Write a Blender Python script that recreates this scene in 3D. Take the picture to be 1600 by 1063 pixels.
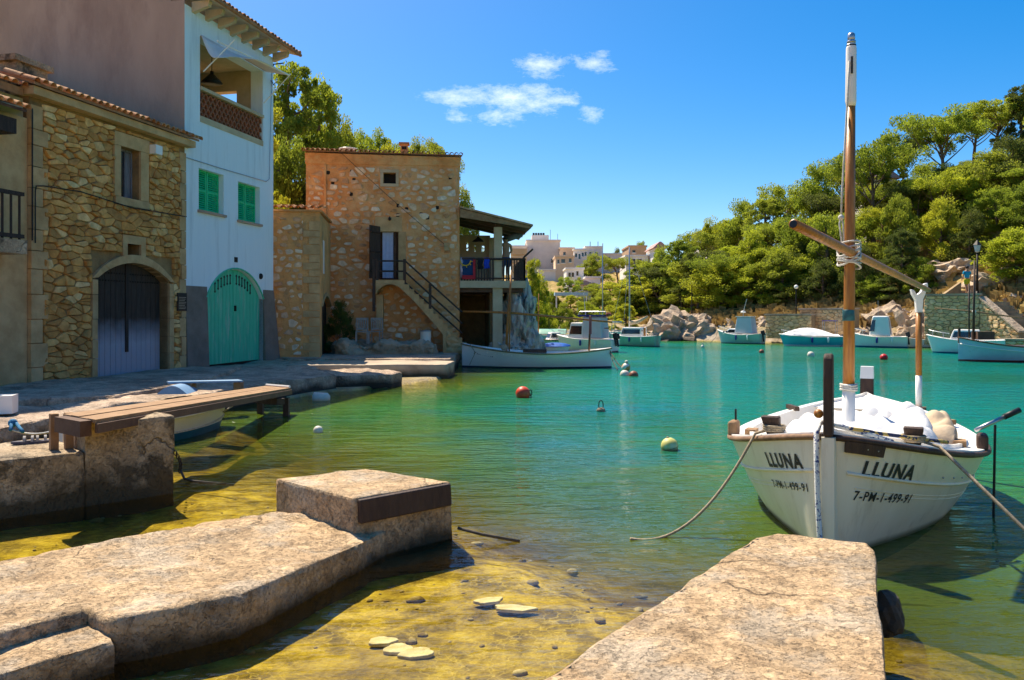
import bpy, bmesh, math, random
import numpy as np
from mathutils import Vector, Matrix, noise
R = math.radians
for o in list(bpy.data.objects): bpy.data.objects.remove(o)
scene = bpy.context.scene
C = scene.collection
# ---------------------------------------------------------------- camera, sky, sun, exposure
HORIZON, FPX, EYE = 490.0, 1250.0, 1.85        # measured on the 1600 x 1063 photograph
cam_d = bpy.data.cameras.new('camera'); cam = bpy.data.objects.new('camera', cam_d); C.objects.link(cam)
cam.location = (0, 0, EYE); cam.rotation_euler = (R(90), 0, 0)
cam_d.sensor_fit = 'HORIZONTAL'; cam_d.sensor_width = 36; cam_d.lens = 36 * FPX / 1600
cam_d.shift_y = -(531.5 - HORIZON) / 1600
cam_d.clip_start = 0.05; cam_d.clip_end = 5000
scene.camera = cam
SUN_EL, SUN_AZ = R(57), math.atan2(0.85, -0.60)   # direction towards the sun: over the house roofs, left and ahead
sdir = Vector((math.cos(SUN_AZ) * math.cos(SUN_EL), math.sin(SUN_AZ) * math.cos(SUN_EL), math.sin(SUN_EL)))
sun_d = bpy.data.lights.new('sun', 'SUN'); sun = bpy.data.objects.new('sun', sun_d); C.objects.link(sun)
sun_d.energy = 2.5; sun_d.angle = R(0.55); sun_d.color = (1.0, 0.90, 0.73)
sun.rotation_euler = sdir.to_track_quat('Z', 'Y').to_euler()
w = bpy.data.worlds.new('World'); scene.world = w; w.use_nodes = True
nt = w.node_tree; nt.nodes.clear()
def N(t, **k):
    n = nt.nodes.new(t)
    for a, b in k.items(): setattr(n, a, b)
    return n
sky = N('ShaderNodeTexSky', sky_type='NISHITA', sun_disc=False, sun_elevation=SUN_EL, air_density=0.7, dust_density=0.6, ozone_density=5.0)
sky.sun_rotation = math.pi / 2 - SUN_AZ
hs = N('ShaderNodeHueSaturation'); hs.inputs['Saturation'].default_value = 1.52; hs.inputs['Hue'].default_value = 0.511; hs.inputs['Value'].default_value = 0.63
bg = N('ShaderNodeBackground'); bg.inputs['Strength'].default_value = 0.15
outw = N('ShaderNodeOutputWorld')
tc = N('ShaderNodeTexCoord')
gmn = N('ShaderNodeGamma'); gmn.inputs[1].default_value = 0.85; nt.links.new(sky.outputs[0], gmn.inputs[0]); nt.links.new(gmn.outputs[0], hs.inputs['Color'])
# a few fair-weather clouds: soft patches of noise in the direction sphere
def vmath(op, a, b=None):
    n = N('ShaderNodeVectorMath', operation=op)
    for i, q in enumerate((a, b)):
        if q is None: continue
        if isinstance(q, (tuple, list, Vector)): n.inputs[i].default_value = q
        else: nt.links.new(q, n.inputs[i])
    return n
def fmath(op, a, b=None, clamp=False):
    n = N('ShaderNodeMath', operation=op, use_clamp=clamp)
    for i, q in enumerate((a, b)):
        if q is None: continue
        if isinstance(q, (int, float)): n.inputs[i].default_value = q
        else: nt.links.new(q, n.inputs[i])
    return n.outputs[0]
nz = N('ShaderNodeTexNoise'); nz.inputs['Scale'].default_value = 34; nz.inputs['Detail'].default_value = 10; nz.inputs['Roughness'].default_value = 0.72
stretch = vmath('MULTIPLY', tc.outputs['Generated'], (1, 1, 2.3))
nt.links.new(stretch.outputs[0], nz.inputs['Vector'])
total = None
for px, py, rx, rz, k in ((725, 152, .085, .022, .9), (815, 155, .10, .030, 1.0), (785, 180, .055, .022, .85), (870, 155, .05, .022, .9), (845, 103, .055, .028, .85), (930, 97, .045, .022, .82), (925, 178, .030, .022, .8), (716, 183, .035, .016, .7), (1700, 250, .12, .03, 1), (-300, 60, .14, .04, 1), (800, -500, .1, .05, 1)):
    d = Vector(((px - 800) / FPX, 1, (HORIZON - py) / FPX)).normalized()
    df = vmath('SUBTRACT', tc.outputs['Generated'], tuple(d))
    sc = vmath('MULTIPLY', df.outputs[0], (1 / rx, 1 / rx, 1 / rz))
    ln = vmath('LENGTH', sc.outputs[0])
    g = fmath('MULTIPLY', fmath('SUBTRACT', 1.0, ln.outputs['Value'], True), k)
    total = g if total is None else fmath('MAXIMUM', total, g)
cl = fmath('MULTIPLY', fmath('SUBTRACT', fmath('ADD', fmath('MULTIPLY', total, 0.75), fmath('MULTIPLY', nz.outputs[0], 1.25)), 0.91, True), 1.15, True)
cl = fmath('MULTIPLY', cl, 0.8)
mx = N('ShaderNodeMixRGB'); nt.links.new(cl, mx.inputs[0]); wb_ = N('ShaderNodeMixRGB', blend_type='MULTIPLY'); wb_.inputs[0].default_value = 1; wb_.inputs[2].default_value = (1.22, 1.03, .78, 1); nt.links.new(hs.outputs[0], wb_.inputs[1]); nt.links.new(wb_.outputs[0], mx.inputs[1]); mx.inputs[2].default_value = (3.6, 3.6, 3.6, 1)
nt.links.new(mx.outputs[0], bg.inputs[0]); nt.links.new(bg.outputs[0], outw.inputs[0])
scene.view_settings.view_transform = 'Standard'; scene.view_settings.look = 'None'
scene.view_settings.exposure = 1.76; scene.view_settings.gamma = 1; scene.view_settings.use_curve_mapping = False
scene.render.engine = 'CYCLES'
scene.cycles.use_denoising = True
scene.cycles.max_bounces = 8; scene.cycles.transparent_max_bounces = 12
scene.cycles.sample_clamp_direct = 3.0; scene.cycles.caustics_reflective = False; scene.cycles.caustics_refractive = False

# ---------------------------------------------------------------- helpers
def P(px, py, Y):                  # point on the sight line of a photo pixel at distance Y
    return Vector(((px - 800) / FPX * Y, Y, EYE + (HORIZON - py) / FPX * Y))
def PZ(px, py, z=0.0):             # point on the sight line at height z
    return P(px, py, (EYE - z) * FPX / (py - HORIZON))
WORLD = set()
class MB:
    def __init__(s): s.v = []; s.f = []
    def add(s, vs, fs):
        o = len(s.v); s.v += [tuple(v) for v in vs]; s.f += [tuple(i + o for i in f) for f in fs]; return s
    def hexa(s, p):                # p: four bottom points counter-clockwise, four top points
        return s.add(p, [(3, 2, 1, 0), (4, 5, 6, 7), (0, 1, 5, 4), (1, 2, 6, 5), (2, 3, 7, 6), (3, 0, 4, 7)])
    def box(s, x0, x1, y0, y1, z0, z1):
        return s.hexa([(x0, y0, z0), (x1, y0, z0), (x1, y1, z0), (x0, y1, z0), (x0, y0, z1), (x1, y0, z1), (x1, y1, z1), (x0, y1, z1)])
    def cbox(s, c, sx, sy, sz, rz=0.0, rx=0.0, ry=0.0):
        m = Matrix.Translation(c) @ Matrix.Rotation(rz, 4, 'Z') @ Matrix.Rotation(ry, 4, 'Y') @ Matrix.Rotation(rx, 4, 'X')
        x, y, z = sx / 2, sy / 2, sz / 2
        return s.hexa([m @ Vector(q) for q in ((-x, -y, -z), (x, -y, -z), (x, y, -z), (-x, y, -z), (-x, -y, z), (x, -y, z), (x, y, z), (-x, y, z))])
    def fbox(s, F, u0, u1, z0, z1, o0, o1):
        return s.hexa([F.W(u0, z0, o1), F.W(u1, z0, o1), F.W(u1, z0, o0), F.W(u0, z0, o0), F.W(u0, z1, o1), F.W(u1, z1, o1), F.W(u1, z1, o0), F.W(u0, z1, o0)])
    def tube(s, pts, r, n=8, caps=True):
        pts = [Vector(p) for p in pts]; k = len(pts)
        rs = r if isinstance(r, (list, tuple)) else [r] * k
        ring = []; up = None
        for i, p in enumerate(pts):
            t = (pts[min(i + 1, k - 1)] - pts[max(i - 1, 0)])
            t = t.normalized() if t.length > 1e-9 else Vector((0, 0, 1))
            if up is None: up = Vector((0, 0, 1)) if abs(t.z) < .9 else Vector((1, 0, 0))
            a = t.cross(up)
            if a.length < 1e-6: a = t.orthogonal()
            a.normalize(); b = a.cross(t).normalized(); up = b
            ring.append([p + (a * math.cos(q * 2 * math.pi / n) + b * math.sin(q * 2 * math.pi / n)) * rs[i] for q in range(n)])
        vs = [v for rr in ring for v in rr]
        fs = [(i * n + q, i * n + (q + 1) % n, (i + 1) * n + (q + 1) % n, (i + 1) * n + q) for i in range(k - 1) for q in range(n)]
        if caps: fs += [tuple(range(n - 1, -1, -1)), tuple((k - 1) * n + q for q in range(n))]
        return s.add(vs, fs)
    def lathe(s, c, prof, n=16):
        c = Vector(c); vs = []; k = len(prof)
        for r, z in prof:
            for q in range(n):
                a = q * 2 * math.pi / n; vs.append(c + Vector((r * math.cos(a), r * math.sin(a), z)))
        fs = [(i * n + q, i * n + (q + 1) % n, (i + 1) * n + (q + 1) % n, (i + 1) * n + q) for i in range(k - 1) for q in range(n)]
        fs += [tuple(range(n - 1, -1, -1)), tuple((k - 1) * n + q for q in range(n))]
        return s.add(vs, fs)
    def ball(s, c, rx, ry=None, rz=None, n=14, m=9):
        ry = ry or rx; rz = rz or rx; c = Vector(c)
        prof = [(max(math.sin(math.pi * i / m), 0.02), -math.cos(math.pi * i / m)) for i in range(m + 1)]
        k = len(s.v); s.lathe((0, 0, 0), prof, n)
        for i in range(k, len(s.v)): x, y, z = s.v[i]; s.v[i] = (c.x + x * rx, c.y + y * ry, c.z + z * rz)
        return s
    def prism(s, pts, d):          # polygon pts (3-D, any plane) pushed along vector d
        k = len(pts); d = Vector(d); pts = [Vector(p) for p in pts]
        vs = pts + [p + d for p in pts]
        fs = [tuple(range(k - 1, -1, -1)), tuple(range(k, 2 * k))] + [(i, (i + 1) % k, k + (i + 1) % k, k + i) for i in range(k)]
        return s.add(vs, fs)
    def grid(s, rows):             # rows of equal length lists of points
        n = len(rows[0]); vs = [p for r in rows for p in r]
        return s.add(vs, [(i * n + j, i * n + j + 1, (i + 1) * n + j + 1, (i + 1) * n + j) for i in range(len(rows) - 1) for j in range(n - 1)])
    def mesh(s, name, mat, smooth=False, fix=True):
        me = bpy.data.meshes.new(name); me.from_pydata(s.v, [], s.f)
        if fix:
            bm = bmesh.new(); bm.from_mesh(me); bmesh.ops.recalc_face_normals(bm, faces=bm.faces); bm.to_mesh(me); bm.free()
        if smooth: me.polygons.foreach_set('use_smooth', [True] * len(me.polygons))
        if mat: me.materials.append(mat)
        me.update(); return me
    def build(s, name, mat, parent=None, smooth=False, fix=True): return link(name, s.mesh(name, mat, smooth, fix), parent)
def link(name, me, parent=None):
    o = bpy.data.objects.new(name, me); C.objects.link(o)
    if parent is not None:
        o.parent = parent
        if parent in WORLD: o.location = -parent.location
    return o
def tag(o, label=None, cat=None, group=None, kind=None):
    if label: o['label'] = label
    if cat: o['category'] = cat
    if group: o['group'] = group
    if kind: o['kind'] = kind
    return o
def thing(name, label, cat, loc=(0, 0, 0), rz=None, group=None):   # rz None: parts are given in world coordinates
    o = bpy.data.objects.new(name, None); C.objects.link(o); o.location = loc; o.empty_display_size = .2
    if rz is None: WORLD.add(o)
    else: o.rotation_euler = (0, 0, rz)
    return tag(o, label, cat, group)
def dup(root, loc, rz=0.0, scale=None, label=None, group=None):
    r = root.copy(); C.objects.link(r); r.location = loc; r.rotation_euler = (0, 0, rz)
    if scale: r.scale = scale
    if label: r['label'] = label
    if group: r['group'] = group
    for ch in root.children:
        c = ch.copy(); C.objects.link(c); c.parent = r
        for g in ch.children: d = g.copy(); C.objects.link(d); d.parent = c
    return r
class Frame:                       # an upright wall plane: u along it, o outwards (to the right of u), z up
    def __init__(s, x, y, ux, uy):
        l = math.hypot(ux, uy); s.x, s.y, s.ux, s.uy = x, y, ux / l, uy / l; s.nx, s.ny = s.uy, -s.ux
    def W(s, u, z, o=0.0): return Vector((s.x + s.ux * u + s.nx * o, s.y + s.uy * u + s.ny * o, z))
    def uz(s, px, py=490, o=0.0):
        k = (px - 800) / FPX; x = s.x + s.nx * o; y = s.y + s.ny * o
        u = (x - k * y) / (k * s.uy - s.ux); Y = y + s.uy * u
        return u, EYE + (HORIZON - py) / FPX * Y
    def u(s, px, o=0.0): return s.uz(px, 490, o)[0]
    def z(s, px, py, o=0.0): return s.uz(px, py, o)[1]
def smooth01(a, b, x): t = np.clip((x - a) / (b - a), 0, 1); return t * t * (3 - 2 * t)
def catenary(a, b, sag, n=14):
    a, b = Vector(a), Vector(b)
    return [a.lerp(b, i / n) - Vector((0, 0, sag * 4 * (i / n) * (1 - i / n))) for i in range(n + 1)]

# ---------------------------------------------------------------- materials
MATS = {}
def nodes(name):
    m = bpy.data.materials.new(name); m.use_nodes = True; t = m.node_tree
    return m, t, t.nodes['Principled BSDF'], t.nodes['Material Output']
def mat(name, c1, c2=None, scale=4.0, rough=.75, bump=0.0, bscale=None, metal=0.0, spec=.4, stretch=(1, 1, 1), c3=None, s3=1.0, k3=(.5, .62), rnd=None, lo=.35, hi=.65, bdist=.03, trans=0.0, detail=7):
    m, t, p, out = nodes(name); L = t.links.new
    p.inputs['Roughness'].default_value = rough; p.inputs['Metallic'].default_value = metal; p.inputs['Specular IOR Level'].default_value = spec
    if c2 is None: c2 = tuple(x * .72 for x in c1)
    co = t.nodes.new('ShaderNodeTexCoord'); mp = t.nodes.new('ShaderNodeMapping'); mp.inputs['Scale'].default_value = stretch
    L(co.outputs['Object'], mp.inputs[0])
    n = t.nodes.new('ShaderNodeTexNoise'); n.inputs['Scale'].default_value = scale; n.inputs['Detail'].default_value = detail; n.inputs['Roughness'].default_value = .62
    L(mp.outputs[0], n.inputs['Vector'])
    r = t.nodes.new('ShaderNodeValToRGB'); r.color_ramp.elements[0].position = lo; r.color_ramp.elements[1].position = hi
    r.color_ramp.elements[0].color = (*c2, 1); r.color_ramp.elements[1].color = (*c1, 1)
    L(n.outputs[0], r.inputs[0]); col = r.outputs[0]
    if c3 is not None:             # blotches of a third colour
        n3 = t.nodes.new('ShaderNodeTexNoise'); n3.inputs['Scale'].default_value = s3; n3.inputs['Detail'].default_value = 8; n3.inputs['Roughness'].default_value = .68
        L(mp.outputs[0], n3.inputs['Vector'])
        q = t.nodes.new('ShaderNodeMapRange'); q.inputs[1].default_value, q.inputs[2].default_value = k3; L(n3.outputs[0], q.inputs[0])
        x = t.nodes.new('ShaderNodeMixRGB'); L(q.outputs[0], x.inputs[0]); L(col, x.inputs[1]); x.inputs[2].default_value = (*c3, 1); col = x.outputs[0]
    if rnd:                        # each object of this material takes its own tint
        oi = t.nodes.new('ShaderNodeObjectInfo'); rr = t.nodes.new('ShaderNodeValToRGB'); rr.color_ramp.interpolation = 'LINEAR'
        e = rr.color_ramp.elements
        while len(e) < len(rnd): e.new(.5)
        for i, c in enumerate(rnd): e[i].position = i / (len(rnd) - 1); e[i].color = (*c, 1)
        L(oi.outputs['Random'], rr.inputs[0])
        x = t.nodes.new('ShaderNodeMixRGB'); x.blend_type = 'MULTIPLY'; x.inputs[0].default_value = 1; L(col, x.inputs[1]); L(rr.outputs[0], x.inputs[2]); col = x.outputs[0]
    L(col, p.inputs['Base Color'])
    if bump:
        nb = t.nodes.new('ShaderNodeTexNoise'); nb.inputs['Scale'].default_value = bscale or scale * 4; nb.inputs['Detail'].default_value = 8; nb.inputs['Roughness'].default_value = .65
        L(mp.outputs[0], nb.inputs['Vector'])
        b = t.nodes.new('ShaderNodeBump'); b.inputs['Strength'].default_value = bump; b.inputs['Distance'].default_value = bdist
        L(nb.outputs[0], b.inputs['Height']); L(b.outputs[0], p.inputs['Normal'])
    if trans:
        tr = t.nodes.new('ShaderNodeBsdfTranslucent'); L(col, tr.inputs[0]); ms = t.nodes.new('ShaderNodeMixShader'); ms.inputs[0].default_value = trans
        L(p.outputs[0], ms.inputs[1]); L(tr.outputs[0], ms.inputs[2]); L(ms.outputs[0], out.inputs[0])
    MATS[name] = m; return m
def tide(m, z0, z1, dark, nscale=2.5, amp=.35):   # dark wet growth on stone below the splash line
    t = m.node_tree; L = t.links.new; p = t.nodes['Principled BSDF']; src = p.inputs['Base Color'].links[0].from_socket
    g = t.nodes.new('ShaderNodeNewGeometry'); sx = t.nodes.new('ShaderNodeSeparateXYZ'); L(g.outputs['Position'], sx.inputs[0])
    n = t.nodes.new('ShaderNodeTexNoise'); n.inputs['Scale'].default_value = nscale; n.inputs['Detail'].default_value = 7; L(g.outputs['Position'], n.inputs['Vector'])
    a = t.nodes.new('ShaderNodeMath'); a.operation = 'MULTIPLY_ADD'; a.inputs[1].default_value = -amp * 2; L(n.outputs[0], a.inputs[0])
    b = t.nodes.new('ShaderNodeMath'); b.operation = 'ADD'; b.inputs[1].default_value = amp; L(a.outputs[0], b.inputs[0])
    L(sx.outputs[2], a.inputs[2])
    q = t.nodes.new('ShaderNodeMapRange'); q.inputs[1].default_value = z0; q.inputs[2].default_value = z1; q.inputs[3].default_value = 1; q.inputs[4].default_value = 0; L(b.outputs[0], q.inputs[0])
    x = t.nodes.new('ShaderNodeMixRGB'); L(q.outputs[0], x.inputs[0]); L(src, x.inputs[1]); x.inputs[2].default_value = (*dark, 1); L(x.outputs[0], p.inputs['Base Color'])
    return m
def cracks(m, sc, dark=.35, width=.012):   # a few wandering cracks and pits, recessed and dirty
    t = m.node_tree; L = t.links.new; p = t.nodes['Principled BSDF']; src = p.inputs['Base Color'].links[0].from_socket; bnode = p.inputs['Normal'].links[0].from_node
    g = t.nodes.new('ShaderNodeNewGeometry'); n = t.nodes.new('ShaderNodeTexNoise'); n.inputs['Scale'].default_value = 2.4; n.inputs['Detail'].default_value = 8; L(g.outputs['Position'], n.inputs['Vector'])
    ad = t.nodes.new('ShaderNodeMixRGB'); ad.blend_type = 'LINEAR_LIGHT'; ad.inputs[0].default_value = .28; L(g.outputs['Position'], ad.inputs[1]); L(n.outputs['Color'], ad.inputs[2])
    v = t.nodes.new('ShaderNodeTexVoronoi'); v.feature = 'DISTANCE_TO_EDGE'; v.inputs['Scale'].default_value = sc; L(ad.outputs[0], v.inputs['Vector'])
    q = t.nodes.new('ShaderNodeMapRange'); q.inputs[1].default_value = 0; q.inputs[2].default_value = width; L(v.outputs[0], q.inputs[0])
    n2 = t.nodes.new('ShaderNodeTexNoise'); n2.inputs['Scale'].default_value = 1.3; n2.inputs['Detail'].default_value = 3; L(g.outputs['Position'], n2.inputs['Vector'])
    q2_ = t.nodes.new('ShaderNodeMapRange'); q2_.inputs[1].default_value = .40; q2_.inputs[2].default_value = .48; L(n2.outputs[0], q2_.inputs[0])
    mx_ = t.nodes.new('ShaderNodeMath'); mx_.operation = 'MAXIMUM'; L(q.outputs[0], mx_.inputs[0]); L(q2_.outputs[0], mx_.inputs[1])
    n3 = t.nodes.new('ShaderNodeTexNoise'); n3.inputs['Scale'].default_value = 34; n3.inputs['Detail'].default_value = 4; L(g.outputs['Position'], n3.inputs['Vector'])
    q3 = t.nodes.new('ShaderNodeMapRange'); q3.inputs[1].default_value = .24; q3.inputs[2].default_value = .33; L(n3.outputs[0], q3.inputs[0])
    al = t.nodes.new('ShaderNodeMath'); al.operation = 'MULTIPLY'; L(mx_.outputs[0], al.inputs[0]); L(q3.outputs[0], al.inputs[1])
    gn = t.nodes.new('ShaderNodeTexNoise'); gn.inputs['Scale'].default_value = 26; gn.inputs['Detail'].default_value = 9; gn.inputs['Roughness'].default_value = .8; L(g.outputs['Position'], gn.inputs['Vector'])
    gq = t.nodes.new('ShaderNodeMapRange'); gq.inputs[1].default_value = .32; gq.inputs[2].default_value = .68; gq.inputs[3].default_value = .52; gq.inputs[4].default_value = 1.36; L(gn.outputs[0], gq.inputs[0])
    gx_ = t.nodes.new('ShaderNodeMixRGB'); gx_.blend_type = 'MULTIPLY'; gx_.inputs[0].default_value = 1; L(src, gx_.inputs[1]); L(gq.outputs[0], gx_.inputs[2]); src = gx_.outputs[0]
    fn_ = t.nodes.new('ShaderNodeTexNoise'); fn_.inputs['Scale'].default_value = 3.2; fn_.inputs['Detail'].default_value = 10; fn_.inputs['Roughness'].default_value = .68; L(g.outputs['Position'], fn_.inputs['Vector'])
    fr_ = t.nodes.new('ShaderNodeValToRGB'); fr_.color_ramp.interpolation = 'LINEAR'; e_ = fr_.color_ramp.elements   # thin layers that have flaked away
    for ps, vl in ((.395, .0), (.41, .35), (.47, .36), (.485, .65), (.545, .66), (.56, .92)):
        q_ = e_.new(ps); q_.color = (vl, vl, vl, 1)
    e_[0].position = 0; e_[0].color = (0, 0, 0, 1); e_[-1].position = 1; e_[-1].color = (.95, .95, .95, 1); L(fn_.outputs[0], fr_.inputs[0])
    fq = t.nodes.new('ShaderNodeMapRange'); fq.inputs[3].default_value = .70; fq.inputs[4].default_value = 1.14; L(fr_.outputs[0], fq.inputs[0])
    fx = t.nodes.new('ShaderNodeMixRGB'); fx.blend_type = 'MULTIPLY'; fx.inputs[0].default_value = 1; L(src, fx.inputs[1]); L(fq.outputs[0], fx.inputs[2]); src = fx.outputs[0]
    fb_ = t.nodes.new('ShaderNodeBump'); fb_.inputs['Strength'].default_value = .9; fb_.inputs['Distance'].default_value = .03; L(fr_.outputs[0], fb_.inputs['Height']); L(bnode.outputs[0], fb_.inputs['Normal']); bnode = fb_
    x = t.nodes.new('ShaderNodeMixRGB'); x.blend_type = 'MULTIPLY'; x.inputs[0].default_value = 1; L(src, x.inputs[1])
    cr = t.nodes.new('ShaderNodeMapRange'); cr.inputs[3].default_value = dark; cr.inputs[4].default_value = 1; L(al.outputs[0], cr.inputs[0]); L(cr.outputs[0], x.inputs[2]); L(x.outputs[0], p.inputs['Base Color'])
    b2 = t.nodes.new('ShaderNodeBump'); b2.inputs['Strength'].default_value = .8; b2.inputs['Distance'].default_value = .02; L(al.outputs[0], b2.inputs['Height']); L(bnode.outputs[0], b2.inputs['Normal']); L(b2.outputs[0], p.inputs['Normal'])
    return m
concrete = mat('concrete', (.64, .44, .245), (.45, .295, .155), 7.0, .92, 1.0, 22, c3=(.50, .385, .26), s3=2.6, k3=(.48, .60), bdist=.03, lo=.36, hi=.62)
cracks(concrete, 1.15)
tide(concrete, .02, .13, (.10, .066, .030), 3.0, .12)
plaster_pier = mat('weathered_render', (.56, .43, .28), (.36, .25, .14), 2.0, .9, .5, 18, c3=(.10, .075, .045), s3=1.6, k3=(.52, .6))
cracks(plaster_pier, .9)
tide(plaster_pier, .16, .36, (.10, .068, .032), 2.6, .32)
quay_stone = mat('quay_stone', (.64, .47, .33), (.44, .31, .21), 1.3, .9, .8, 9, c3=(.24, .17, .12), s3=.9, k3=(.5, .68), bdist=.05)
cracks(quay_stone, .7, .5)
tide(quay_stone, .10, .26, (.045, .035, .024), 2.0, .15)
quay_top = mat('quay_concrete', (.52, .41, .29), (.38, .29, .21), 1.5, .9, .5, 12, c3=(.25, .19, .14), s3=.8, k3=(.55, .7))
tide(quay_top, .10, .3, (.07, .055, .03), 2.0, .15)
mortar = mat('mortar', (.36, .22, .09), (.22, .13, .055), 3.0, .95, .7, 14)
rubble = mat('rubble_stone', (1, .95, .88), (.62, .54, .45), 5.0, .9, .8, 18, rnd=[(.86, .47, .15), (.68, .35, .10), (.96, .58, .21), (.56, .29, .09), (.90, .54, .20), (1, .76, .40)], bdist=.03)
dressed = mat('dressed_stone', (.62, .42, .21), (.46, .29, .13), 3.0, .9, .4, 20, rnd=[(.85, .85, .85), (1.1, 1.05, 1.0), (.95, .9, .85)])
orange_mortar = mat('orange_lime_mortar', (.82, .38, .14), (.60, .25, .08), 2.2, .95, .8, 12, c3=(.74, .47, .22), s3=.9, k3=(.5, .66), bdist=.04)
pale_stone = mat('pale_field_stone', (1, .95, .9), (.7, .62, .54), 7.0, .9, .5, 20, rnd=[(.86, .60, .38), (.96, .78, .56), (.78, .46, .24), (1, .90, .72), (.60, .30, .13), (.90, .66, .42)])
ochre_mortar = mat('ochre_lime_mortar', (.84, .44, .16), (.62, .30, .10), 1.6, .95, .8, 10, c3=(.42, .24, .11), s3=1.3, k3=(.54, .66), bdist=.05)
blue_wall = mat('pale_blue_render', (.82, .90, .92), (.76, .85, .89), 1.6, .85, .2, 30, c3=(.52, .60, .64), s3=1.6, k3=(.52, .80), stretch=(1.6, 1.6, .16))
brown_render = mat('brown_render', (.54, .36, .255), (.42, .275, .195), .7, .95, .35, 20, stretch=(1, 1, .35), c3=(.30, .18, .13), s3=.55, k3=(.52, .75))
plinth_grey = mat('dark_plinth_render', (.25, .20, .16), (.18, .14, .11), 2, .95, .5, 30)
green_paint = mat('green_door_paint', (.06, .56, .34), (.04, .47, .28), 3.5, .5, .15, 40, stretch=(3, 3, .4), c3=(.30, .52, .40), s3=2.6, k3=(.52, .70))
shutter_green = mat('shutter_green', (.012, .58, .24), (.01, .48, .19), 3, .45)
black_wood = mat('blackened_wood', (.045, .032, .024), (.022, .015, .012), 6, .8, .5, 20, stretch=(4, 4, .4))
door_wood = mat('scorched_door_wood', (.060, .042, .030), (.030, .020, .015), 6, .8, .5, 20, stretch=(4, 4, .4))
tide(door_wood, 1.15, 1.75, (.40, .37, .42), 5.0, .12)
grey_wood = mat('bleached_grey_wood', (.27, .25, .28), (.15, .13, .14), 6, .85, .5, 20, stretch=(4, 4, .4))
cream_trim = mat('cream_render', (.62, .48, .30), (.50, .37, .22), 2, .9, .2, 20)
terracotta = mat('terracotta_tile', (1, .95, .9), (.65, .55, .46), 5, .9, .5, 16, rnd=[(.55, .28, .12), (.62, .38, .19), (.46, .21, .09), (.66, .46, .26), (.38, .19, .10)])
lattice_clay = mat('lattice_clay', (.36, .135, .065), (.26, .09, .04), 5, .9, .2, 20)
dark_brown = mat('dark_brown_wood', (.075, .040, .024), (.040, .020, .013), 6, .65, .35, 18, stretch=(3, 3, .6))
plank_wood = mat('weathered_plank', (.38, .225, .11), (.25, .135, .06), 5, .8, .5, 12, stretch=(1, 1, 1))
beam_wood = mat('brown_beam', (.13, .065, .035), (.075, .035, .02), 4, .75, .3, 14)
varnish = mat('varnished_spar', (.48, .20, .035), (.26, .085, .012), 7, .38, .2, 14, stretch=(4, 4, .35), c3=(.12, .04, .008), s3=5, k3=(.62, .75))
white_paint = mat('white_gelcoat', (.90, .86, .79), (.85, .80, .73), 2.5, .35, .04, 20)
hull_white = mat('cream_hull_paint', (.90, .81, .63), (.84, .74, .55), 2.0, .34, .05, 14, c3=(.62, .52, .36), s3=3.2, k3=(.54, .80), stretch=(2.2, 2.2, .45))
tide(hull_white, .015, .075, (.20, .20, .12), 4.0, .02)
cloth_white = mat('white_canvas', (.82, .80, .77), (.74, .72, .69), 4, .85, .25, 18)
cloth_beige = mat('beige_canvas', (.62, .47, .31), (.52, .38, .24), 4, .85, .25, 18)
rope_tan = mat('tan_rope', (.46, .36, .23), (.28, .21, .13), 30, .9, .6, 90, bdist=.01)
rope_dark = mat('dark_rope', (.12, .095, .07), (.06, .05, .04), 30, .9, .5, 90, bdist=.01)
rope_white = mat('white_rope', (.72, .68, .6), (.5, .46, .4), 30, .9, .5, 90, bdist=.01)
rope_blue = mat('blue_rope', (.02, .20, .36), (.01, .12, .24), 30, .8, .4, 60)
fleck = mat('blue_fleck_rope', (.78, .76, .70), (.05, .07, .22), 40, .85, .4, 60, lo=.40, hi=.43, detail=2)
black_ink = mat('black_lettering', (.012, .012, .013), (.012, .012, .013), 3, .5)
iron = mat('dark_iron', (.035, .032, .03), (.02, .018, .017), 8, .55, .1, 30, metal=.6)
steel = mat('grey_metal', (.45, .46, .48), (.36, .37, .39), 8, .35, metal=.9)
glass_dark = mat('window_glass', (.02, .025, .03), (.012, .014, .018), 3, .08, spec=.8)
dark_void = mat('dark_interior', (.035, .026, .02), (.02, .015, .012), 2, .95)
bark = mat('pine_bark', (.22, .14, .085), (.12, .075, .045), 6, .95, .8, 20, stretch=(1, 1, .4))
needle_a = mat('pine_needles', (.36, .41, .040), (.21, .26, .026), .55, .7, rnd=[(.8, .85, .8), (1.15, 1.05, 1), (.95, 1, .9), (1.2, 1.15, 1)], trans=.6, lo=.4, hi=.6)
needle_b = mat('bright_pine_needles', (.48, .51, .036), (.30, .34, .026), .6, .7, rnd=[(.85, .9, .8), (1.1, 1.0, 1), (.95, 1, .9)], trans=.6, lo=.38, hi=.6)
needle_d = mat('dark_shrub_leaves', (.15, .19, .035), (.08, .105, .02), .8, .7, rnd=[(.8, .9, .9), (1.3, 1.15, 1), (1, 1, 1)], trans=.5)
dry_grass = mat('dry_grass', (.46, .31, .10), (.30, .19, .06), 1.0, .9, trans=.3)
rock_m = mat('shore_limestone', (.66, .52, .37), (.36, .25, .16), 1.6, .9, 1.0, 5, c3=(.46, .30, .15), s3=.8, k3=(.52, .7), bdist=.12)
tide(rock_m, .12, .4, (.075, .058, .04), 1.2, .2)
rock_grey = mat('grey_sea_rock', (.80, .68, .56), (.46, .37, .30), 1.5, .9, 1.0, 5, c3=(.09, .085, .085), s3=1.2, k3=(.52, .64), stretch=(1, 1, .5), bdist=.1)
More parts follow.
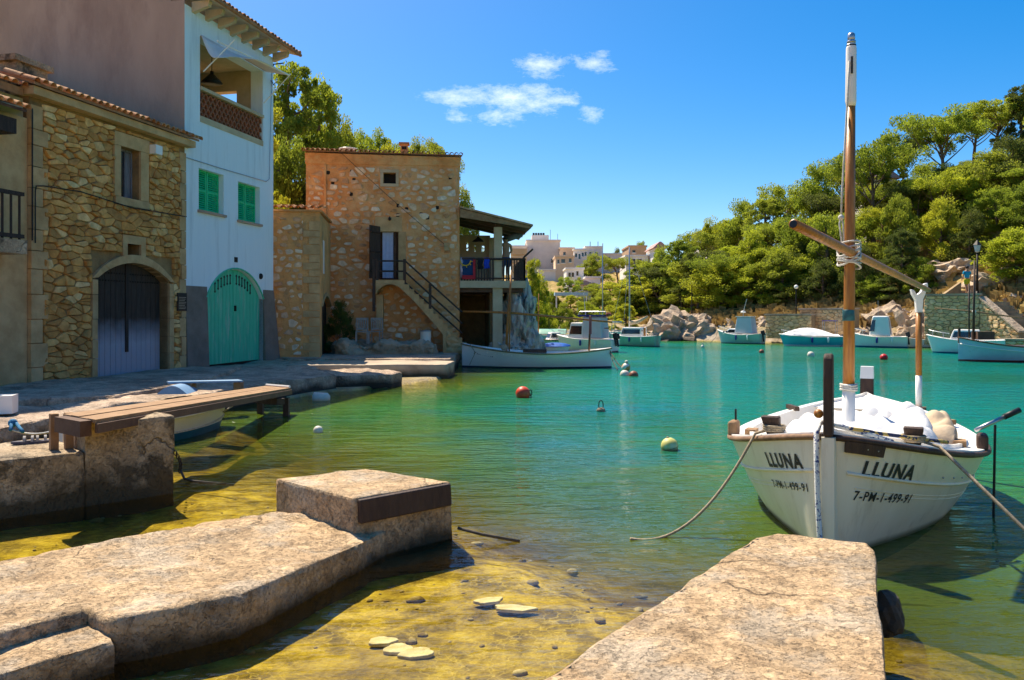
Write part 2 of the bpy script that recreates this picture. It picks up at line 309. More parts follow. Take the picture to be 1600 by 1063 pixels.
# ---------------------------------------------------------------- ground, seabed and water
SEA = np.array([(-9, -40), (-7.4, -6), (-6.9, 9.2), (-6.0, 12.4), (-5.4, 16.5), (-3.2, 19.8), (-2.0, 22.8), (-2.0, 28.2), (.2, 31), (1.2, 33.5), (-1.5, 40), (-2.5, 55), (-.5, 70), (2.5, 77), (8.5, 66), (9.9, 56.2), (13.4, 53.6), (17.0, 49.8), (20.3, 46.2), (23.4, 42.8), (26.4, 40.6), (36, 36), (60, 20), (120, -40)], float)
def sea_dist(x, y):                # signed distance to the shoreline, positive on land
    x = np.asarray(x, float); y = np.asarray(y, float)
    d = np.full(x.shape, 1e9); inside = np.zeros(x.shape, bool); n = len(SEA)
    for i in range(n):
        ax, ay = SEA[i]; bx, by = SEA[(i + 1) % n]; ex, ey = bx - ax, by - ay
        t = np.clip(((x - ax) * ex + (y - ay) * ey) / (ex * ex + ey * ey), 0, 1)
        d = np.minimum(d, np.hypot(x - ax - t * ex, y - ay - t * ey))
        c = (ay > y) != (by > y)
        with np.errstate(divide='ignore', invalid='ignore'): inside ^= c & (x < ex * (y - ay) / (ey if ey else 1e-9) + ax)
    return np.where(inside, -d, d)
def vnoise(x, y, s, seed=0.0):
    return np.array([noise.fractal(Vector((a * s + seed, b * s, seed)), 1.0, 2.0, 5) for a, b in zip(np.ravel(x), np.ravel(y))]).reshape(np.shape(x))
def land_h(x, y, d):
    px = 800 + FPX * x / np.maximum(y, 1.0)
    hm = np.interp(px, [600, 760, 840, 1000, 1100, 1200, 1330, 1450, 1600, 2200], [7, 8, 8, 7, 7, 7.5, 9.5, 12, 15, 18])
    D = np.interp(px, [600, 840, 1000, 1150, 1300, 1600], [70, 70, 48, 40, 38, 38])
    t = np.clip(d / D, 0, 1)
    hill = .75 * smooth01(-.2, .9, d) + hm * (1 - (1 - t) ** 1.45)
    left = .05 + 4.5 * smooth01(16, 60, d)
    wl = smooth01(2.0, -3.0, x) * smooth01(60, 36, y) + (y < 8) * (x < 0)
    wl = np.clip(wl, 0, 1)
    return hill * (1 - wl) + left * wl
def drop(x, y): return .695 * (x + .3) + .719 * (y - 6.4)
def depth_at(x, y, d):
    q = drop(x, y) + .35 * np.sin(x * 1.7 + y * .9) + .2 * np.sin(x * 3.9 - y * 2.3)
    dp = .11 + .17 * np.clip(q + .4, 0, 9) + 2.4 * smooth01(5, 22, q)
    return np.minimum(dp, .20 + .30 * np.maximum(-d, 0) + .9 * smooth01(3, 12, -d))
def axis(segs):
    a = []
    for x0, x1, st in segs: a += list(np.arange(x0, x1, st))
    return np.array(a + [segs[-1][1]])
gx = axis([(-900, -160, 80), (-160, -24, 8), (-24, -8, .9), (-8, 6, .35), (6, 60, .9), (60, 160, 5), (160, 900, 80)])
gy = axis([(-300, -40, 40), (-40, 0, 4), (0, 12, .35), (12, 34, .9), (34, 90, .9), (90, 200, 5), (200, 1500, 90)])
X, Y = np.meshgrid(gx, gy); Dd = sea_dist(X, Y)
nlow = vnoise(X, Y, .09, 3.1); nmid = vnoise(X, Y, .45, 7.7)
Zt = np.where(Dd > 0, land_h(X, Y, Dd) + (nlow * 1.1 + nmid * .45) * smooth01(.5, 8, Dd), -depth_at(X, Y, Dd) + nmid * .06)
Zt = np.where((Dd > 0) & (X < 0) & (Y < 34), np.minimum(Zt, .15 + 4 * smooth01(16, 60, Dd)), Zt)
def terrain_z(x, y):
    i = int(np.clip(np.searchsorted(gx, x) - 1, 0, len(gx) - 2)); j = int(np.clip(np.searchsorted(gy, y) - 1, 0, len(gy) - 2))
    a = (x - gx[i]) / (gx[i + 1] - gx[i]); b = (y - gy[j]) / (gy[j + 1] - gy[j])
    return float((Zt[j, i] * (1 - a) + Zt[j, i + 1] * a) * (1 - b) + (Zt[j + 1, i] * (1 - a) + Zt[j + 1, i + 1] * a) * b)
def sheet(name, gx, gy, Z, mats, attr=None):
    nx, ny = len(gx), len(gy); XX, YY = np.meshgrid(gx, gy)
    v = np.stack([XX.ravel(), YY.ravel(), np.broadcast_to(Z, XX.shape).ravel()], 1)
    idx = np.arange(nx * ny).reshape(ny, nx)
    f = np.stack([idx[:-1, :-1], idx[:-1, 1:], idx[1:, 1:], idx[1:, :-1]], -1).reshape(-1, 4)
    me = bpy.data.meshes.new(name); me.from_pydata(v.tolist(), [], f.tolist())
    for m in mats: me.materials.append(m)
    me.polygons.foreach_set('use_smooth', [True] * len(me.polygons))
    if attr is not None:
        a = me.attributes.new('depth', 'FLOAT', 'POINT'); a.data.foreach_set('value', attr.ravel().astype(np.float32))
    o = bpy.data.objects.new(name, me); C.objects.link(o); return o
# terrain material: golden weed and stone with painted caustic veins under water, dry ochre slope above
gm, t, p, out = nodes('ground_cover'); L = t.links.new
p.inputs['Roughness'].default_value = .95; p.inputs['Specular IOR Level'].default_value = .1
geo = t.nodes.new('ShaderNodeNewGeometry'); sep = t.nodes.new('ShaderNodeSeparateXYZ'); L(geo.outputs['Position'], sep.inputs[0])
def tn(sc, det=8, rg=.65, vec=None):
    n = t.nodes.new('ShaderNodeTexNoise'); n.inputs['Scale'].default_value = sc; n.inputs['Detail'].default_value = det; n.inputs['Roughness'].default_value = rg; L(vec or geo.outputs['Position'], n.inputs['Vector']); return n.outputs[0]
def ramp(src, stops):
    r = t.nodes.new('ShaderNodeValToRGB'); e = r.color_ramp.elements
    while len(e) < len(stops): e.new(.5)
    for i, (q, c) in enumerate(stops): e[i].position = q; e[i].color = (*c, 1)
    L(src, r.inputs[0]); return r.outputs[0]
def mr(src, a, b, c=0.0, d=1.0):
    q = t.nodes.new('ShaderNodeMapRange')
    for i, v in enumerate((a, b, c, d)): q.inputs[i + 1].default_value = v
    L(src, q.inputs[0]); return q.outputs[0]
def M2_(a, b):
    n = t.nodes.new('ShaderNodeMath'); n.operation = 'MULTIPLY'; L(a, n.inputs[0]); L(b, n.inputs[1]); return n.outputs[0]
def mixc(f, a, b):
    x = t.nodes.new('ShaderNodeMixRGB')
    for i, q in enumerate((f, a, b)):
        if isinstance(q, tuple): x.inputs[i].default_value = (*q, 1)
        elif isinstance(q, float): x.inputs[i].default_value = q
        else: L(q, x.inputs[i])
    return x.outputs[0]
weed = ramp(tn(3.4, 9, .72), [(.33, (.085, .055, .008)), (.45, (.27, .185, .016)), (.55, (.50, .35, .026)), (.68, (.70, .53, .075))])
weed = mixc(mr(tn(.9), .52, .68, 0.0, .75), weed, (.17, .10, .03))
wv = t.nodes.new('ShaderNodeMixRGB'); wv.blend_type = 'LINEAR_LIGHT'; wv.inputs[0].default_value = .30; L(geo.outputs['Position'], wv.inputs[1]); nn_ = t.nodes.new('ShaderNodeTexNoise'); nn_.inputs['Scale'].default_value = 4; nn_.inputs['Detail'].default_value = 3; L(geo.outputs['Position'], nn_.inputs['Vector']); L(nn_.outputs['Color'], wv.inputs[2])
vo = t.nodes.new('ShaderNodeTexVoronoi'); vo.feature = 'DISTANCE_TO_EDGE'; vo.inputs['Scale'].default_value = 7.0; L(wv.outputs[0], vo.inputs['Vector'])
weed = mixc(M2_(mr(vo.outputs[0], .07, .0, 0.0, .5), mr(tn(1.6, 4), .42, .6)), weed, (.80, .60, .13))  # caustic light painted into the bed colour as a net of bright veins
sand = ramp(tn(1.2), [(.35, (.34, .30, .16)), (.65, (.52, .46, .27))])
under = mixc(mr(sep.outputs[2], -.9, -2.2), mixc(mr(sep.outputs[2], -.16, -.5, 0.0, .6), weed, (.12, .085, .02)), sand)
slope = ramp(tn(.35, 9, .7), [(.30, (.10, .095, .03)), (.44, (.24, .18, .06)), (.54, (.40, .27, .10)), (.68, (.46, .34, .17))])
slope = mixc(mr(tn(1.7, 8, .7), .52, .64), slope, (.17, .15, .04))
rockc = ramp(tn(1.1, 9, .7), [(.35, (.20, .15, .10)), (.6, (.46, .38, .28))])
sn = t.nodes.new('ShaderNodeSeparateXYZ'); L(geo.outputs['Normal'], sn.inputs[0])
above = mixc(mr(sn.outputs[2], .80, .62), slope, rockc)
above = mixc(mr(sep.outputs[2], 1.3, .4), above, rockc)
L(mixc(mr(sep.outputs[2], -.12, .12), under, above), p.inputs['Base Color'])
b = t.nodes.new('ShaderNodeBump'); b.inputs['Strength'].default_value = .9; b.inputs['Distance'].default_value = .12; L(tn(2.6, 10, .7), b.inputs['Height']); L(b.outputs[0], p.inputs['Normal'])
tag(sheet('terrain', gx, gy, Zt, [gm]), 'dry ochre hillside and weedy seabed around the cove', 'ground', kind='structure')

# water: mirror by Fresnel over a body that is clear where shallow and milky turquoise where deep
wm, t, p, out = nodes('sea_water'); L = t.links.new; t.nodes.remove(p)
geo = t.nodes.new('ShaderNodeNewGeometry'); sep = t.nodes.new('ShaderNodeSeparateXYZ'); L(geo.outputs['Position'], sep.inputs[0])
def mapv(s, rz=0.0):
    m_ = t.nodes.new('ShaderNodeMapping'); m_.inputs['Scale'].default_value = s; m_.inputs['Rotation'].default_value = (0, 0, rz); L(geo.outputs['Position'], m_.inputs[0]); return m_.outputs[0]
def M2(op, a, b=None, clamp=False):
    n = t.nodes.new('ShaderNodeMath'); n.operation = op; n.use_clamp = clamp
    for i, q in enumerate((a, b)):
        if q is None: continue
        if isinstance(q, (int, float)): n.inputs[i].default_value = q
        else: L(q, n.inputs[i])
    return n.outputs[0]
w1 = tn(1.0, 3, .5, mapv((1.2, 3.3, 1), .12)); w2 = tn(1.0, 3, .55, mapv((3.6, 9.0, 1), -.2)); w3 = tn(1.0, 2, .5, mapv((.30, .55, 1), .3))
hgt = M2('ADD', M2('ADD', M2('MULTIPLY', w1, .095), M2('MULTIPLY', w2, .032)), M2('MULTIPLY', w3, .10))
at = t.nodes.new('ShaderNodeAttribute'); at.attribute_name = 'depth'; hgt = M2('MULTIPLY', hgt, mr(at.outputs['Fac'], .12, .75, .38, 1.0))
bp = t.nodes.new('ShaderNodeBump'); bp.inputs['Strength'].default_value = 1.0; bp.inputs['Distance'].default_value = 1.0; L(hgt, bp.inputs['Height'])
at = t.nodes.new('ShaderNodeAttribute'); at.attribute_name = 'depth'
opac = M2('SUBTRACT', 1.0, M2('POWER', 2.718, M2('MULTIPLY', M2('MAXIMUM', M2('SUBTRACT', at.outputs['Fac'], .14), 0.0), -2.3)))
opac = M2('MINIMUM', opac, .96)
body = ramp(mr(at.outputs['Fac'], .12, 3.4), [(0, (.15, .15, .012)), (.14, (.095, .165, .014)), (.30, (.030, .175, .040)), (.50, (.004, .185, .100)), (.75, (.001, .185, .130)), (1, (.001, .170, .138))])
body = mixc(mr(tn(.10, 4, .55), .47, .60, 0.0, .75), body, (.006, .115, .040))
body = mixc(mr(tn(.16, 4, .55, mapv((1, 1.6, 1), .5)), .53, .66, 0.0, .7), body, (.002, .150, .165))
dif = t.nodes.new('ShaderNodeBsdfDiffuse'); L(body, dif.inputs[0]); L(bp.outputs[0], dif.inputs['Normal'])
trn = t.nodes.new('ShaderNodeBsdfTransparent'); trn.inputs[0].default_value = (.94, .93, .72, 1)
gls = t.nodes.new('ShaderNodeBsdfGlossy'); gls.inputs['Roughness'].default_value = .06; gls.inputs[0].default_value = (.95, .97, 1, 1); L(bp.outputs[0], gls.inputs['Normal'])
fr = t.nodes.new('ShaderNodeFresnel'); fr.inputs['IOR'].default_value = 1.33; L(bp.outputs[0], fr.inputs['Normal'])
m1 = t.nodes.new('ShaderNodeMixShader'); L(opac, m1.inputs[0]); L(trn.outputs[0], m1.inputs[1]); L(dif.outputs[0], m1.inputs[2])
m2 = t.nodes.new('ShaderNodeMixShader'); L(M2('MULTIPLY', fr.outputs[0], .85), m2.inputs[0]); L(m1.outputs[0], m2.inputs[1]); L(gls.outputs[0], m2.inputs[2])
L(m2.outputs[0], out.inputs[0])
wx = axis([(-900, -60, 120), (-60, -10, 5), (-10, 8, .5), (8, 40, 2), (40, 120, 10), (120, 900, 130)]); wy = axis([(-300, -10, 40), (-10, 14, .5), (14, 90, 2), (90, 1500, 150)])
WX, WY = np.meshgrid(wx, wy)
tag(sheet('water', wx, wy, np.zeros_like(WX), [wm], np.maximum(depth_at(WX, WY, sea_dist(WX, WY)), .05)), 'clear turquoise sea water of the cove', 'water', kind='structure')

# ---------------------------------------------------------------- rough masonry blocks (piers, quays, rocks)
def rocky(name, mat_, poly, ztop, zbot, step=.12, amp=.02, bev=.03, nsc=2.5, parent=None, seed=0.0, batter=0.0, ztops=None):
    bm = bmesh.new(); k = len(poly); zt = ztops or [ztop] * k
    cx = sum(q[0] for q in poly) / k; cy = sum(q[1] for q in poly) / k
    top = [bm.verts.new((q[0], q[1], zt[i])) for i, q in enumerate(poly)]
    bot = [bm.verts.new((q[0] + (q[0] - cx) * batter, q[1] + (q[1] - cy) * batter, zbot)) for q in poly]
    bm.faces.new(top); bm.faces.new(bot[::-1])
    for i in range(k): bm.faces.new((top[i], bot[i], bot[(i + 1) % k], top[(i + 1) % k]))
    bmesh.ops.recalc_face_normals(bm, faces=bm.faces)
    if bev: bmesh.ops.bevel(bm, geom=[e for e in bm.edges if min(v.co.z for v in e.verts) > zbot + .01], offset=bev, segments=2, affect='EDGES', profile=.6)
    bmesh.ops.triangulate(bm, faces=bm.faces)
    for _ in range(9):
        es = [e for e in bm.edges if e.calc_length() > step]
        if not es: break
        bmesh.ops.subdivide_edges(bm, edges=es, cuts=1); bmesh.ops.triangulate(bm, faces=[f for f in bm.faces if len(f.verts) > 3])
    bm.normal_update()
    for v in bm.verts:
        c = v.co; n1 = noise.fractal(c * nsc + Vector((seed, 0, 0)), 1, 2, 5); n2 = noise.fractal(c * nsc * 4 + Vector((0, seed, 3)), 1, 2, 4)
        rg_ = abs(noise.fractal(c * nsc * 1.9 + Vector((seed, 5, 0)), 1, 2, 5)); v.co = c + v.normal * (n1 * amp + n2 * amp * .22 - max(0, .14 - rg_) * amp * 1.6)
    bmesh.ops.recalc_face_normals(bm, faces=bm.faces)
    me = bpy.data.meshes.new(name); bm.to_mesh(me); bm.free(); me.materials.append(mat_)
    me.polygons.foreach_set('use_smooth', [True] * len(me.polygons))
    return link(name, me, parent)
def boulder(seed, mat_, sub=4, amp=.35, flat=1.0):
    bm = bmesh.new(); bmesh.ops.create_icosphere(bm, subdivisions=sub, radius=1.0)
    for v in bm.verts:
        n = v.co.normalized(); q = noise.cell_vector(n * 1.6 + Vector((seed, 1, 2)))
        f = noise.fractal(n * 1.3 + Vector((seed * 3.1, 0, 0)), 1, 2, 6); rdg = abs(noise.fractal(n * 2.6 + Vector((0, seed, 5)), 1, 2, 5))
        v.co = n * (1 + amp * f + amp * .35 * (q.x - .5) - amp * .9 * rdg); v.co.z *= flat
    me = bpy.data.meshes.new('boulder'); bm.to_mesh(me); bm.free(); me.materials.append(mat_)
    me.polygons.foreach_set('use_smooth', [False] * len(me.polygons)); return me
# stone piers of the slipways in the foreground
pa = [PZ(*q, .47) for q in ((432, 748), (572, 732), (704, 752), (553, 779))]
jet = thing('stone_pier', 'low sunlit stone pier ending in a raised concrete block with a dark fender board', 'pier', (-2, 5.2, -.3))
rocky('block', concrete, [(q.x, q.y) for q in pa][::-1], .47, -.5, .06, .012, .022, 2.5, jet, 1.0, batter=.06)
body = [PZ(415, 800, .25), PZ(560, 803, .25), PZ(640, 812, .17), PZ(560, 850, .20), PZ(372, 930, .24), PZ(174, 968, .24), PZ(140, 951, .24), PZ(0, 990, .25), PZ(-260, 1060, .25), PZ(-500, 960, .25), PZ(0, 872, .25), PZ(200, 838, .26)]
rocky('walkway', concrete, [(q.x, q.y) for q in body], .25, -.5, .06, .032, .035, 1.7, jet, 4.0, ztops=[q.z for q in body])
st = [PZ(-200, 1052, .17), PZ(0, 1000, .17), PZ(150, 960, .17), PZ(180, 1000, .17), PZ(0, 1052, .17), PZ(-200, 1120, .17)]
rocky('step', concrete, [(q.x, q.y) for q in st][::-1], .17, -.5, .07, .02, .03, 2.5, jet, 7.0)
rocky('footing', concrete, [(-1.3, 5.75), (-.30, 6.25), (-.38, 6.55), (-.9, 6.9), (-1.6, 6.4)], -.03, -.6, .09, .06, .05, 2.0, jet, 9.0)
fb = MB(); a, b_ = pa[3], pa[2]; dv = (b_ - a).normalized(); nv = Vector((dv.y, -dv.x, 0)); a = a + dv * .03; b_ = b_ - dv * .02
fb.hexa([a + nv * .05 + Vector((0, 0, -.19)), b_ + nv * .05 + Vector((0, 0, -.19)), b_ - nv * .01 + Vector((0, 0, -.19)), a - nv * .01 + Vector((0, 0, -.19)), a + nv * .035 + Vector((0, 0, -.012)), b_ + nv * .035 + Vector((0, 0, -.012)), b_ - nv * .02 + Vector((0, 0, -.012)), a - nv * .02 + Vector((0, 0, -.012))])
fbo = fb.build('fender_board', dark_brown, jet); bv = fbo.modifiers.new('b', 'BEVEL'); bv.width = .012; bv.segments = 2
pr = [PZ(1180, 838, .45), PZ(1215, 832, .45), PZ(1355, 849, .45), PZ(1366, 862, .45), PZ(1384, 1063, .45), (1.05, 2.0), (.2, .3), (-2.2, .3), PZ(700, 1160, .45), PZ(840, 1066, .45)]
pr = [(q[0], q[1]) for q in pr]
pier = thing('stone_pier', 'broad sun-bleached concrete pier in front of the white boat bow', 'pier', (1, 3.4, -.3))
rocky('slab', concrete, pr[::-1], .45, -.6, .05, .013, .022, 2.2, pier, 12.0)
bag = boulder(5.5, rope_dark, 3, .2); o = link('boulder', bag); o.name = 'dark_fender'; o.location = (2.14, 4.56, .14); o.scale = (.08, .10, .14)
tag(o, 'black rubber fender hanging beside the concrete pier end', 'fender')
# third pier on the left with its higher block
f0, f1 = PZ(0, 812, 0), PZ(272, 771, 0); dv = (f1 - f0).normalized(); nb = Vector((-dv.y, dv.x, 0)); f00 = f0 - dv * 2.5
u130 = PZ(132, 792, 0); pw = thing('stone_pier', 'stained plastered pier block carrying the wooden gangway', 'pier', (-4.2, 8.2, -.3))
def q2(v): return (v.x, v.y)
rocky('block', plaster_pier, [q2(u130), q2(f1), q2(f1 + nb * .75), q2(u130 + nb * .75)], .80, -.6, .08, .016, .025, 2.5, pw, 21.0)
rocky('walkway', plaster_pier, [q2(f00), q2(u130 - dv * .004), q2(u130 + nb * 1.15 - dv * .004), q2(f00 + nb * 1.15)], .53, -.6, .08, .016, .03, 2.5, pw, 24.0)
pp = MB(); c = u130 + nb * .30 - dv * .06
for k in (0, .13): pp.cbox(c - dv * k + Vector((0, 0, .70)), .07, .07, .36, math.atan2(dv.y, dv.x))
pp.build('post', plank_wood, pw)

# quay in front of the houses
qy = thing('stone_quay', 'grey stone quay with rough rock edge below the houses', 'quay', (-6, 16, -.2))
A = [(-11.6, 7.0), (-6.75, 9.3), PZ(100, 642, .45)[:2], PZ(180, 627, .45)[:2], (-5.75, 13.6), (-5.35, 16.2), (-4.7, 18.1), (-4.2, 19.2), (-5.3, 21.4), (-6.4, 25.6), (-8.5, 26), (-12, 18)]
rocky('slab', quay_stone, A, .40, -.6, .28, .07, .06, .9, qy, 31.0)
Bq = [(-5.5, 21.2), (-4.35, 19.5), (-3.0, 20.0), (-2.85, 20.6), (-4.6, 22.0)]
rocky('ledge', quay_stone, Bq, .34, -.6, .2, .07, .05, 1.4, qy, 33.0)
qb = thing('concrete_quay', 'sunlit concrete landing block beside the white rowing boat', 'quay', (-3.5, 24, -.2))
rocky('slab', quay_top, [(-6.3, 22.4), (-1.85, 22.75), (-1.75, 24.3), (-5.6, 24.9), (-6.6, 24.2)], .41, -.6, .22, .02, .04, 1.2, qb, 37.0)
rocky('slab', quay_stone, [(-6.9, 24.6), (-1.9, 24.4), (-1.9, 32.6), (-7.5, 30), (-7.6, 25.6)], .46, -.6, .4, .03, .04, .9, qb, 39.0)
rocky('ledge', quay_stone, [(-9.5, 10.6), (-6.6, 13.4), (-6.2, 15.6), (-6.9, 20.4), (-8.2, 20.4), (-9.9, 14)], .50, .2, .25, .04, .05, 1.1, qy, 41.0)
# ---------------------------------------------------------------- masonry tools
def clip(poly, a, b, c):           # keep a*x + b*y <= c
    r = []
    for i in range(len(poly)):
        p0, p1 = poly[i], poly[(i + 1) % len(poly)]; d0 = a * p0[0] + b * p0[1] - c; d1 = a * p1[0] + b * p1[1] - c
        if d0 <= 0: r.append(p0)
        if d0 * d1 < 0: s = d0 / (d0 - d1); r.append((p0[0] + (p1[0] - p0[0]) * s, p0[1] + (p1[1] - p0[1]) * s))
    return r
def area(pl): return abs(sum(pl[i][0] * pl[(i + 1) % len(pl)][1] - pl[(i + 1) % len(pl)][0] * pl[i][1] for i in range(len(pl)))) / 2
def voronoi(u0, u1, z0, z1, cw, ch, holes, rng, jit=.42):
    """irregular stones filling a rectangle; holes are rectangles left free"""
    sites = []; nz_ = max(1, round((z1 - z0) / ch)); nu = max(1, round((u1 - u0) / cw))
    for j in range(nz_):
        off = rng.random(); shift = rng.uniform(-.15, .15)
        i = -1
        while True:
            uu = u0 + (i + off) * cw
            if uu > u1 + cw: break
            if rng.random() > .12:
                sites.append((uu + rng.uniform(-jit, jit) * cw, z0 + (j + .5 + shift) * (z1 - z0) / nz_ + rng.uniform(-jit, jit) * ch * .8))
            i += 1
    k = cw / ch; res = []
    for i, (a, b) in enumerate(sites):
        pl = [(a - 2 * cw, b - 2 * ch), (a + 2 * cw, b - 2 * ch), (a + 2 * cw, b + 2 * ch), (a - 2 * cw, b + 2 * ch)]
        for j, (c, d) in enumerate(sites):
            if i == j or abs(c - a) > 3.2 * cw or abs(d - b) > 3.2 * ch: continue
            nx, ny = c - a, (d - b) * k * k; pl = clip(pl, nx, ny, nx * (a + c) / 2 + ny * (b + d) / 2)
            if len(pl) < 3: break
        if len(pl) < 3: continue
        for (aa, bb, cc) in ((-1, 0, -u0), (1, 0, u1), (0, -1, -z0), (0, 1, z1)):
            pl = clip(pl, aa, bb, cc)
            if len(pl) < 3: break
        for (h0, h1, g0, g1) in holes:
            if len(pl) < 3: break
            m = [sum(q[0] for q in pl) / len(pl), sum(q[1] for q in pl) / len(pl)]
            if max(q[0] for q in pl) <= h0 or min(q[0] for q in pl) >= h1 or max(q[1] for q in pl) <= g0 or min(q[1] for q in pl) >= g1: continue
            e = [(h0 - m[0], (1, 0, h0)), (m[0] - h1, (-1, 0, -h1)), (g0 - m[1], (0, 1, g0)), (m[1] - g1, (0, -1, -g1))]
            pl = clip(pl, *max(e)[1])
        if len(pl) >= 3 and area(pl) > .12 * cw * ch: res.append(pl)
    return res
def stone_mb(F, pl, rng, gap=.02, proud=.05, back=-.02, shrink=1.0, mb=None):
    mb = mb or MB(); n = len(pl); cu = sum(q[0] for q in pl) / n; cz = sum(q[1] for q in pl) / n
    pts = []
    for i in range(n):             # cut each corner once so that stones are rounded
        a, b = pl[i], pl[(i + 1) % n]
        for s in (.13, .87): pts.append((a[0] + (b[0] - a[0]) * s, a[1] + (b[1] - a[1]) * s))
    ext = max(max(abs(q[0] - cu) for q in pts), .01); exz = max(max(abs(q[1] - cz) for q in pts), .01)
    fu = max(.3, 1 - gap / ext) * shrink; fz = max(.3, 1 - gap / exz) * shrink; k = len(pts)
    tu, tz = rng.uniform(-.16, .16), rng.uniform(-.16, .16)
    r = []
    for f, o in ((1.0, back), (1.0, proud * .6), (.86, proud)):
        r.append([F.W(cu + (q[0] - cu) * fu * f, cz + (q[1] - cz) * fz * f, o + (tu * (q[0] - cu) + tz * (q[1] - cz)) * (o > 0)) for q in pts])
    vs = [v for x in r for v in x] + [F.W(cu, cz, proud * 1.05)]
    fs = [(l * k + i, l * k + (i + 1) % k, (l + 1) * k + (i + 1) % k, (l + 1) * k + i) for l in (0, 1) for i in range(k)] + [(2 * k + i, 2 * k + (i + 1) % k, 3 * k) for i in range(k)]
    return mb.add(vs, fs)
def stones(F, polys, m, parent, rng, gap=.02, proud=(.03, .07), shrink=(1, 1), most=290, stuff_name='small_stones'):
    polys = sorted(polys, key=area, reverse=True)
    for pl in polys[:most]: stone_mb(F, pl, rng, gap, rng.uniform(*proud), shrink=rng.uniform(*shrink)).build('stone', m, parent, smooth=False)
    if len(polys) > most:
        mb = MB()
        for pl in polys[most:]: stone_mb(F, pl, rng, gap, rng.uniform(*proud), shrink=rng.uniform(*shrink), mb=mb)
        tag(mb.build(stuff_name, m, parent), kind='stuff')
def wall(F, u0, u1, z0, z1, o0, o1, holes, mb=None):
    mb = mb or MB(); us = sorted({u0, u1, *[min(max(h[i], u0), u1) for h in holes for i in (0, 1)]}); zs = sorted({z0, z1, *[min(max(h[i], z0), z1) for h in holes for i in (2, 3)]})
    for a, b in zip(us, us[1:]):
        run = None
        for c, d in zip(zs, zs[1:]):
            free = not any(h[0] <= (a + b) / 2 <= h[1] and h[2] <= (c + d) / 2 <= h[3] for h in holes)
            if free: run = (run[0], d) if run else (c, d)
            if not free and run: mb.fbox(F, a, b, run[0], run[1], o0, o1); run = None
        if run: mb.fbox(F, a, b, run[0], run[1], o0, o1)
    return mb
def arch_pts(u0, u1, zs, zt, n=12):
    c = (u0 + u1) / 2; hw = (u1 - u0) / 2; h = zt - zs; r = (hw * hw + h * h) / (2 * h); a = math.asin(min(1, hw / r))
    return [(c + r * math.sin(-a + 2 * a * i / n), zt - r + r * math.cos(-a + 2 * a * i / n)) for i in range(n + 1)]
def spandrel(mb, F, u0, u1, zs, zt, ztop, o0, o1, n=12):   # wall above an arch, inside a rectangular hole
    ap = arch_pts(u0, u1, zs, zt, n)
    for (a, b), (c, d) in zip(ap, ap[1:]):
        mb.hexa([F.W(a, b, o1), F.W(c, d, o1), F.W(c, d, o0), F.W(a, b, o0), F.W(a, ztop, o1), F.W(c, ztop, o1), F.W(c, ztop, o0), F.W(a, ztop, o0)])
def arch_door(F, u0, u1, z0, zs, zt, o, thick, nplank, mtop, parent, split=None, mlow=None, gap=.006):
    """a pair of boarded leaves under an arch; every board a part"""
    ap = arch_pts(u0, u1, zs, zt, 40)
    def top(u): return float(np.interp(u, [q[0] for q in ap], [q[1] for q in ap]))
    w_ = (u1 - u0) / nplank
    for i in range(nplank):
        a, b = u0 + i * w_ + gap, u0 + (i + 1) * w_ - gap; c = (a + b) / 2
        segs = [(z0, None, mtop)] if not split else [(z0, split, mlow), (split, None, mtop)]
        sp = split + (math.sin(i * 2.3) * .06 if split else 0) if split else None
        for lo, hi, mm in segs:
            l = z0 if lo == z0 else sp
            if hi is None: pts = [F.W(a, l, o), F.W(b, l, o), F.W(b, top(b) - .006, o), F.W(c, top(c) - .006, o), F.W(a, top(a) - .006, o)]
            else: pts = [F.W(a, l, o), F.W(b, l, o), F.W(b, sp, o), F.W(a, sp, o)]
            jit_ = .006 * math.sin(i * 12.9)
            MB().prism(pts, Vector((F.nx, F.ny, 0)) * (thick + jit_)).build('board', mm, parent)
def tile_mesh(L_=.42, r=.085):
    mb = MB(); n = 7; rows = []
    for x, rr in ((0, r), (L_, r * .85)):
        rows.append([Vector((x, rr * math.cos(math.pi * i / n), rr * math.sin(math.pi * i / n))) for i in range(n + 1)])
    inner = [[Vector((v.x, v.y * .80, v.z * .80)) for v in q] for q in rows]
    mb.grid(rows); mb.grid(inner); mb.grid([rows[0], inner[0]]); mb.grid([rows[1], inner[1]])
    return mb.mesh('roof_tile', terracotta, True)
TILE = tile_mesh()
def tile_row(F, u0, u1, z, o, slope, parent, pitch=.19, rows=1, rng=random, scale=1.0):
    """rows of half-round tiles running up a roof slope from the eave; tile axis points away from the eave"""
    n = int((u1 - u0) / pitch)
    ang = math.atan2(-F.ny, -F.nx)
    for r_ in range(rows):
        for i in range(n + 1):
            ob = link('roof_tile', TILE, parent); q = F.W(u0 + (u1 - u0) * i / max(n, 1), z + r_ * .36 * scale * math.sin(slope) + rng.uniform(-.008, .012), o - r_ * .36 * scale * math.cos(slope) + rng.uniform(-.02, .02))
            ob.location = q - (parent.location if parent in WORLD else Vector((0, 0, 0)))
            ob.rotation_euler = (0, -slope + rng.uniform(-.03, .03), ang + rng.uniform(-.05, .05)); ob.scale = (scale, scale * pitch / .19, scale)
def pane(F, u0, u1, z0, z1, o, parent, m=glass_dark, name='pane'): return MB().fbox(F, u0, u1, z0, z1, o - .02, o).build(name, m, parent)

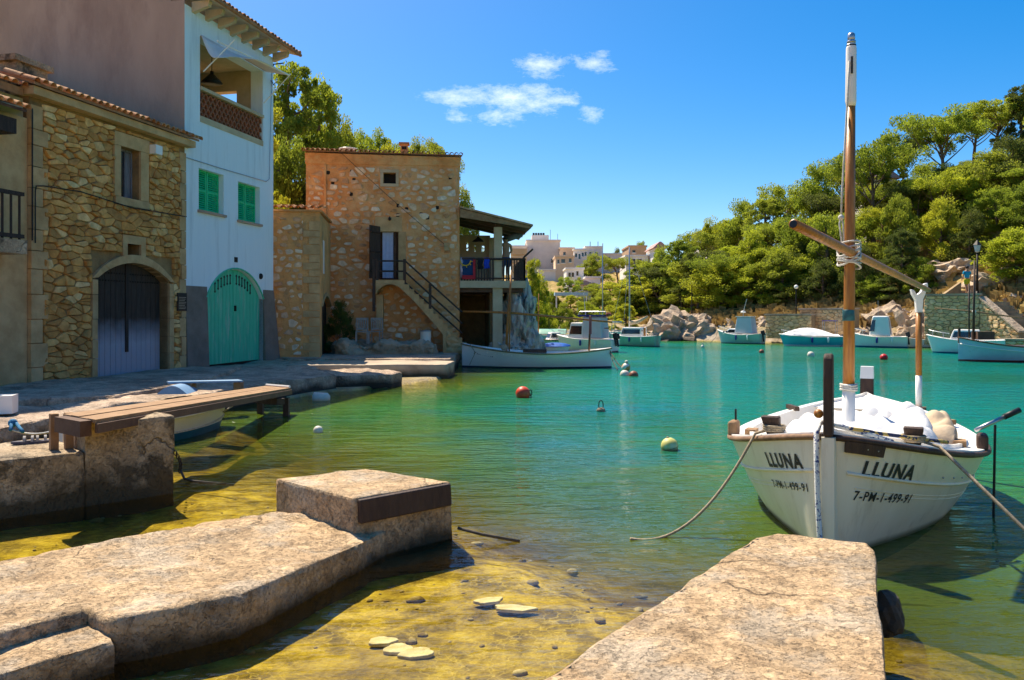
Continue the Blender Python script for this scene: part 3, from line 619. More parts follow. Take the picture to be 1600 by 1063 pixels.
# ---------------------------------------------------------------- rubble stone house on the left
rng = random.Random(4)
FA = Frame(-12.94 + .22 * 12, 12, .22, 1.0)
def fu(px): return FA.u(px)
GA = .45
u_l, u_c, u_b, u_r = fu(-90), fu(46), fu(288.5), fu(427)
house = thing('stone_house', 'rubble stone house with arched blackened double door', 'house', FA.W(u_c, 0))
dr = (fu(149), fu(262), GA - .1, FA.z(205, 411)); wn = (fu(186.5), fu(217), FA.z(200, 310), FA.z(200, 232)); vt = (fu(196.5), fu(217.5), FA.z(207, 400), FA.z(207, 382))
EV = 6.12
wm_ = wall(FA, u_c, u_b - .003, .2, EV, -.45, 0, [dr, wn, vt]); spandrel(wm_, FA, dr[0], dr[1], FA.z(205, 437), dr[3], dr[3] + .001, -.45, 0)
wm_.fbox(FA, u_c, u_b - .003, .2, EV, -5.5, -5.2); wm_.fbox(FA, u_c, u_c + .3, .2, EV, -5.2, -.45)
wm_.build('wall', mortar, house)
zs = FA.z(205, 437)
big = [(dr[0] - .16, dr[1] + .16, GA - .1, dr[3] + .20), (fu(176), fu(231), FA.z(203, 323), FA.z(203, 212)), (fu(189), fu(225), FA.z(207, 400), FA.z(207, 368))]
stones(FA, voronoi(u_c + .30, u_b - .24, .42, EV - .06, .27, .135, big, rng, .55), rubble, house, rng, .009, (.02, .085), most=285)
# dressed corner stones, door arch, window surround
z = .42; k = 0
while z < EV - .3:
    h_ = rng.uniform(.28, .5); wq = .40 if k % 2 else .27
    MB().fbox(FA, u_c - .02, u_c + wq, z + .008, min(z + h_, EV - .05) - .008, -.05, .055 + rng.uniform(0, .012)).build('quoin', dressed, house)
    MB().fbox(FA, u_b - (.2 if k % 2 else .27), u_b - .012, z + .008, min(z + h_, EV - .05) - .008, -.05, .05 + rng.uniform(0, .012)).build('quoin', dressed, house)
    z += h_; k += 1
ap = arch_pts(dr[0], dr[1], zs, dr[3], 13); ap2 = arch_pts(dr[0] - .17, dr[1] + .17, zs - .02, dr[3] + .19, 13)
for i in range(13):
    a, b, c, d = ap[i], ap[i + 1], ap2[i + 1], ap2[i]
    MB().prism([FA.W(*q, -.2) for q in (a, b, c, d)], Vector((FA.nx, FA.ny, 0)) * (.27 + rng.uniform(0, .015))).build('arch_stone', dressed, house)
z = .42
while z < zs - .05:
    h_ = min(rng.uniform(.3, .55), zs - z)
    for a, b in ((dr[0] - .16, dr[0]), (dr[1], dr[1] + .16)): MB().fbox(FA, a, b, z + .006, z + h_ - .006, -.2, .06 + rng.uniform(0, .012)).build('jamb_stone', dressed, house)
    z += h_
door = MB().fbox(FA, dr[0], dr[1], GA - .1, zs, -.32, -.28).build('door', dark_void, house)
spl = FA.z(205, 520)
arch_door(FA, dr[0] + .01, dr[1] - .01, GA - .02, zs, dr[3], -.26, .05, 14, door_wood, door)
mb = MB(); mb.fbox(FA, (dr[0] + dr[1]) / 2 - .045, (dr[0] + dr[1]) / 2 + .045, GA + .5, dr[3] - .02, -.205, -.175); mb.build('meeting_stile', black_wood, door)
mb = MB()
for r_ in range(2):
    for i in range(26):
        uu = dr[0] + .12 + (dr[1] - dr[0] - .24) * i / 25; mb.cbox(FA.W(uu, zs + .13 - r_ * .17, -.20), .03, .03, .03, math.atan2(FA.uy, FA.ux))
tag(mb.build('door_studs', iron, door), kind='stuff')
for a, b, c, d, nm in ((fu(176), fu(186.5), wn[2], wn[3], 'window_jamb'), (fu(217), fu(230), wn[2], wn[3], 'window_jamb'), (fu(176), fu(231), wn[3], FA.z(203, 212), 'window_lintel'), (fu(178), fu(231), FA.z(203, 323), wn[2], 'window_sill')):
    MB().fbox(FA, a + .004, b - .004, c + .004, d - .004, -.25, .05).build(nm, dressed, house)
win = pane(FA, wn[0], wn[1], wn[2], wn[3], -.24, house, dark_void, 'window')
um = (wn[0] * .35 + wn[1] * .65)
mb = MB()
for a, b, c, d in ((wn[0], wn[0] + .05, wn[2], wn[3]), (wn[1] - .05, wn[1], wn[2], wn[3]), (wn[0], wn[1], wn[3] - .05, wn[3]), (wn[0], wn[1], wn[2], wn[2] + .05), (um - .025, um + .025, wn[2], wn[3])): mb.fbox(FA, a, b, c, d, -.225, -.18)
mb.build('window_frame', grey_wood, win); pane(FA, um + .03, wn[1] - .05, wn[2] + .05, wn[3] - .05, -.21, win, grey_wood, 'curtain'); pane(FA, wn[0] + .05, um - .03, wn[2] + .05, wn[3] - .05, -.205, win)
pane(FA, vt[0], vt[1], vt[2], vt[3], -.3, house, dark_void, 'vent_opening')
for a, b, c, d in ((fu(189), vt[0], vt[2] - .02, vt[3]), (vt[1], fu(225), vt[2] - .02, vt[3]), (fu(189), fu(225), vt[3], FA.z(207, 369))): MB().fbox(FA, a + .004, b - .004, c, d, -.2, .055).build('vent_surround', dressed, house)
MB().fbox(FA, u_c - .15, u_b + .12, EV, EV + .16, -.3, .24).build('cornice', dressed, house)
mb = MB(); sl = .33
for f_ in (0,): mb.hexa([FA.W(u_c - .2, EV + .165, .30), FA.W(u_b + .18, EV + .165, .30), FA.W(u_b - .01, EV + .165 + 5.8 * sl, -5.5), FA.W(u_c - .2, EV + .165 + 5.8 * sl, -5.5), FA.W(u_c - .2, EV + .22, .30), FA.W(u_b + .18, EV + .22, .30), FA.W(u_b - .01, EV + .22 + 5.8 * sl, -5.5), FA.W(u_c - .2, EV + .22 + 5.8 * sl, -5.5)])
roof = mb.build('roof', terracotta, house)
tile_row(FA, u_c - .18, u_b + .16, EV + .215, .36, math.atan(sl), house, .185, 2, rng)
# plaque, lamp box and pipes fixed to the wall
mb = MB(); lp = thing('wall_plaque', 'small dark information plaque on the stone jamb', 'plaque', FA.W(fu(280), FA.z(280, 470), .1))
mb.fbox(FA, fu(273), fu(287.5), FA.z(280, 486), FA.z(280, 458), .062, .085); mb.build('plate', black_ink, lp)
for i in range(8):
    zz = FA.z(280, 465 + i * 2.5); MB().fbox(FA, fu(275), fu(286 - (i % 3)), zz - .006, zz + .006, .086, .089).build('text_line', steel, lp)
mb = MB(); mb.fbox(FA, fu(231), fu(241.5), FA.z(236, 242), FA.z(236, 228), .05, .22); tag(mb.build('lamp_box', white_paint), 'small white lamp box under the stone house eave', 'wall lamp')
pipe = thing('wall_pipe', 'thin dark pipe running down and across the rubble wall', 'pipe', FA.W(u_c, 3, .1))
MB().tube([FA.W(fu(44.5), FA.z(44, 170), .09), FA.W(fu(44.5), FA.z(44, 376), .09)], .014, 6).build('downpipe', iron, pipe)
MB().tube([FA.W(fu(48.5), FA.z(48, 380), .10), FA.W(fu(48.5), FA.z(48, 300), .10), FA.W(fu(50), FA.z(50, 291), .10), FA.W(fu(62), FA.z(62, 291), .10), FA.W(fu(120), FA.z(120, 300), .10), FA.W(fu(200), FA.z(200, 325), .10), FA.W(fu(286), FA.z(286, 339), .10)], .012, 6).build('cable', iron, pipe)

# neighbouring house at the picture's edge, with a balcony
nb_ = thing('stone_house', 'ochre house cut by the picture edge, with balcony and railing', 'house', FA.W(u_l, 0))
mb = wall(FA, u_l, u_c - .03, .2, FA.z(20, 178), -.5, -.02, []); mb.build('wall', dressed, nb_)
MB().fbox(FA, u_l, u_c - .03, FA.z(20, 178), EV - .05, -5.4, -.12).build('upper_wall', cream_trim, nb_)
ube = FA.u(39, .5); zb0, zb1 = FA.z(20, 396, .5), FA.z(20, 374, .5)
MB().fbox(FA, u_l - 1, ube, zb0, zb1, -.02, .55).build('balcony_slab', plaster_pier, nb_)
zr0, zr1 = FA.z(20, 368, .5), FA.z(20, 301, .5)
for uu in np.arange(u_l - .95, ube - .05, .19): MB().tube([FA.W(uu, zb1, .48), FA.W(uu, zr1, .48)], .022, 6).build('baluster', black_wood, nb_)
for zz in (zr0, zr1): MB().fbox(FA, u_l - 1, ube - .03, zz - .035, zz + .035, .44, .52).build('rail', black_wood, nb_)
MB().fbox(FA, u_l - 1, FA.u(26, .35), FA.z(10, 213), FA.z(10, 190), -.02, .35).build('beam', black_wood, nb_)
mb = MB(); z0_ = FA.z(20, 178); mb.hexa([FA.W(u_l, z0_ - .05, .5), FA.W(FA.u(42, .5), z0_ - .05, .5), FA.W(u_c - .04, z0_ + .15, -.12), FA.W(u_l, z0_ + .15, -.12), FA.W(u_l, z0_, .5), FA.W(FA.u(42, .5), z0_, .5), FA.W(u_c - .04, z0_ + .2, -.12), FA.W(u_l, z0_ + .2, -.12)]); mb.build('roof', beam_wood, nb_)
tile_row(FA, u_l, FA.u(40, .5), z0_ + .02, .55, .3, nb_, .19, 2, rng)
tile_row(FA, u_l, u_c - .05, EV + .12, .12, .33, nb_, .19, 1, rng)
MB().hexa([FA.W(u_l, EV - .05, .05), FA.W(u_c - .21, EV - .05, .05), FA.W(u_c - .21, EV + 1.6, -5.4), FA.W(u_l, EV + 1.6, -5.4), FA.W(u_l, EV + .1, .05), FA.W(u_c - .21, EV + .1, .05), FA.W(u_c - .21, EV + 1.75, -5.4), FA.W(u_l, EV + 1.75, -5.4)]).build('roof', terracotta, nb_)
cu = FA.u(40, -1.2)
ch = MB().fbox(FA, cu - .45, cu + .38, EV, FA.z(40, 106, -1.2), -1.7, -1.0).build('chimney', plaster_pier, nb_)
MB().fbox(FA, cu - .55, cu + .48, FA.z(40, 106, -1.2), FA.z(40, 97, -1.2), -1.8, -.92).build('chimney_cap', plaster_pier, ch)

# ---------------------------------------------------------------- pale blue house
bh = thing('blue_house', 'tall pale blue house with green shutters and arched green door', 'house', FA.W(u_b, 0))
d2 = (fu(322.5), fu(411), GA - .1, FA.z(366, 421)); zs2 = FA.z(366, 466)
w1_ = (fu(310.5), fu(349.5), FA.z(330, 332), FA.z(330, 268)); w2_ = (fu(372), fu(406), FA.z(388, 347), FA.z(388, 288)); lg = (fu(312.5), fu(410.5), FA.z(312, 190), FA.z(312, 55)); WT = 9.82
mb = wall(FA, u_b, u_r, .2, WT, -.4, 0, [d2, w1_, w2_, lg]); spandrel(mb, FA, d2[0], d2[1], zs2, d2[3], d2[3] + .001, -.4, 0)
mb.build('wall', blue_wall, bh)
SL = .30
mb = MB(); dp_ = 7.0                # gable wall towards the stone house and the two far walls
def gable(uu0, uu1): mb.hexa([FA.W(uu0, .2, -.4), FA.W(uu1, .2, -.4), FA.W(uu1, .2, -dp_), FA.W(uu0, .2, -dp_), FA.W(uu0, WT + .12, -.4), FA.W(uu1, WT + .12, -.4), FA.W(uu1, WT + dp_ * SL, -dp_), FA.W(uu0, WT + dp_ * SL, -dp_)])
gable(u_b, u_b + .3); mb.fbox(FA, u_b - .002, u_b - .0005, EV + .3, WT + .1, -.42, -.002)
mb.build('gable_wall', brown_render, bh)
mb = MB(); lgz = lg[2]              # far gable with an opening beside the loggia
Fg = Frame(*FA.W(u_r, 0, 0)[:2], -FA.nx, -FA.ny)
wall(Frame(FA.W(u_r - .3, 0, -.4).x, FA.W(u_r - .3, 0, -.4).y, -FA.nx, -FA.ny), 0, dp_ - .4, .2, WT, -.3, 0, [(.5, 2.5, lg[2] + .72, lg[2] + 1.75)], mb)
mb.fbox(FA, u_b + .31, u_r - .31, .2, lg[2] - .15, -dp_, -dp_ + .3)
mb.fbox(FA, u_b + .31, u_r - .31, lg[2] - .15, WT, -3.6, -3.4)
mb.build('inner_wall', cream_trim, bh)
MB().fbox(FA, u_b + .31, u_r - .31, lg[2] - .14, lg[2] - .004, -3.4, -.41).build('loggia_floor', cream_trim, bh)
MB().fbox(FA, u_b + .31, u_r - .31, lg[3] + .05, lg[3] + .2, -3.4, -.41).build('loggia_ceiling', cream_trim, bh)
pz = FA.z(300, 447)      # plinth with battered foot
for a, b in ((u_b + .01, d2[0]), (d2[1], u_r)):
    e = .28 if b == u_r else 0.0
    MB().hexa([FA.W(a, .2, .10), FA.W(b + e, .2, .10), FA.W(b + e, .2, -.3), FA.W(a, .2, -.3), FA.W(a, pz, .015), FA.W(b + .01, pz, .015), FA.W(b + .01, pz, -.3), FA.W(a, pz, -.3)]).build('plinth', plinth_grey, bh)
door = MB().fbox(FA, d2[0], d2[1], GA - .1, zs2, -.2, -.17).build('door', dark_void, bh)
arch_door(FA, d2[0] + .01, d2[1] - .01, GA, zs2, d2[3], -.16, .05, 16, green_paint, door, gap=.004)
um = (d2[0] + d2[1]) / 2; MB().fbox(FA, um - .02, um + .02, GA, d2[3] - .03, -.105, -.09).build('meeting_stile', green_paint, door)
ap = arch_pts(d2[0] - .02, d2[1] + .02, zs2, d2[3] + .03, 16)
MB().tube([FA.W(a, b, .01) for a, b in ap], .025, 6).build('arch_trim', green_paint, door)
apd = arch_pts(d2[0], d2[1], zs2, d2[3], 40); mb = MB()
for i in range(6):
    for s in (-1, 1):
        uu = um + s * (.16 + i * .15); zz = float(np.interp(uu, [q[0] for q in apd], [q[1] for q in apd])) - .28
        q = FA.W(uu, zz, -.102); mb.cbox(q, .03, .012, .20, math.atan2(FA.uy, FA.ux)); mb.cbox(q + Vector((0, 0, .11)), .06, .014, .06, math.atan2(FA.uy, FA.ux), ry=R(45)); mb.cbox(q - Vector((0, 0, .11)), .06, .014, .06, math.atan2(FA.uy, FA.ux), ry=R(45))
tag(mb.build('cut_outs', black_ink, door), kind='stuff')
MB().cbox(FA.W(um + .07, FA.z(366, 482), -.08), .05, .05, .16, math.atan2(FA.uy, FA.ux)).build('handle', iron, door)
for (a, b, c, d) in (w1_, w2_):
    win = pane(FA, a, b, c, d, -.36, bh, glass_dark, 'window')
    MB().fbox(FA, a - .06, b + .06, c - .07, c - .002, -.3, .07).build('sill', brown_render, win)
    hw = (b - a) / 2; nsl = 17
    for s in range(2):
        l0, l1 = a + s * hw + .01, a + (s + 1) * hw - .01; mb = MB()
        for q in ((l0, l0 + .05, c, d), (l1 - .05, l1, c, d), (l0 + .05, l1 - .05, c, c + .06), (l0 + .05, l1 - .05, d - .06, d), (l0 + .05, l1 - .05, (c + d) / 2 - .03, (c + d) / 2 + .03)): mb.fbox(FA, *q, -.19, -.15)
        sh = mb.build('shutter', shutter_green, bh)
        for i in range(nsl):
            zz = c + .09 + (d - c - .18) * i / (nsl - 1)
            if abs(zz - (c + d) / 2) < .04: continue
            MB().cbox(FA.W((l0 + l1) / 2, zz, -.17), l1 - l0 - .1, .012, .055, math.atan2(FA.uy, FA.ux), rx=R(-35)).build('slat', shutter_green, sh)
# loggia: balustrade of clay tiles, rail, awning and lamp
zl0, zl1 = lg[2] + .16, FA.z(312, 140)
MB().fbox(FA, lg[0], lg[1], lg[2], zl0, -.3, .02).build('parapet_base', cream_trim, bh)
MB().fbox(FA, lg[0], lg[1], zl1, zl1 + .09, -.3, .05).build('parapet_rail', cream_trim, bh)
nr, nc = 5, 15; cw_ = (lg[1] - lg[0]) / nc; rh = (zl1 - zl0) / nr
def scallop():
    mb = MB(); n = 8; rr = cw_ * .5; o_ = [(rr * math.cos(math.pi * i / n), rh * 1.06 * math.sin(math.pi * i / n)) for i in range(n + 1)]; i_ = [(x * .66, y * .68) for x, y in o_]
    for d in (0, 1): pass
    for i in range(n):
        a, b, c, d = o_[i], o_[i + 1], i_[i + 1], i_[i]
        mb.hexa([Vector((q[0], y, q[1])) for y in (-.06,) for q in (d, c, b, a)] + [Vector((q[0], .06, q[1])) for q in (d, c, b, a)])
    return mb.mesh('lattice_tile', lattice_clay)
SC = scallop(); lat = MB().fbox(FA, lg[0], lg[1], zl0 - .001, zl0 + .012, -.2, 0).build('lattice', lattice_clay, bh)
for r_ in range(nr):
    for i in range(nc - (r_ % 2)):
        ob = link('lattice_tile', SC, lat); ob.location = FA.W(lg[0] + cw_ * (i + .5 + .5 * (r_ % 2)), zl0 + rh * r_ * .96, -.09); ob.rotation_euler = (0, 0, math.atan2(FA.uy, FA.ux))
aw = thing('awning', 'white canvas awning rolled half down over the loggia', 'awning', FA.W(lg[0], 9, .1))
zt = lg[3] + .02; rows = []
for i in range(13):
    uu = lg[0] + .02 + (lg[1] - lg[0] + .1) * i / 12; f_ = max(0.0, 1 - i / 7.5)
    rows.append([FA.W(uu, zt - .16 * s - (.50 * f_ ** 1.5) * math.sin(s * math.pi * .62) - .015 * math.sin(i * 1.9) * s, .03 + s * (.74 - .30 * f_)) for s in np.linspace(0, 1, 7)])
cvs = MB().grid(rows).build('canvas', cloth_white, aw, True); cvs.modifiers.new('s', 'SOLIDIFY').thickness = .012
MB().tube([FA.W(lg[0] + .02, zt - .20, .50), FA.W(lg[1] + .15, zt - .16, .80)], .028, 8).build('front_bar', white_paint, aw)
for uu, zz in ((lg[0] + .12, zt - .95), (lg[1] + .02, zt - 1.0)): MB().tube([FA.W(uu, zz, .02), FA.W(uu + .25, zt - .08, .79)], .016, 6).build('arm', white_paint, aw)
lamp = thing('pendant_lamp', 'dark metal pendant lamp hanging in the loggia', 'lamp', FA.W(FA.u(331, -.8), FA.z(331, 128, -.8), -.8))
lc = FA.W(FA.u(331, -.8), FA.z(331, 130, -.8), -.8)
MB().lathe(lc, [(.30, 0), (.26, .05), (.10, .22), (.05, .26), (.05, .34)], 18).build('lamp_shade', iron, lamp, True); MB().tube([lc + Vector((0, 0, .3)), lc + Vector((0, 0, 1.0))], .01, 6).build('cord', iron, lamp)
# eaves
rb = MB().hexa([FA.W(u_b - .05, WT + .16, .62), FA.W(u_r + .45, WT + .16, .62), FA.W(u_r + .45, WT + .16 + (dp_ + .6) * SL, -dp_), FA.W(u_b - .05, WT + .16 + (dp_ + .6) * SL, -dp_), FA.W(u_b - .05, WT + .22, .62), FA.W(u_r + .45, WT + .22, .62), FA.W(u_r + .45, WT + .22 + (dp_ + .6) * SL, -dp_), FA.W(u_b - .05, WT + .22 + (dp_ + .6) * SL, -dp_)]).build('roof', cream_trim, bh)
for uu in np.linspace(u_b + .3, u_r - .05, 8): MB().hexa([FA.W(uu, WT + .02, .48), FA.W(uu + .13, WT + .02, .48), FA.W(uu + .13, WT - .12, 0), FA.W(uu, WT - .12, 0), FA.W(uu, WT + .16, .52), FA.W(uu + .13, WT + .16, .52), FA.W(uu + .13, WT + .16, 0), FA.W(uu, WT + .16, 0)]).build('rafter', cream_trim, bh)
tile_row(FA, u_b - .02, u_r + .42, WT + .22, .68, math.atan(SL), bh, .19, 2, rng)
MB().tube([FA.W(u_b - .03, WT + .17, .70), FA.W(u_r + .45, WT + .17, .70)], .05, 8).build('gutter', terracotta, bh)
pp_ = thing('wall_cable', 'thin grey cable looping along the blue facade', 'cable', FA.W(u_b, 5, .03))
MB().tube([FA.W(fu(289), FA.z(289, 246), .02), FA.W(fu(340), FA.z(340, 262), .02), FA.W(fu(415), FA.z(415, 284), .02), FA.W(fu(420), FA.z(420, 280), .02), FA.W(fu(424), FA.z(424, 110), .02)], .010, 6).build('wire', steel, pp_)
br = thing('awning_bracket', 'black iron bracket at the blue house corner', 'bracket', FA.W(u_r, 8.5, .1))
MB().tube([FA.W(fu(423), FA.z(423, 112), .05), FA.W(fu(423), FA.z(423, 101), .1), FA.W(fu(427), FA.z(427, 100), .35)], .02, 6).build('arm', iron, br); MB().tube([FA.W(fu(421), FA.z(421, 126), .05), FA.W(fu(423), FA.z(423, 133), .1), FA.W(fu(426), FA.z(426, 128), .12)], .016, 6).build('hook', iron, br)
mb = MB(); mb.fbox(FA, fu(366), fu(371), FA.z(368, 410), FA.z(368, 402), 0, .012); tag(mb.build('number_plate', iron), 'tiny dark house number plate above the green door', 'sign')
mb = MB(); mb.ball(FA.W(fu(406), FA.z(406, 432), .03), .07, .05, .09); tag(mb.build('wall_lamp', iron), 'small round fitting on the blue wall by the door arch', 'wall lamp')
# ---------------------------------------------------------------- stair house (facing the camera), its annex and porch
rng = random.Random(11)
F3 = Frame(-7.47, 29.0, 5.54, .5)
def hu(px, o=0): return F3.u(px, o)
G3 = .42
sh = thing('stair_house', 'tall orange stone house with outside staircase', 'house', F3.W(2.8, 0))
uR = hu(718); ET = F3.z(600, 246)
dd = (hu(592), hu(623), F3.z(607, 437), F3.z(607, 352)); sw = (hu(599), hu(618.5), F3.z(608, 287), F3.z(608, 270))
mb = wall(F3, 0, uR, .2, ET, -.45, 0, [dd, sw]); mb.fbox(F3, 0, .4, .2, ET, -6, -.45); mb.fbox(F3, uR - .4, uR, .2, ET, -6, -.45); mb.fbox(F3, .4, uR - .4, .2, ET, -6, -5.6)
mb.build('wall', orange_mortar, sh)
big = [(hu(585), hu(635), dd[2] - .1, F3.z(607, 339)), (hu(594), hu(623), F3.z(608, 292), F3.z(608, 265))]
pol = voronoi(.05, uR - .05, .5, ET - .35, .36, .21, big, rng)
def zone(pl): return .62 if sum(q[1] for q in pl) / len(pl) > 2.2 else .72
pol = [p_ for p_ in pol if rng.random() < .92]
stones(F3, pol, pale_stone, sh, rng, .012, (.015, .045), (.42, .86), 290)
for i in range(14):                  # open putlog holes
    u_, z_ = rng.uniform(.3, uR - .3), rng.uniform(5.2, ET - .5); stone_mb(F3, [(u_ - .06, z_ - .07), (u_ + .06, z_ - .06), (u_ + .07, z_ + .06), (u_ - .05, z_ + .07)], rng, .0, .012).build('putlog_hole', dark_void, sh)
for a, b, c, d, nm in ((hu(622.5), hu(634.5), dd[2], dd[3] - .25, 'door_jamb'), (hu(586), hu(592), dd[2], dd[3] - .25, 'door_jamb'), (hu(586), hu(628), dd[3] - .24, F3.z(607, 339), 'door_lintel'), (hu(594), sw[0], sw[2], sw[3], 'window_jamb'), (sw[1], hu(623), sw[2], sw[3], 'window_jamb'), (hu(594), hu(623), sw[3], F3.z(608, 265), 'window_lintel'), (hu(594), hu(623), F3.z(608, 292), sw[2], 'window_sill')):
    MB().fbox(F3, a + .003, b - .003, c + .003, d - .003, -.3, .03).build(nm, cream_trim if 'window' in nm else dressed, sh)
pane(F3, *sw, -.3, sh, dark_void, 'window')
door = pane(F3, *dd, -.22, sh, beam_wood, 'door')
rows = []                            # curtain in folds
for i in range(40):
    uu = dd[0] + .12 + (dd[1] - dd[0] - .32) * i / 39; rows.append([F3.W(uu, zz, -.14 + .022 * math.sin(i * 1.25)) for zz in (dd[2] + .06, dd[3] - .25)])
MB().grid(rows).build('curtain', mat('lace_curtain', (.62, .66, .80), (.52, .55, .70), 9, .9), door, True)
MB().fbox(F3, dd[1] - .18, dd[1] - .10, dd[2], dd[3] - .2, -.2, -.1).build('door_frame', beam_wood, door)
shp = MB(); a = F3.W(dd[0] + .02, 0, .03); b_ = F3.W(dd[0] - .30, 0, .55); n_ = (b_ - a).normalized(); tt = Vector((-n_.y, n_.x, 0)) * .04
for z0_, z1_ in ((dd[2] + .02, dd[3] - .06),): shp.hexa([a + Vector((0, 0, z0_)), b_ + Vector((0, 0, z0_)), b_ + tt + Vector((0, 0, z0_)), a + tt + Vector((0, 0, z0_)), a + Vector((0, 0, z1_)), b_ + Vector((0, 0, z1_)), b_ + tt + Vector((0, 0, z1_)), a + tt + Vector((0, 0, z1_))])
so = shp.build('shutter', dark_brown, sh)
for zz in np.linspace(dd[2] + .3, dd[3] - .3, 3): MB().tube([a + tt * 1.3 + Vector((0, 0, zz)), b_ + tt * 1.3 + Vector((0, 0, zz))], .03, 4).build('batten', dark_brown, so)
# eave band, tiles and chimney
MB().hexa([F3.W(-.02, ET - .28, .04), F3.W(uR + .03, ET - .28, .04), F3.W(uR + .03, ET - .28, -.4), F3.W(-.02, ET - .28, -.4), F3.W(-.02, ET + .10, .12), F3.W(uR + .06, ET + .02, .12), F3.W(uR + .06, ET + .02, -.4), F3.W(-.02, ET + .10, -.4)]).build('eave_band', orange_mortar, sh)
MB().hexa([F3.W(-.1, ET + .14, .2), F3.W(uR + .1, ET + .06, .2), F3.W(uR + .1, ET + 1.1, -6), F3.W(-.1, ET + 1.2, -6), F3.W(-.1, ET + .18, .2), F3.W(uR + .1, ET + .10, .2), F3.W(uR + .1, ET + 1.14, -6), F3.W(-.1, ET + 1.24, -6)]).build('roof', terracotta, sh)
for i in range(34):
    ob = link('roof_tile', TILE, sh); ob.location = F3.W(-.05 + (uR + .1) * i / 33, ET + .17 - .08 * i / 33, .28) - sh.location; ob.rotation_euler = (0, -.18, math.atan2(-F3.ny, -F3.nx) + rng.uniform(-.06, .06)); ob.scale = (1, .95, 1)
cu = hu(631.5, -1.2); cz = F3.z(631, 221, -1.2)
chm = MB().fbox(F3, cu - .14, cu + .14, ET + .2, cz - .12, -1.45, -1.15).build('chimney', orange_mortar, sh)
MB().fbox(F3, cu - .20, cu + .20, cz - .12, cz - .05, -1.5, -1.1).build('chimney_cap', terracotta, chm); MB().fbox(F3, cu - .09, cu + .09, cz - .32, cz - .2, -1.149, -1.145).build('flue', dark_void, chm)
dsh = thing('satellite_dish', 'white satellite dish on the stair house roof', 'dish', F3.W(hu(544, -1), ET + .2, -1))
q = F3.W(hu(544, -1), F3.z(544, 238, -1), -1); MB().lathe(q, [(.02, 0), (.2, .03), (.34, .11), (.33, .13), (.02, .02)], 16).build('dish', white_paint, dsh, True); MB().tube([q - Vector((0, 0, .3)), q], .025, 6).build('mast', steel, dsh)
MB().fbox(F3, hu(507) - .02, hu(507) + .07, G3, ET - .3, 0, .07).build('corner_pilaster', orange_mortar, sh)
# staircase
SO = 1.0; zl = F3.z(610, 438, SO); ua, ub, ue = hu(587, SO), hu(632, SO), hu(737, SO); ns = 14
stair = thing('outside_stair', 'stone staircase on an arch up to the curtained door', 'staircase', F3.W(ub, G3, .5))
MB().fbox(F3, ua, ub, zl - .12, zl, .032, SO).build('landing', dressed, stair)
def under(uu):                       # underside of the flight
    if uu < ub: t_ = (uu - ua) / (ub - ua); return zl - .50 + .36 * math.sin(math.pi * min(1, max(0, t_)) ) ** .6
    k = (uu - ub) / (ue - ub); ud = .60
    if k < ud: return zl - .42 - (zl - .42 - 1.02) * (k / ud) ** 1.1
    return None
run = (ue - ub) / ns; rise = (zl - G3) / (ns + 1)
for i in range(ns):
    a, b = ub + i * run, ub + (i + 1) * run; zt_ = zl - (i + 1) * rise
    z0_, z1_ = under(a + .001), under(b)
    if z0_ is None or z1_ is None: z0_ = z1_ = G3
    MB().hexa([F3.W(a, z0_, SO), F3.W(b, z1_, SO), F3.W(b, z1_, .032), F3.W(a, z0_, .032), F3.W(a, zt_, SO), F3.W(b, zt_, SO), F3.W(b, zt_, .032), F3.W(a, zt_, .032)]).build('step', dressed, stair)
    MB().fbox(F3, a - .015, b, zt_, zt_ + .028, .033, SO + .03).build('tread', dressed, stair)
mb = MB(); us = np.linspace(ua, ub, 13)
for a, b in zip(us, us[1:]): mb.hexa([F3.W(a, under(a), SO), F3.W(b, under(b), SO), F3.W(b, under(b), .032), F3.W(a, under(a), .032), F3.W(a, zl - .125, SO), F3.W(b, zl - .125, SO), F3.W(b, zl - .125, .032), F3.W(a, zl - .125, .032)])
mb.build('arch', dressed, stair)
MB().fbox(F3, ua - .02, ua + .22, G3 + .9, zl - .5, .032, .5).build('corbel', dressed, stair)
u_s = ub + .60 * (ue - ub); us0 = u_s + .02
blk = voronoi(us0, ue - .25, G3, 1.25, .33, .19, [], rng, .2)
def stz(uu): return zl - (1 + (uu - ub) / run) * rise
for pl in blk:
    cu_ = sum(q[0] for q in pl) / len(pl); pl = clip(pl, (zl - G3) / (ue - ub) * .93, 1, stz(us0) + (zl - G3) / (ue - ub) * .93 * us0 - .02)
    if len(pl) > 2 and area(pl) > .01: stone_mb(F3, [(q[0], q[1]) for q in pl], rng, .008, SO + .02, SO - .05).build('stone', dressed, stair)
rl = thing('stair_railing', 'dark brown wooden railing of the outside stair', 'railing', F3.W(ub, zl, SO))
SR = SO - .06
def rail(pts, r=.035, nm='rail'): MB().tube(pts, r, 6).build(nm, dark_brown, rl)
ph = F3.z(632, 405, SR); pm = hu(672, SR)
for uu, z0_, z1_ in ((ua + .05, zl - .35, ph), (ub + .0, zl - .3, ph), (pm, F3.z(672, 490, SR), F3.z(672, 444, SR))): MB().fbox(F3, uu - .05, uu + .05, z0_, z1_, SR - .05, SR + .05).build('post', dark_brown, rl)
for py in (408, 424, 440): rail([F3.W(ua, F3.z(610, py, SR), SR), F3.W(ub, F3.z(610, py, SR), SR)])
uE = hu(722, SR)
for p0, p1 in ((407, 488), (424, 506), (441, 521)): rail([F3.W(ub, F3.z(632, p0, SR), SR), F3.W(uE, F3.z(722, p1, SR), SR)])
MB().fbox(F3, ua - .12, ua - .02, F3.z(586, 487, SO), F3.z(586, 405, SO), SO - .12, SO - .02).build('post', dark_brown, rl)
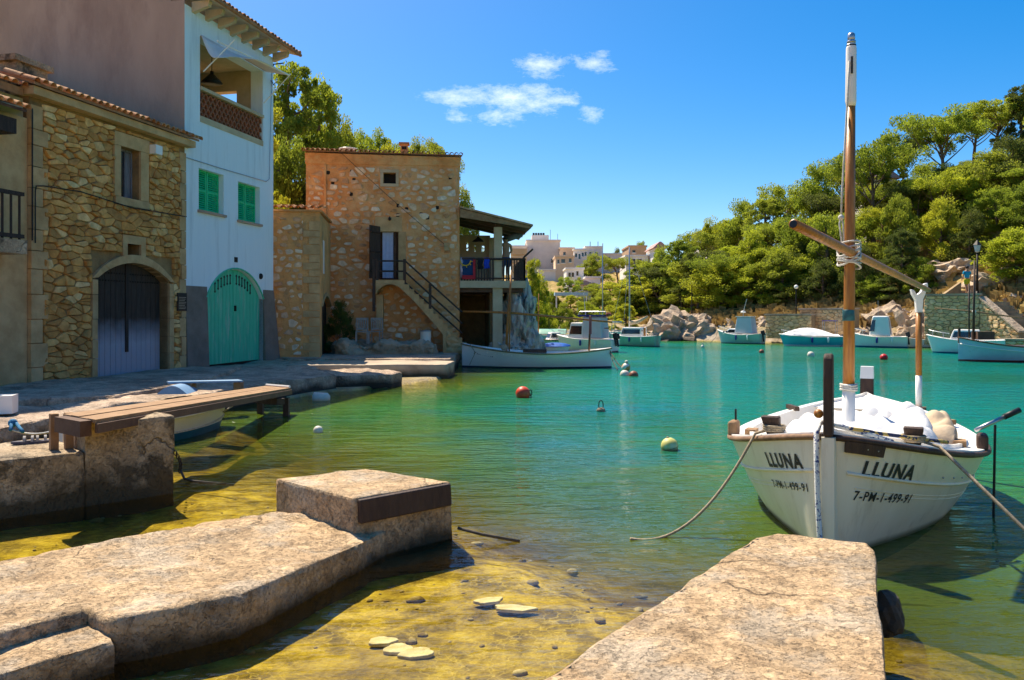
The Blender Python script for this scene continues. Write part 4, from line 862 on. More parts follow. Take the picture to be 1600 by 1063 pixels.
# things at the foot of the stair
def chair_mesh():
    ch = thing('garden_chair', 'weathered slatted garden chair below the stair arch, beside the shrub', 'chair', F3.W(hu(566, .9), G3 + .55, .9), R(-85), 'pair of slatted chairs')
    m_ = grey_wood_l
    MB().box(-.21, .21, -.21, .21, .40, .43).build('seat', m_, ch)
    for sx in (-1, 1):
        for sy in (-1, 1): MB().cbox((sx * .19, sy * .19, .20), .04, .04, .40).build('leg', m_, ch)
    bk = MB(); bk.box(-.21, -.18, -.21, -.17, .43, .90); bk.box(-.21, -.18, .17, .21, .43, .90); bk.box(-.21, -.18, -.17, .17, .82, .90); bk.box(-.21, -.18, -.17, .17, .48, .53)
    bo = bk.build('backrest', m_, ch)
    for i in range(4): MB().box(-.203, -.187, -.135 + i * .075, -.095 + i * .075, .53, .82).build('slat', m_, bo)
    MB().box(-.2, .2, -.2, -.18, .2, .23).build('stretcher', m_, ch); MB().box(-.2, .2, .18, .2, .2, .23).build('stretcher', m_, ch)
    return ch
grey_wood_l = mat('weathered_chair_wood', (.42, .38, .34), (.28, .24, .2), 8, .85)
c1_ = chair_mesh(); c1_.location = F3.W(hu(565.5, 1.2), .80, 1.2); c1_.rotation_euler[2] = R(-83)
dup(c1_, F3.W(hu(587, 1.2), .80, 1.2), R(-95), label='weathered slatted garden chair below the stair arch, nearer the white bin')
rk = rocky('rock_bench', rock_m, [tuple(F3.W(hu(a, o_), 0, o_)[:2]) for a, o_ in ((518, 1.9), (600, 2.0), (676, 1.9), (682, 1.3), (675, .5), (560, .4), (522, .6))][::1], .80, .2, .10, .22, .08, 1.5, None, 51.0)
tag(rk, 'rough limestone ledge under the chairs at the stair foot', 'rock')
bn = thing('metal_bin', 'white metal bin standing under the stair', 'bin', F3.W(hu(665, 1.2), .80, 1.2)); q = F3.W(hu(665, 1.0), .78, 1.0)
MB().lathe(q, [(.18, 0), (.185, .02), (.19, .42), (.2, .43)], 18).build('body', white_paint, bn, True); MB().lathe(q + Vector((0, 0, .435)), [(.205, 0), (.205, .03), (.05, .05)], 18).build('lid', steel, bn, True)
cb = thing('overhead_cable', 'thin cable slanting across the stair house front', 'cable', F3.W(1.2, 7.5, .1))
MB().tube(catenary(F3.W(hu(530, .35), F3.z(530, 236, .35), .35), F3.W(hu(697, .1), F3.z(697, 384, .1), .1), .06), .009, 6).build('wire', iron, cb); MB().fbox(F3, hu(694), hu(701), F3.z(697, 392), F3.z(697, 380), 0, .12).build('insulator', dressed, cb)
mb = MB(); mb.ball(F3.W(hu(609), F3.z(609, 343), .09), .06); mb.fbox(F3, hu(608), hu(610), F3.z(609, 343), F3.z(609, 339), .03, .09); tag(mb.build('wall_lamp', iron), 'round lamp above the curtained door', 'wall lamp')

# annex with the pointed door
FX = Frame(-6.12 - 2.3, 25.5 - .28, 2.3, .28); L2 = 2.3
FY = Frame(-6.12, 25.5, -.45, 3.5); WY_ = 3.45
an = thing('stone_annex', 'low ochre stone annex between the blue house and the stair house', 'house', (-6.12, 25.5, .3)); AT = FX.z(470, 331)
wall(FX, 0, L2, .2, AT, -.4, 0, []).build('wall', ochre_mortar, an)
ad = (FY.u(503), FY.u(516), .35, FY.z(510, 463)); zq = FY.z(510, 475)
if ad[0] < .42: ad = (.45, .45 + 1.5, ad[2], ad[3])
mb = wall(FY, 0.0, WY_, .2, AT - .05, -.3, 0.001, [ad]); spandrel(mb, FY, ad[0], ad[1], zq - .1, ad[3], ad[3] + .001, -.3, .001); mb.build('side_wall', ochre_mortar, an)
door = pane(FY, ad[0], ad[1], ad[2], zq - .1, -.22, an, beam_wood, 'door'); arch_door(FY, ad[0] + .01, ad[1] - .01, .42, zq - .1, ad[3], -.2, .05, 7, dark_brown, door)
ap = arch_pts(ad[0] - .12, ad[1] + .12, zq - .1, ad[3] + .12, 9); ai = arch_pts(ad[0], ad[1], zq - .1, ad[3], 9)
for i in range(9): MB().prism([FY.W(*q, -.1) for q in (ai[i], ai[i + 1], ap[i + 1], ap[i])], Vector((FY.nx, FY.ny, 0)) * .14).build('arch_stone', dressed, an)
MB().fbox(FY, ad[0] + .3, ad[0] + .7, FY.z(510, 430), FY.z(510, 380), 0, .012).build('window_slit', white_paint, an)
pol = [p_ for p_ in voronoi(.05, L2 - .5, .5, AT - .15, .30, .20, [], rng) if rng.random() < .85]
stones(FX, pol, pale_stone, an, rng, .012, (.015, .045), (.45, .9), 150)
z = .45; k = 0
while z < AT - .3:
    h_ = rng.uniform(.2, .34); MB().fbox(FX, L2 - (.5 if k % 2 else .32), L2 + .01, z + .008, z + h_ - .008, -.05, .03 + rng.uniform(0, .015)).build('quoin', ochre_q if False else dressed, an); z += h_; k += 1
MB().fbox(FX, .02, L2 + .08, AT, AT + .06, -3.2, .10).build('roof', orange_mortar, an)
for rr_ in range(3): tile_row(FX, .05, L2 + .05, AT + .10 + rr_ * .055, .16 - rr_ * .3, .12, an, .21, 1, rng, 1.0)

# porch with balcony
po = thing('porch', 'timber-roofed porch with balcony beside the stair house', 'porch', F3.W(uR + 1.2, .3, -1))
uP1 = hu(822); DB = -4.4; zf0, zf1 = F3.z(760, 450), F3.z(760, 439)
MB().fbox(F3, uR + .01, uP1, zf0, zf1, DB, .08).build('balcony_floor', cream_trim, po)
MB().fbox(F3, uR + .01, uP1 - .1, zf0 - .16, zf0 - .005, DB, -.1).build('beam', beam_wood, po)
r0, r1 = F3.z(718, 326), F3.z(830, 354); uP2 = hu(830, .35)
def rz_(u_, o_): return r0 + (r1 - r0) * (u_ - uR) / (uP2 - uR)
pts = [(uR + .01, .35), (uP2, .35), (uP2, DB), (uR + .01, DB)]
MB().hexa([F3.W(a, rz_(a, b) - .10, b) for a, b in pts] + [F3.W(a, rz_(a, b) - .02, b) for a, b in pts]).build('roof', beam_wood, po)
MB().hexa([F3.W(a, rz_(a, b) - .018, b) for a, b in [(uR + .01, .42), (uP2 + .06, .42), (uP2 + .06, DB), (uR + .01, DB)]] + [F3.W(a, rz_(a, b) + .045, b) for a, b in [(uR + .01, .42), (uP2 + .06, .42), (uP2 + .06, DB), (uR + .01, DB)]]).build('roof_covering', terracotta, po)
MB().hexa([F3.W(uR + .01, r0 - .36, .36), F3.W(uP2 - .02, r1 - .11, .36), F3.W(uP2 - .02, r1 - .11, .30), F3.W(uR + .01, r0 - .36, .30), F3.W(uR + .01, r0 - .05, .36), F3.W(uP2 - .02, r1 - .03, .36), F3.W(uP2 - .02, r1 - .03, .30), F3.W(uR + .01, r0 - .05, .30)]).build('fascia', plank_wood, po)
for o_ in (-.8, -1.9, -3.0): MB().hexa([F3.W(uR + .01, r0 - .30, o_), F3.W(uP2 - .1, r1 - .22, o_), F3.W(uP2 - .1, r1 - .22, o_ - .12), F3.W(uR + .01, r0 - .30, o_ - .12), F3.W(uR + .01, r0 - .12, o_), F3.W(uP2 - .1, r1 - .11, o_), F3.W(uP2 - .1, r1 - .11, o_ - .12), F3.W(uR + .01, r0 - .12, o_ - .12)]).build('rafter', beam_wood, po)
uc = hu(778.5)
MB().fbox(F3, uc - .15, uc + .15, zf1 + .003, rz_(uc, 0) - .32, -.32, -.02).build('column', cream_trim, po); MB().fbox(F3, uc - .2, uc + .16, .1, zf0 - .003, -.42, -.02).build('pillar', cream_trim, po)
MB().fbox(F3, uc - .09, uc + .09, rz_(uc, 0) - .32, rz_(uc, 0) - .1, -.26, -.08).build('column_head', beam_wood, po)
mb = wall(F3, uR + .01, hu(766, -3.6), zf1, r1, -3.8, -3.6, [(hu(a, -3.6), hu(b, -3.6), F3.z(a, d, -3.6), F3.z(a, c, -3.6)) for a, b, c, d in ((729, 732, 377, 392), (741, 744, 383, 393), (753, 757, 384, 394))]); mb.build('back_wall', cream_trim, po)
MB().fbox(F3, hu(764, -3.5), hu(774, -3.5), zf1, r1 - .1, -3.75, -3.45).build('back_pillar', cream_trim, po)
mb = MB(); mb.fbox(F3, uR + .01, uc + .2, .0, zf0 - .17, -3.9, -3.6); mb.build('cellar_wall', mortar, po)
MB().fbox(F3, uc - .28, uc - .2, .1, zf0 - .17, -3.6, -.5).build('cellar_side', mortar, po)
zt_ = F3.z(760, 405)
def balus(p0, p1, n, nm='baluster'):
    for i in range(n + 1):
        q = Vector(p0).lerp(Vector(p1), i / n); MB().box(q.x - .025, q.x + .025, q.y - .025, q.y + .025, zf1, zt_).build(nm, dark_brown, po)
e0, e1, e2 = F3.W(uR + .08, 0, .02), F3.W(uP1 - .05, 0, .02), F3.W(uP1 - .05, 0, DB + .3)
balus(e0, F3.W(uc - .2, 0, .02), 11); balus(F3.W(uc + .2, 0, .02), e1, 8); balus(e1, e2, 14)
for a, b in ((e0, e1), (e1, e2)):
    for zz, r in ((zt_, .045), (zf1 + .09, .03)): MB().tube([Vector((a.x, a.y, zz)), Vector((b.x, b.y, zz))], r, 6).build('handrail', dark_brown, po)
MB().tube([Vector((e1.x - .3, e1.y, zt_ - .25)), Vector((e1.x, e1.y, zt_ + .1)), F3.W(uP1 + .25, zt_ + .38, .05)], .04, 6).build('gnarled_branch', dark_brown, po)
lp_ = thing('porch_lamp', 'dark lantern hanging under the porch roof', 'lamp', F3.W(hu(747, -2), 4.6, -2)); q = F3.W(hu(747, -2), F3.z(747, 378, -2), -2)
MB().lathe(q, [(.24, 0), (.20, .05), (.05, .16), (.04, .2)], 14).build('lamp_shade', iron, lp_, True); MB().tube([q + Vector((0, 0, .18)), q + Vector((0, 0, .55))], .012, 6).build('cord', iron, lp_)
um_ = thing('folded_parasol', 'rolled grey awning hanging below the porch roof edge', 'awning', F3.W(hu(800), 4.6, .1)); MB().tube([F3.W(hu(786, -1), F3.z(786, 376, -1), -1), F3.W(hu(815, -1), F3.z(815, 366, -1), -1)], .12, 10).build('roll', mat('grey_canvas', (.16, .16, .17), (.10, .10, .11), 5, .9), um_, True)
# towels on the rail
def towel(px0, px1, ybot, m_, label, extra=None):
    t_ = thing('hanging_towel', label, 'towel', F3.W(hu((px0 + px1) / 2), zt_, .1), None, 'laundry on the balcony rail'); rows = []
    a, b = hu(px0), hu(px1)
    zb_ = F3.z(px0, ybot)
    for i in range(13):
        uu = a + (b - a) * i / 12; s = .012 * math.sin(i * 1.1)
        rows.append([F3.W(uu, zt_ - .35, -.055)] + [F3.W(uu, zt_ + .045, -.03), F3.W(uu, zt_ + .052, .03)] + [F3.W(uu + .02 * math.sin(k_ * 2 + i), zt_ + (zb_ - zt_) * k_ / 5, .085 + s * k_ * .4) for k_ in range(1, 6)])
    g = MB().grid(rows).build('cloth', m_, t_, True); g.modifiers.new('s', 'SOLIDIFY').thickness = .01
    return t_, a, b, zb_
navy = mat('navy_towel', (.015, .06, .16), (.01, .04, .12), 6, .95); red = mat('red_towel', (.50, .035, .045), (.4, .02, .03), 6, .95); pinkw = mat('pale_pink_cloth', (.70, .55, .62), (.6, .45, .52), 6, .95); yel = mat('yellow_print', (.75, .48, .04), (.7, .42, .03), 6, .95); royal = mat('royal_blue_cloth', (.02, .07, .55), (.012, .05, .4), 6, .95); blackc = mat('black_cloth', (.015, .015, .02), (.01, .01, .012), 6, .95)
T, a, b, zb_ = towel(722, 742, 436, navy, 'navy beach towel with red border and yellow ship wheel print')
MB().fbox(F3, b - .075, b + .012, zb_, zt_ - .03, .115, .135).build('border', red, T); MB().fbox(F3, a, b, zb_ - .02, zb_ + .13, .122, .142).build('border', red, T)
cx_, cz_ = a + .12, zt_ - .06; ang = [R(x) for x in range(180, 361, 15)]
MB().tube([F3.W(cx_ + .19 * math.cos(q), cz_ + .19 * math.sin(q), .128) for q in ang], .02, 5).build('print', yel, T)
for q in (R(200), R(240), R(280), R(320), R(350)): MB().tube([F3.W(cx_ + .19 * math.cos(q), cz_ + .19 * math.sin(q), .128), F3.W(cx_ + .27 * math.cos(q), cz_ + .27 * math.sin(q), .128)], .016, 5).build('print', yel, T)
towel(719.5, 723, 434, pinkw, 'pale pink cloth hanging beside the navy towel'); towel(746, 754, 421, blackc, 'black cloth drying on the balcony rail'); towel(756, 764, 420, royal, 'royal blue cloth drying on the balcony rail')
rkg = link('sea_rock', boulder(2.2, rock_grey, 5, .34)); rkg.location = (.28, 31.6, .9); rkg.scale = (.95, 1.9, 2.2); tag(rkg, 'tall grey limestone rock below the balcony at the waterside', 'rock')
o = link('sea_rock', boulder(6.1, rock_grey, 5, .34)); o.location = (-.1, 30.6, .3); o.scale = (.9, 1.2, 1.0); tag(o, 'low grey rock at the foot of the porch pillar', 'rock')
# ---------------------------------------------------------------- the big white boat
BL, BTH, BB, BP, BZ, MZ, SZ, BX, BY, BM = 4.48, .475, 1.17, .635, .925, .571, .80, 2.381, 6.013, .542
bd = Vector((math.sin(BTH), math.cos(BTH), 0)); bn_ = Vector((math.cos(BTH), -math.sin(BTH), 0))
def LW(x, y, z): return Vector((BX, BY, 0)) + bd * x + bn_ * y + Vector((0, 0, z))
def hb(s):
    u_ = s / BM * .5 if s < BM else .5 + (s - BM) / (1 - BM) * .5
    return BB * max(0.0, math.sin(math.pi * u_)) ** BP
def zsh(s): return MZ + (BZ - MZ) * max(0, 1 - s / .6) ** 2 + (SZ - MZ) * max(0, (s - .5) / .5) ** 2
ZK = -.38
def hullp(s, t_, sg, off=0.0):
    ends = abs(s - .5) * 2; e = .34 + .42 * ends ** 2.2
    b = hb(s) * (t_ ** e) if t_ > 0 else 0.0
    zk = ZK + .16 * ends ** 3
    return LW(s * BL + (.06 * (1 - t_) if s < .02 else 0), sg * (b + off), zk + (zsh(s) - zk) * t_)
def t_at(s, z): zk = ZK + .16 * (abs(s - .5) * 2) ** 3; return (z - zk) / (zsh(s) - zk)
SS = [0, .004, .012, .025, .045, .07, .10, .14, .18] + list(np.linspace(.23, .77, 15)) + [.82, .86, .90, .93, .955, .975, .988, .996, 1.0]
lb = thing('wooden_boat', 'white double-ended wooden fishing boat moored bow first behind the pier', 'boat', LW(BL / 2, 0, 0))
TT = list(np.linspace(0, 1, 17)); mb = MB()
for sg in (-1, 1): mb.grid([[hullp(s, t_, sg) for t_ in TT] for s in SS])
hull = mb.build('hull', hull_white, lb, True)
mb = MB()                            # deck edge, coaming and the inside of the hull
for sg in (-1, 1):
    rows = []
    for s in SS:
        b = hb(s); z_ = zsh(s); i1 = max(b - .17, b * .25); i2 = max(b - .20, b * .2)
        rows.append([LW(s * BL, sg * b, z_ + .005), LW(s * BL, sg * b, z_ + .03), LW(s * BL, sg * i1, z_ + .035), LW(s * BL, sg * i1, z_ + .07), LW(s * BL, sg * i2, z_ + .07), LW(s * BL, sg * i2, z_ - .16), LW(s * BL, sg * i2 * .93, .26), LW(s * BL, 0, .22)])
    mb.grid(rows)
mb.build('deck', white_paint, lb, False)
for sg in (-1, 1):
    mb = MB(); mb.tube([LW(s * BL, sg * (hb(s) + .012), zsh(s) - .005) for s in SS], .024, 8); mb.build('rubbing_strake', dark_brown if sg > 0 else mat('worn_strake', (.30, .17, .09), (.12, .065, .035), 9, .7), lb, True)
    mb = MB(); mb.tube([hullp(s, t_at(s, zsh(s) - .262), sg, .006) for s in SS[2:-2]], .014, 6); mb.build('moulding', hull_white, hull, True)
    for dz in (.10, .13): MB().tube([hullp(s, t_at(s, zsh(s) - .262 - dz), sg, .001) for s in SS[3:-3]], .004, 5).build('plank_seam', hull_white, hull, True)
# fore deck and after deck panels
for s0, s1 in ((.0, .17), (.84, 1.0)):
    mb = MB(); ss = np.linspace(s0 + .01, s1 - .005, 7); mb.grid([[LW(s * BL, y_ * max(hb(s) - .16, hb(s) * .3), zsh(s) + .04) for y_ in (-1, -.5, 0, .5, 1)] for s in ss]); mb.build('deck_panel', white_paint, lb)
# stem: white lower part, brown head
mb = MB(); mb.hexa([LW(-.07, -.045, -.3), LW(-.07, .045, -.3), LW(.10, .06, -.3), LW(.10, -.06, -.3), LW(-.07, -.045, BZ - .0), LW(-.07, .045, BZ - .0), LW(.10, .06, BZ - .0), LW(.10, -.06, BZ - .0)]); mb.build('stem', hull_white, lb)
mb = MB(); prof = [(-.075, BZ + .003), (.05, BZ + .003), (.05, BZ + .42), (.035, BZ + .58), (.01, BZ + .625), (-.03, BZ + .625), (-.06, BZ + .59), (-.075, BZ + .45)]
mb.prism([LW(x, -.034, z_) for x, z_ in prof], bn_ * .068); so = mb.build('stem_head', dark_brown, lb); bv = so.modifiers.new('b', 'BEVEL'); bv.width = .015; bv.segments = 2
MB().ball(LW(-.02, -.07, BZ + .17), .035).build('brass_knob', varnish, so, True)
for sg in (-1, 1):                   # bow plates with bolts
    if sg < 0: continue
    rows = [[hullp(s, t_at(s, zsh(s) - dz), sg, .022) for dz in (.02, .05, .105)] for s in np.linspace(.006, .052, 6)]
    g = MB().grid(rows).build('bow_plate', dark_brown, lb); g.modifiers.new('s', 'SOLIDIFY').thickness = .02
    for s in (.014, .027, .041): MB().ball(hullp(s, t_at(s, zsh(s) - .065), sg, .036), .012).build('bolt', steel, g)
# spars
MX = 1.80; mast = MB(); mb0 = LW(MX, 0, .28); MT = 4.50
mast.tube([mb0 + Vector((0, 0, 1.0 * k)) for k in (0, .45, .9)], [.060, .060, .058], 14); mast.build('mast_foot', white_paint, lb, True)
zb = mb0.z + .90; mo = MB().tube([Vector((mb0.x + (.02 * q), mb0.y, zb + (3.82 - zb) * q)) for q in (0, .3, .6, 1)], [.054, .051, .047, .042], 14).build('mast', varnish, lb, True)
top = Vector((mb0.x + .02, mb0.y, 3.82)); MB().tube([top, top + Vector((0, 0, .05)), top + Vector((.005, 0, .55)), top + Vector((.005, 0, .60))], [.043, .051, .048, .037], 14).build('mast_top', white_paint, mo, True)
lt = top + Vector((.005, 0, .60)); MB().lathe(lt, [(.04, 0), (.042, .02), (.030, .03), (.034, .035), (.034, .085), (.02, .10)], 12).build('masthead_light', steel, mo, True); MB().lathe(lt + Vector((0, 0, -.03)), [(.044, 0), (.044, .015)], 12).build('collar', black_ink, mo)
MB().fbox(Frame(top.x - .02, top.y - .056, 1, 0), 0, .016, top.z + .30, top.z + .46, -.01, .003).build('sheave_slot', black_ink, mo)
MB().lathe(Vector((mb0.x, mb0.y, zb + .60)), [(.054, 0), (.0565, .005), (.0555, .10), (.053, .105)], 14).build('mast_band', mat('teal_band', (.02, .14, .15), (.015, .06, .07), 14, .5), mo, True)
ya, yb, yc = Vector((2.28, 6.48, 2.575)), Vector((3.16, 7.46, 2.42)), Vector((4.86, 9.33, 2.12))
yd = MB().tube([ya, ya.lerp(yb, .5), yb, yb.lerp(yc, .5), yc], [.041, .043, .042, .036, .028], 12).build('yard', varnish, lb, True)
MB().tube([ya + (ya - yb).normalized() * .004, ya + (ya - yb).normalized() * .006], [.034, .030], 12).build('end_cap', black_ink, yd)
mb = MB(); mc = Vector((mb0.x + .005, mb0.y, 2.42)); rr = random.Random(3)
for i in range(9):
    tilt = rr.uniform(-.09, .09); dz = -.10 + i * .022 + rr.uniform(-.008, .008); pts = []
    for k in range(25):
        a = k / 24 * 2 * math.pi; pts.append(mc + Vector((.095 * math.cos(a) - .01, .095 * math.sin(a) - .07 * (math.sin(a) < 0) * abs(math.sin(a)), dz + tilt * math.cos(a + i))))
    mb.tube(pts, .0095, 6)
mb.build('lashing', rope_white, yd, True)
h0 = top + Vector((-.035, -.045, .42)); mb = MB()
mb.tube([h0, top + Vector((-.052, -.05, .05)), Vector((mb0.x - .075, mb0.y - .03, 3.0)), Vector((mb0.x - .085, mb0.y - .03, 2.75))], .009, 6); mb.tube([Vector((mb0.x - .085, mb0.y - .03, 2.78)), Vector((mb0.x - .10, mb0.y - .03, 2.70)), Vector((mb0.x - .075, mb0.y - .04, 2.45))], .008, 6); mb.tube([Vector((mb0.x - .080, mb0.y - .03, 2.78)), Vector((mb0.x - .065, mb0.y - .03, 2.68)), Vector((mb0.x - .060, mb0.y - .04, 2.45))], .008, 6)
mb.ball(Vector((mb0.x - .085, mb0.y - .03, 2.76)), .028); mb.build('halyard', rope_white, mo, True)
mb = MB()
for k in range(3): mb.tube([Vector((mb0.x, mb0.y, zb - .05 + k * .02)) + Vector((.072 * math.cos(a), .072 * math.sin(a), .006 * math.sin(a * 2 + k))) for a in np.linspace(0, 2 * math.pi, 20)], .011, 6)
mb.build('foot_lashing', rope_white, mo, True)
fp = LW(3.84, .52, .72); fp = Vector((4.79, 9.42, .68))
po_ = MB().tube([fp, Vector((fp.x, fp.y, 1.12))], .036, 10).build('crutch_post', white_paint, lb, True)
MB().tube([Vector((fp.x, fp.y, 1.12)), Vector((fp.x, fp.y, 1.86))], .035, 10).build('post_shaft', varnish, po_, True)
fk = [(-.035, 1.86), (.035, 1.86), (.045, 2.02), (.10, 2.16), (.095, 2.21), (.055, 2.20), (.015, 2.10), (-.03, 2.07), (-.06, 2.12), (-.10, 2.135), (-.085, 2.07), (-.045, 2.0)]
fo = MB().prism([Vector((fp.x + x, fp.y - .025, z_)) for x, z_ in fk], (0, .05, 0)).build('fork', white_paint, po_); bv = fo.modifiers.new('b', 'BEVEL'); bv.width = .008; bv.segments = 2
MB().cbox(fp + Vector((0, -.02, .02)), .14, .12, .10, -BTH).build('post_step', plank_wood, po_)
# rudder head at the stern
sp = LW(BL + .02, 0, SZ); MB().hexa([LW(BL - .03, -.08, SZ - .3), LW(BL + .10, -.08, SZ - .3), LW(BL + .10, .08, SZ - .3), LW(BL - .03, .08, SZ - .3), LW(BL + .05, -.075, SZ + .23), LW(BL + .17, -.075, SZ + .23), LW(BL + .17, .075, SZ + .23), LW(BL + .05, .075, SZ + .23)]).build('stern_post', dark_brown, lb)
MB().hexa([LW(BL + .052, -.08, SZ + .232), LW(BL + .175, -.08, SZ + .232), LW(BL + .175, .08, SZ + .232), LW(BL + .052, .08, SZ + .232), LW(BL + .09, -.075, SZ + .38), LW(BL + .20, -.075, SZ + .38), LW(BL + .20, .075, SZ + .38), LW(BL + .09, .075, SZ + .38)]).build('stern_post_cap', white_paint, lb)
# timber bollards, rowlocks and thin poles on the rail
def bollard(s, sg, inn=.08, h_=.15, lean=0.0):
    q = LW(s * BL, sg * (hb(s) - inn), zsh(s) + .03); ax = bd * .055; ay = bn_ * .075; tp = Vector((0, 0, h_)) + bn_ * lean
    g = MB().hexa([q - ax * .7 - ay * .7, q + ax * .7 - ay * .7, q + ax * .7 + ay * .7, q - ax * .7 + ay * .7, q - ax - ay + tp, q + ax - ay + tp, q + ax + ay + tp, q - ax + ay + tp]).build('bollard', dark_brown, lb); b2 = g.modifiers.new('b', 'BEVEL'); b2.width = .012; b2.segments = 2; return q
qL = bollard(.12, -1, .11, .16, -.03); qR = bollard(.16, 1, .14, .15, 0)
for q in (qL, qR):
    mb = MB()
    for k in range(3): mb.tube([q + Vector((0, 0, .045 + k * .018)) + bd * (.075 * math.cos(a)) + bn_ * (.085 * math.sin(a)) for a in np.linspace(0, 2 * math.pi, 16)], .011, 6)
    mb.build('rope_turns', rope_tan, lb, True)
for s, sg, m_ in ((.44, 1, dark_brown), (.36, -1, plank_wood)):
    q = LW(s * BL, sg * (hb(s) - .03), zsh(s) + .03); g = MB().cbox(q + Vector((0, 0, .06)), .09, .20, .15, -BTH).build('rowlock_block', m_, lb); b2 = g.modifiers.new('b', 'BEVEL'); b2.width = .03; b2.segments = 3
    MB().cbox(LW(s * BL - .05, sg * (hb(s) - .21), zsh(s) + .07), .10, .16, .06, -BTH).build('cleat', plank_wood, lb)
q = LW(.45 * BL, hb(.45) + .05, 0); MB().tube([q + Vector((0, 0, -.3)), q + Vector((.02, 0, .84))], .011, 6).build('pole', iron, lb)
q = LW(.37 * BL, -hb(.37) + .05, .6); MB().tube([q, q + Vector((0, 0, .30))], .011, 6).build('pole', iron, lb)
MB().cbox(LW(.80 * BL, -(hb(.80) - .12), zsh(.8) + .075), .30, .05, .05, R(90) - BTH + .5).build('cleat', dark_brown, lb); MB().cbox(LW(.74 * BL, (hb(.74) - .16), zsh(.74) + .075), .26, .06, .05, -BTH - .9).build('cleat', plank_wood, lb)
for s in (.225, .27, .315, .36, .405): MB().ball(hullp(s, t_at(s, zsh(s) - .205), 1, .004), .008).build('rivet', steel, hull)
oa = MB(); a = LW(.62 * BL, (hb(.62) - .05), zsh(.62) + .10); oa.tube([a, a + Vector((.30, .02, .13))], .022, 8); to = oa.build('tiller_arm', steel, lb, True); MB().tube([a + Vector((.30, .02, .13)), a + Vector((.46, .03, .20))], .030, 8).build('grip', black_ink, to, True)
MB().tube([LW(.9, -.75, .70), LW(1.55, -.42, .66)], .022, 6).build('boat_hook', iron, lb); MB().tube([LW(.95, -.60, .69), LW(1.5, -.3, .68)], .018, 6).build('boat_hook', iron, lb)
# rope hanging down the stem
mb = MB(); mb.tube([LW(.35, .42, BZ - .06), LW(.12, .10, BZ + .06), LW(.03, -.06, BZ + .10), LW(-.02, -.085, BZ + .02), LW(-.05, -.08, BZ - .2), LW(-.085, -.065, BZ - .55), LW(-.09, -.045, BZ - .9), LW(-.09, -.04, .02)], .021, 8)
tag(mb.build('mooring_rope', fleck, None, True), 'white and blue flecked rope hanging down the boat stem', 'rope')
mb = MB(); mb.tube([LW(.12 + .75 * k / 12, .14 + .055 * k + .02 * math.sin(k * 1.3), zsh((.12 + .75 * k / 12) / BL) + .085) for k in range(13)], .016, 6); tag(mb.build('mooring_rope', mat('striped_rope', (.60, .42, .12), (.03, .04, .10), 22, .85, lo=.48, hi=.52, detail=1), None, True), 'yellow and navy rope lying along the bow deck edge', 'rope')
# lettering painted on both bows
def lettering(txt, sg, dist, z, size, shear, name, off=.038):
    cu = bpy.data.curves.new('t', 'FONT'); cu.body = txt; cu.size = size; cu.shear = shear; cu.offset = size * off; cu.space_character = 1.18
    ob = bpy.data.objects.new('t', cu); C.objects.link(ob); dg = bpy.context.evaluated_depsgraph_get(); me = bpy.data.meshes.new_from_object(ob.evaluated_get(dg)); C.objects.unlink(ob); bpy.data.objects.remove(ob)
    bm = bmesh.new(); bm.from_mesh(me); bmesh.ops.triangulate(bm, faces=bm.faces)
    for _ in range(2):
        es = [e for e in bm.edges if e.calc_length() > size * .16]
        if es: bmesh.ops.subdivide_edges(bm, edges=es, cuts=1); bmesh.ops.triangulate(bm, faces=bm.faces)
    ss = np.linspace(0, .4, 400); pt = [hullp(s, t_at(s, z), sg) for s in ss]; al = np.concatenate([[0], np.cumsum([(pt[i + 1] - pt[i]).length for i in range(399)])])
    wdt = max(v.co.x for v in bm.verts)
    for v in bm.verts:
        x = dist + (v.co.x if sg > 0 else wdt - v.co.x); zz = z + v.co.y - .035 * (x if sg > 0 else 0) * 0; s = float(np.interp(x, al, ss)); v.co = hullp(s, t_at(s, zz + (zsh(s) - zsh(dist / BL)) * .8), sg, .006)
    bm.to_mesh(me); bm.free(); me.materials.clear(); me.materials.append(black_ink); link(name, me, hull)
lettering('LLUNA', 1, .25, .600, .165, .16, 'name_lettering'); lettering('7-PM-1-499-91', 1, .20, .425, .100, .12, 'number_lettering', .018)
lettering('LLUNA', -1, .22, .625, .155, -.12, 'name_lettering'); lettering('7-PM-1-499-91', -1, .20, .455, .086, -.05, 'number_lettering', .016)
# folded sail lying in the boat and a beige cover over the engine box
def bundle(name, m_, label, cx, cy, lx, ly, z0, h_, seed, cat, rz=0.0):
    n = 44; rows = []
    for i in range(n + 1):
        r_ = []
        for j in range(n + 1):
            a, b = i / n * 2 - 1, j / n * 2 - 1; f = max(0.0, (1 - a * a) * (1 - b ** 4)) ** .5
            q = Vector((a * 2.2 * lx, b * 2.0 * ly, seed)); fold = abs(noise.noise(q * 1.1)) * 1.1 + .35 * abs(noise.noise(q * 2.6 + Vector((4, 0, 0))))
            x_, y_ = cx + a * lx * math.cos(rz) - b * ly * math.sin(rz), cy + a * lx * math.sin(rz) + b * ly * math.cos(rz)
            lim = max(.05, hb(min(.99, max(.01, x_ / BL))) - .24); y_ = max(-lim, min(lim, y_))
            r_.append(LW(x_, y_, z0 + h_ * f ** .7 * (.50 + .80 * fold) - .02 * (1 - f)))
        rows.append(r_)
    return tag(MB().grid(rows).build(name, m_, None, True), label, cat)
bundle('sail_bundle', cloth_white, 'crumpled white sail lying in the moored boat', 2.35, .10, 1.15, .72, .46, .46, 3.3, 'sail', .12)
bundle('sail_bundle', cloth_white, 'white canvas bundle in front of the mast foot', 1.25, .25, .62, .50, .56, .32, 8.1, 'sail', .2)
bundle('engine_cover', cloth_beige, 'beige canvas cover with folded corners by the boat rail', 2.20, .62, .40, .30, .60, .30, 5.7, 'cover', -.2)
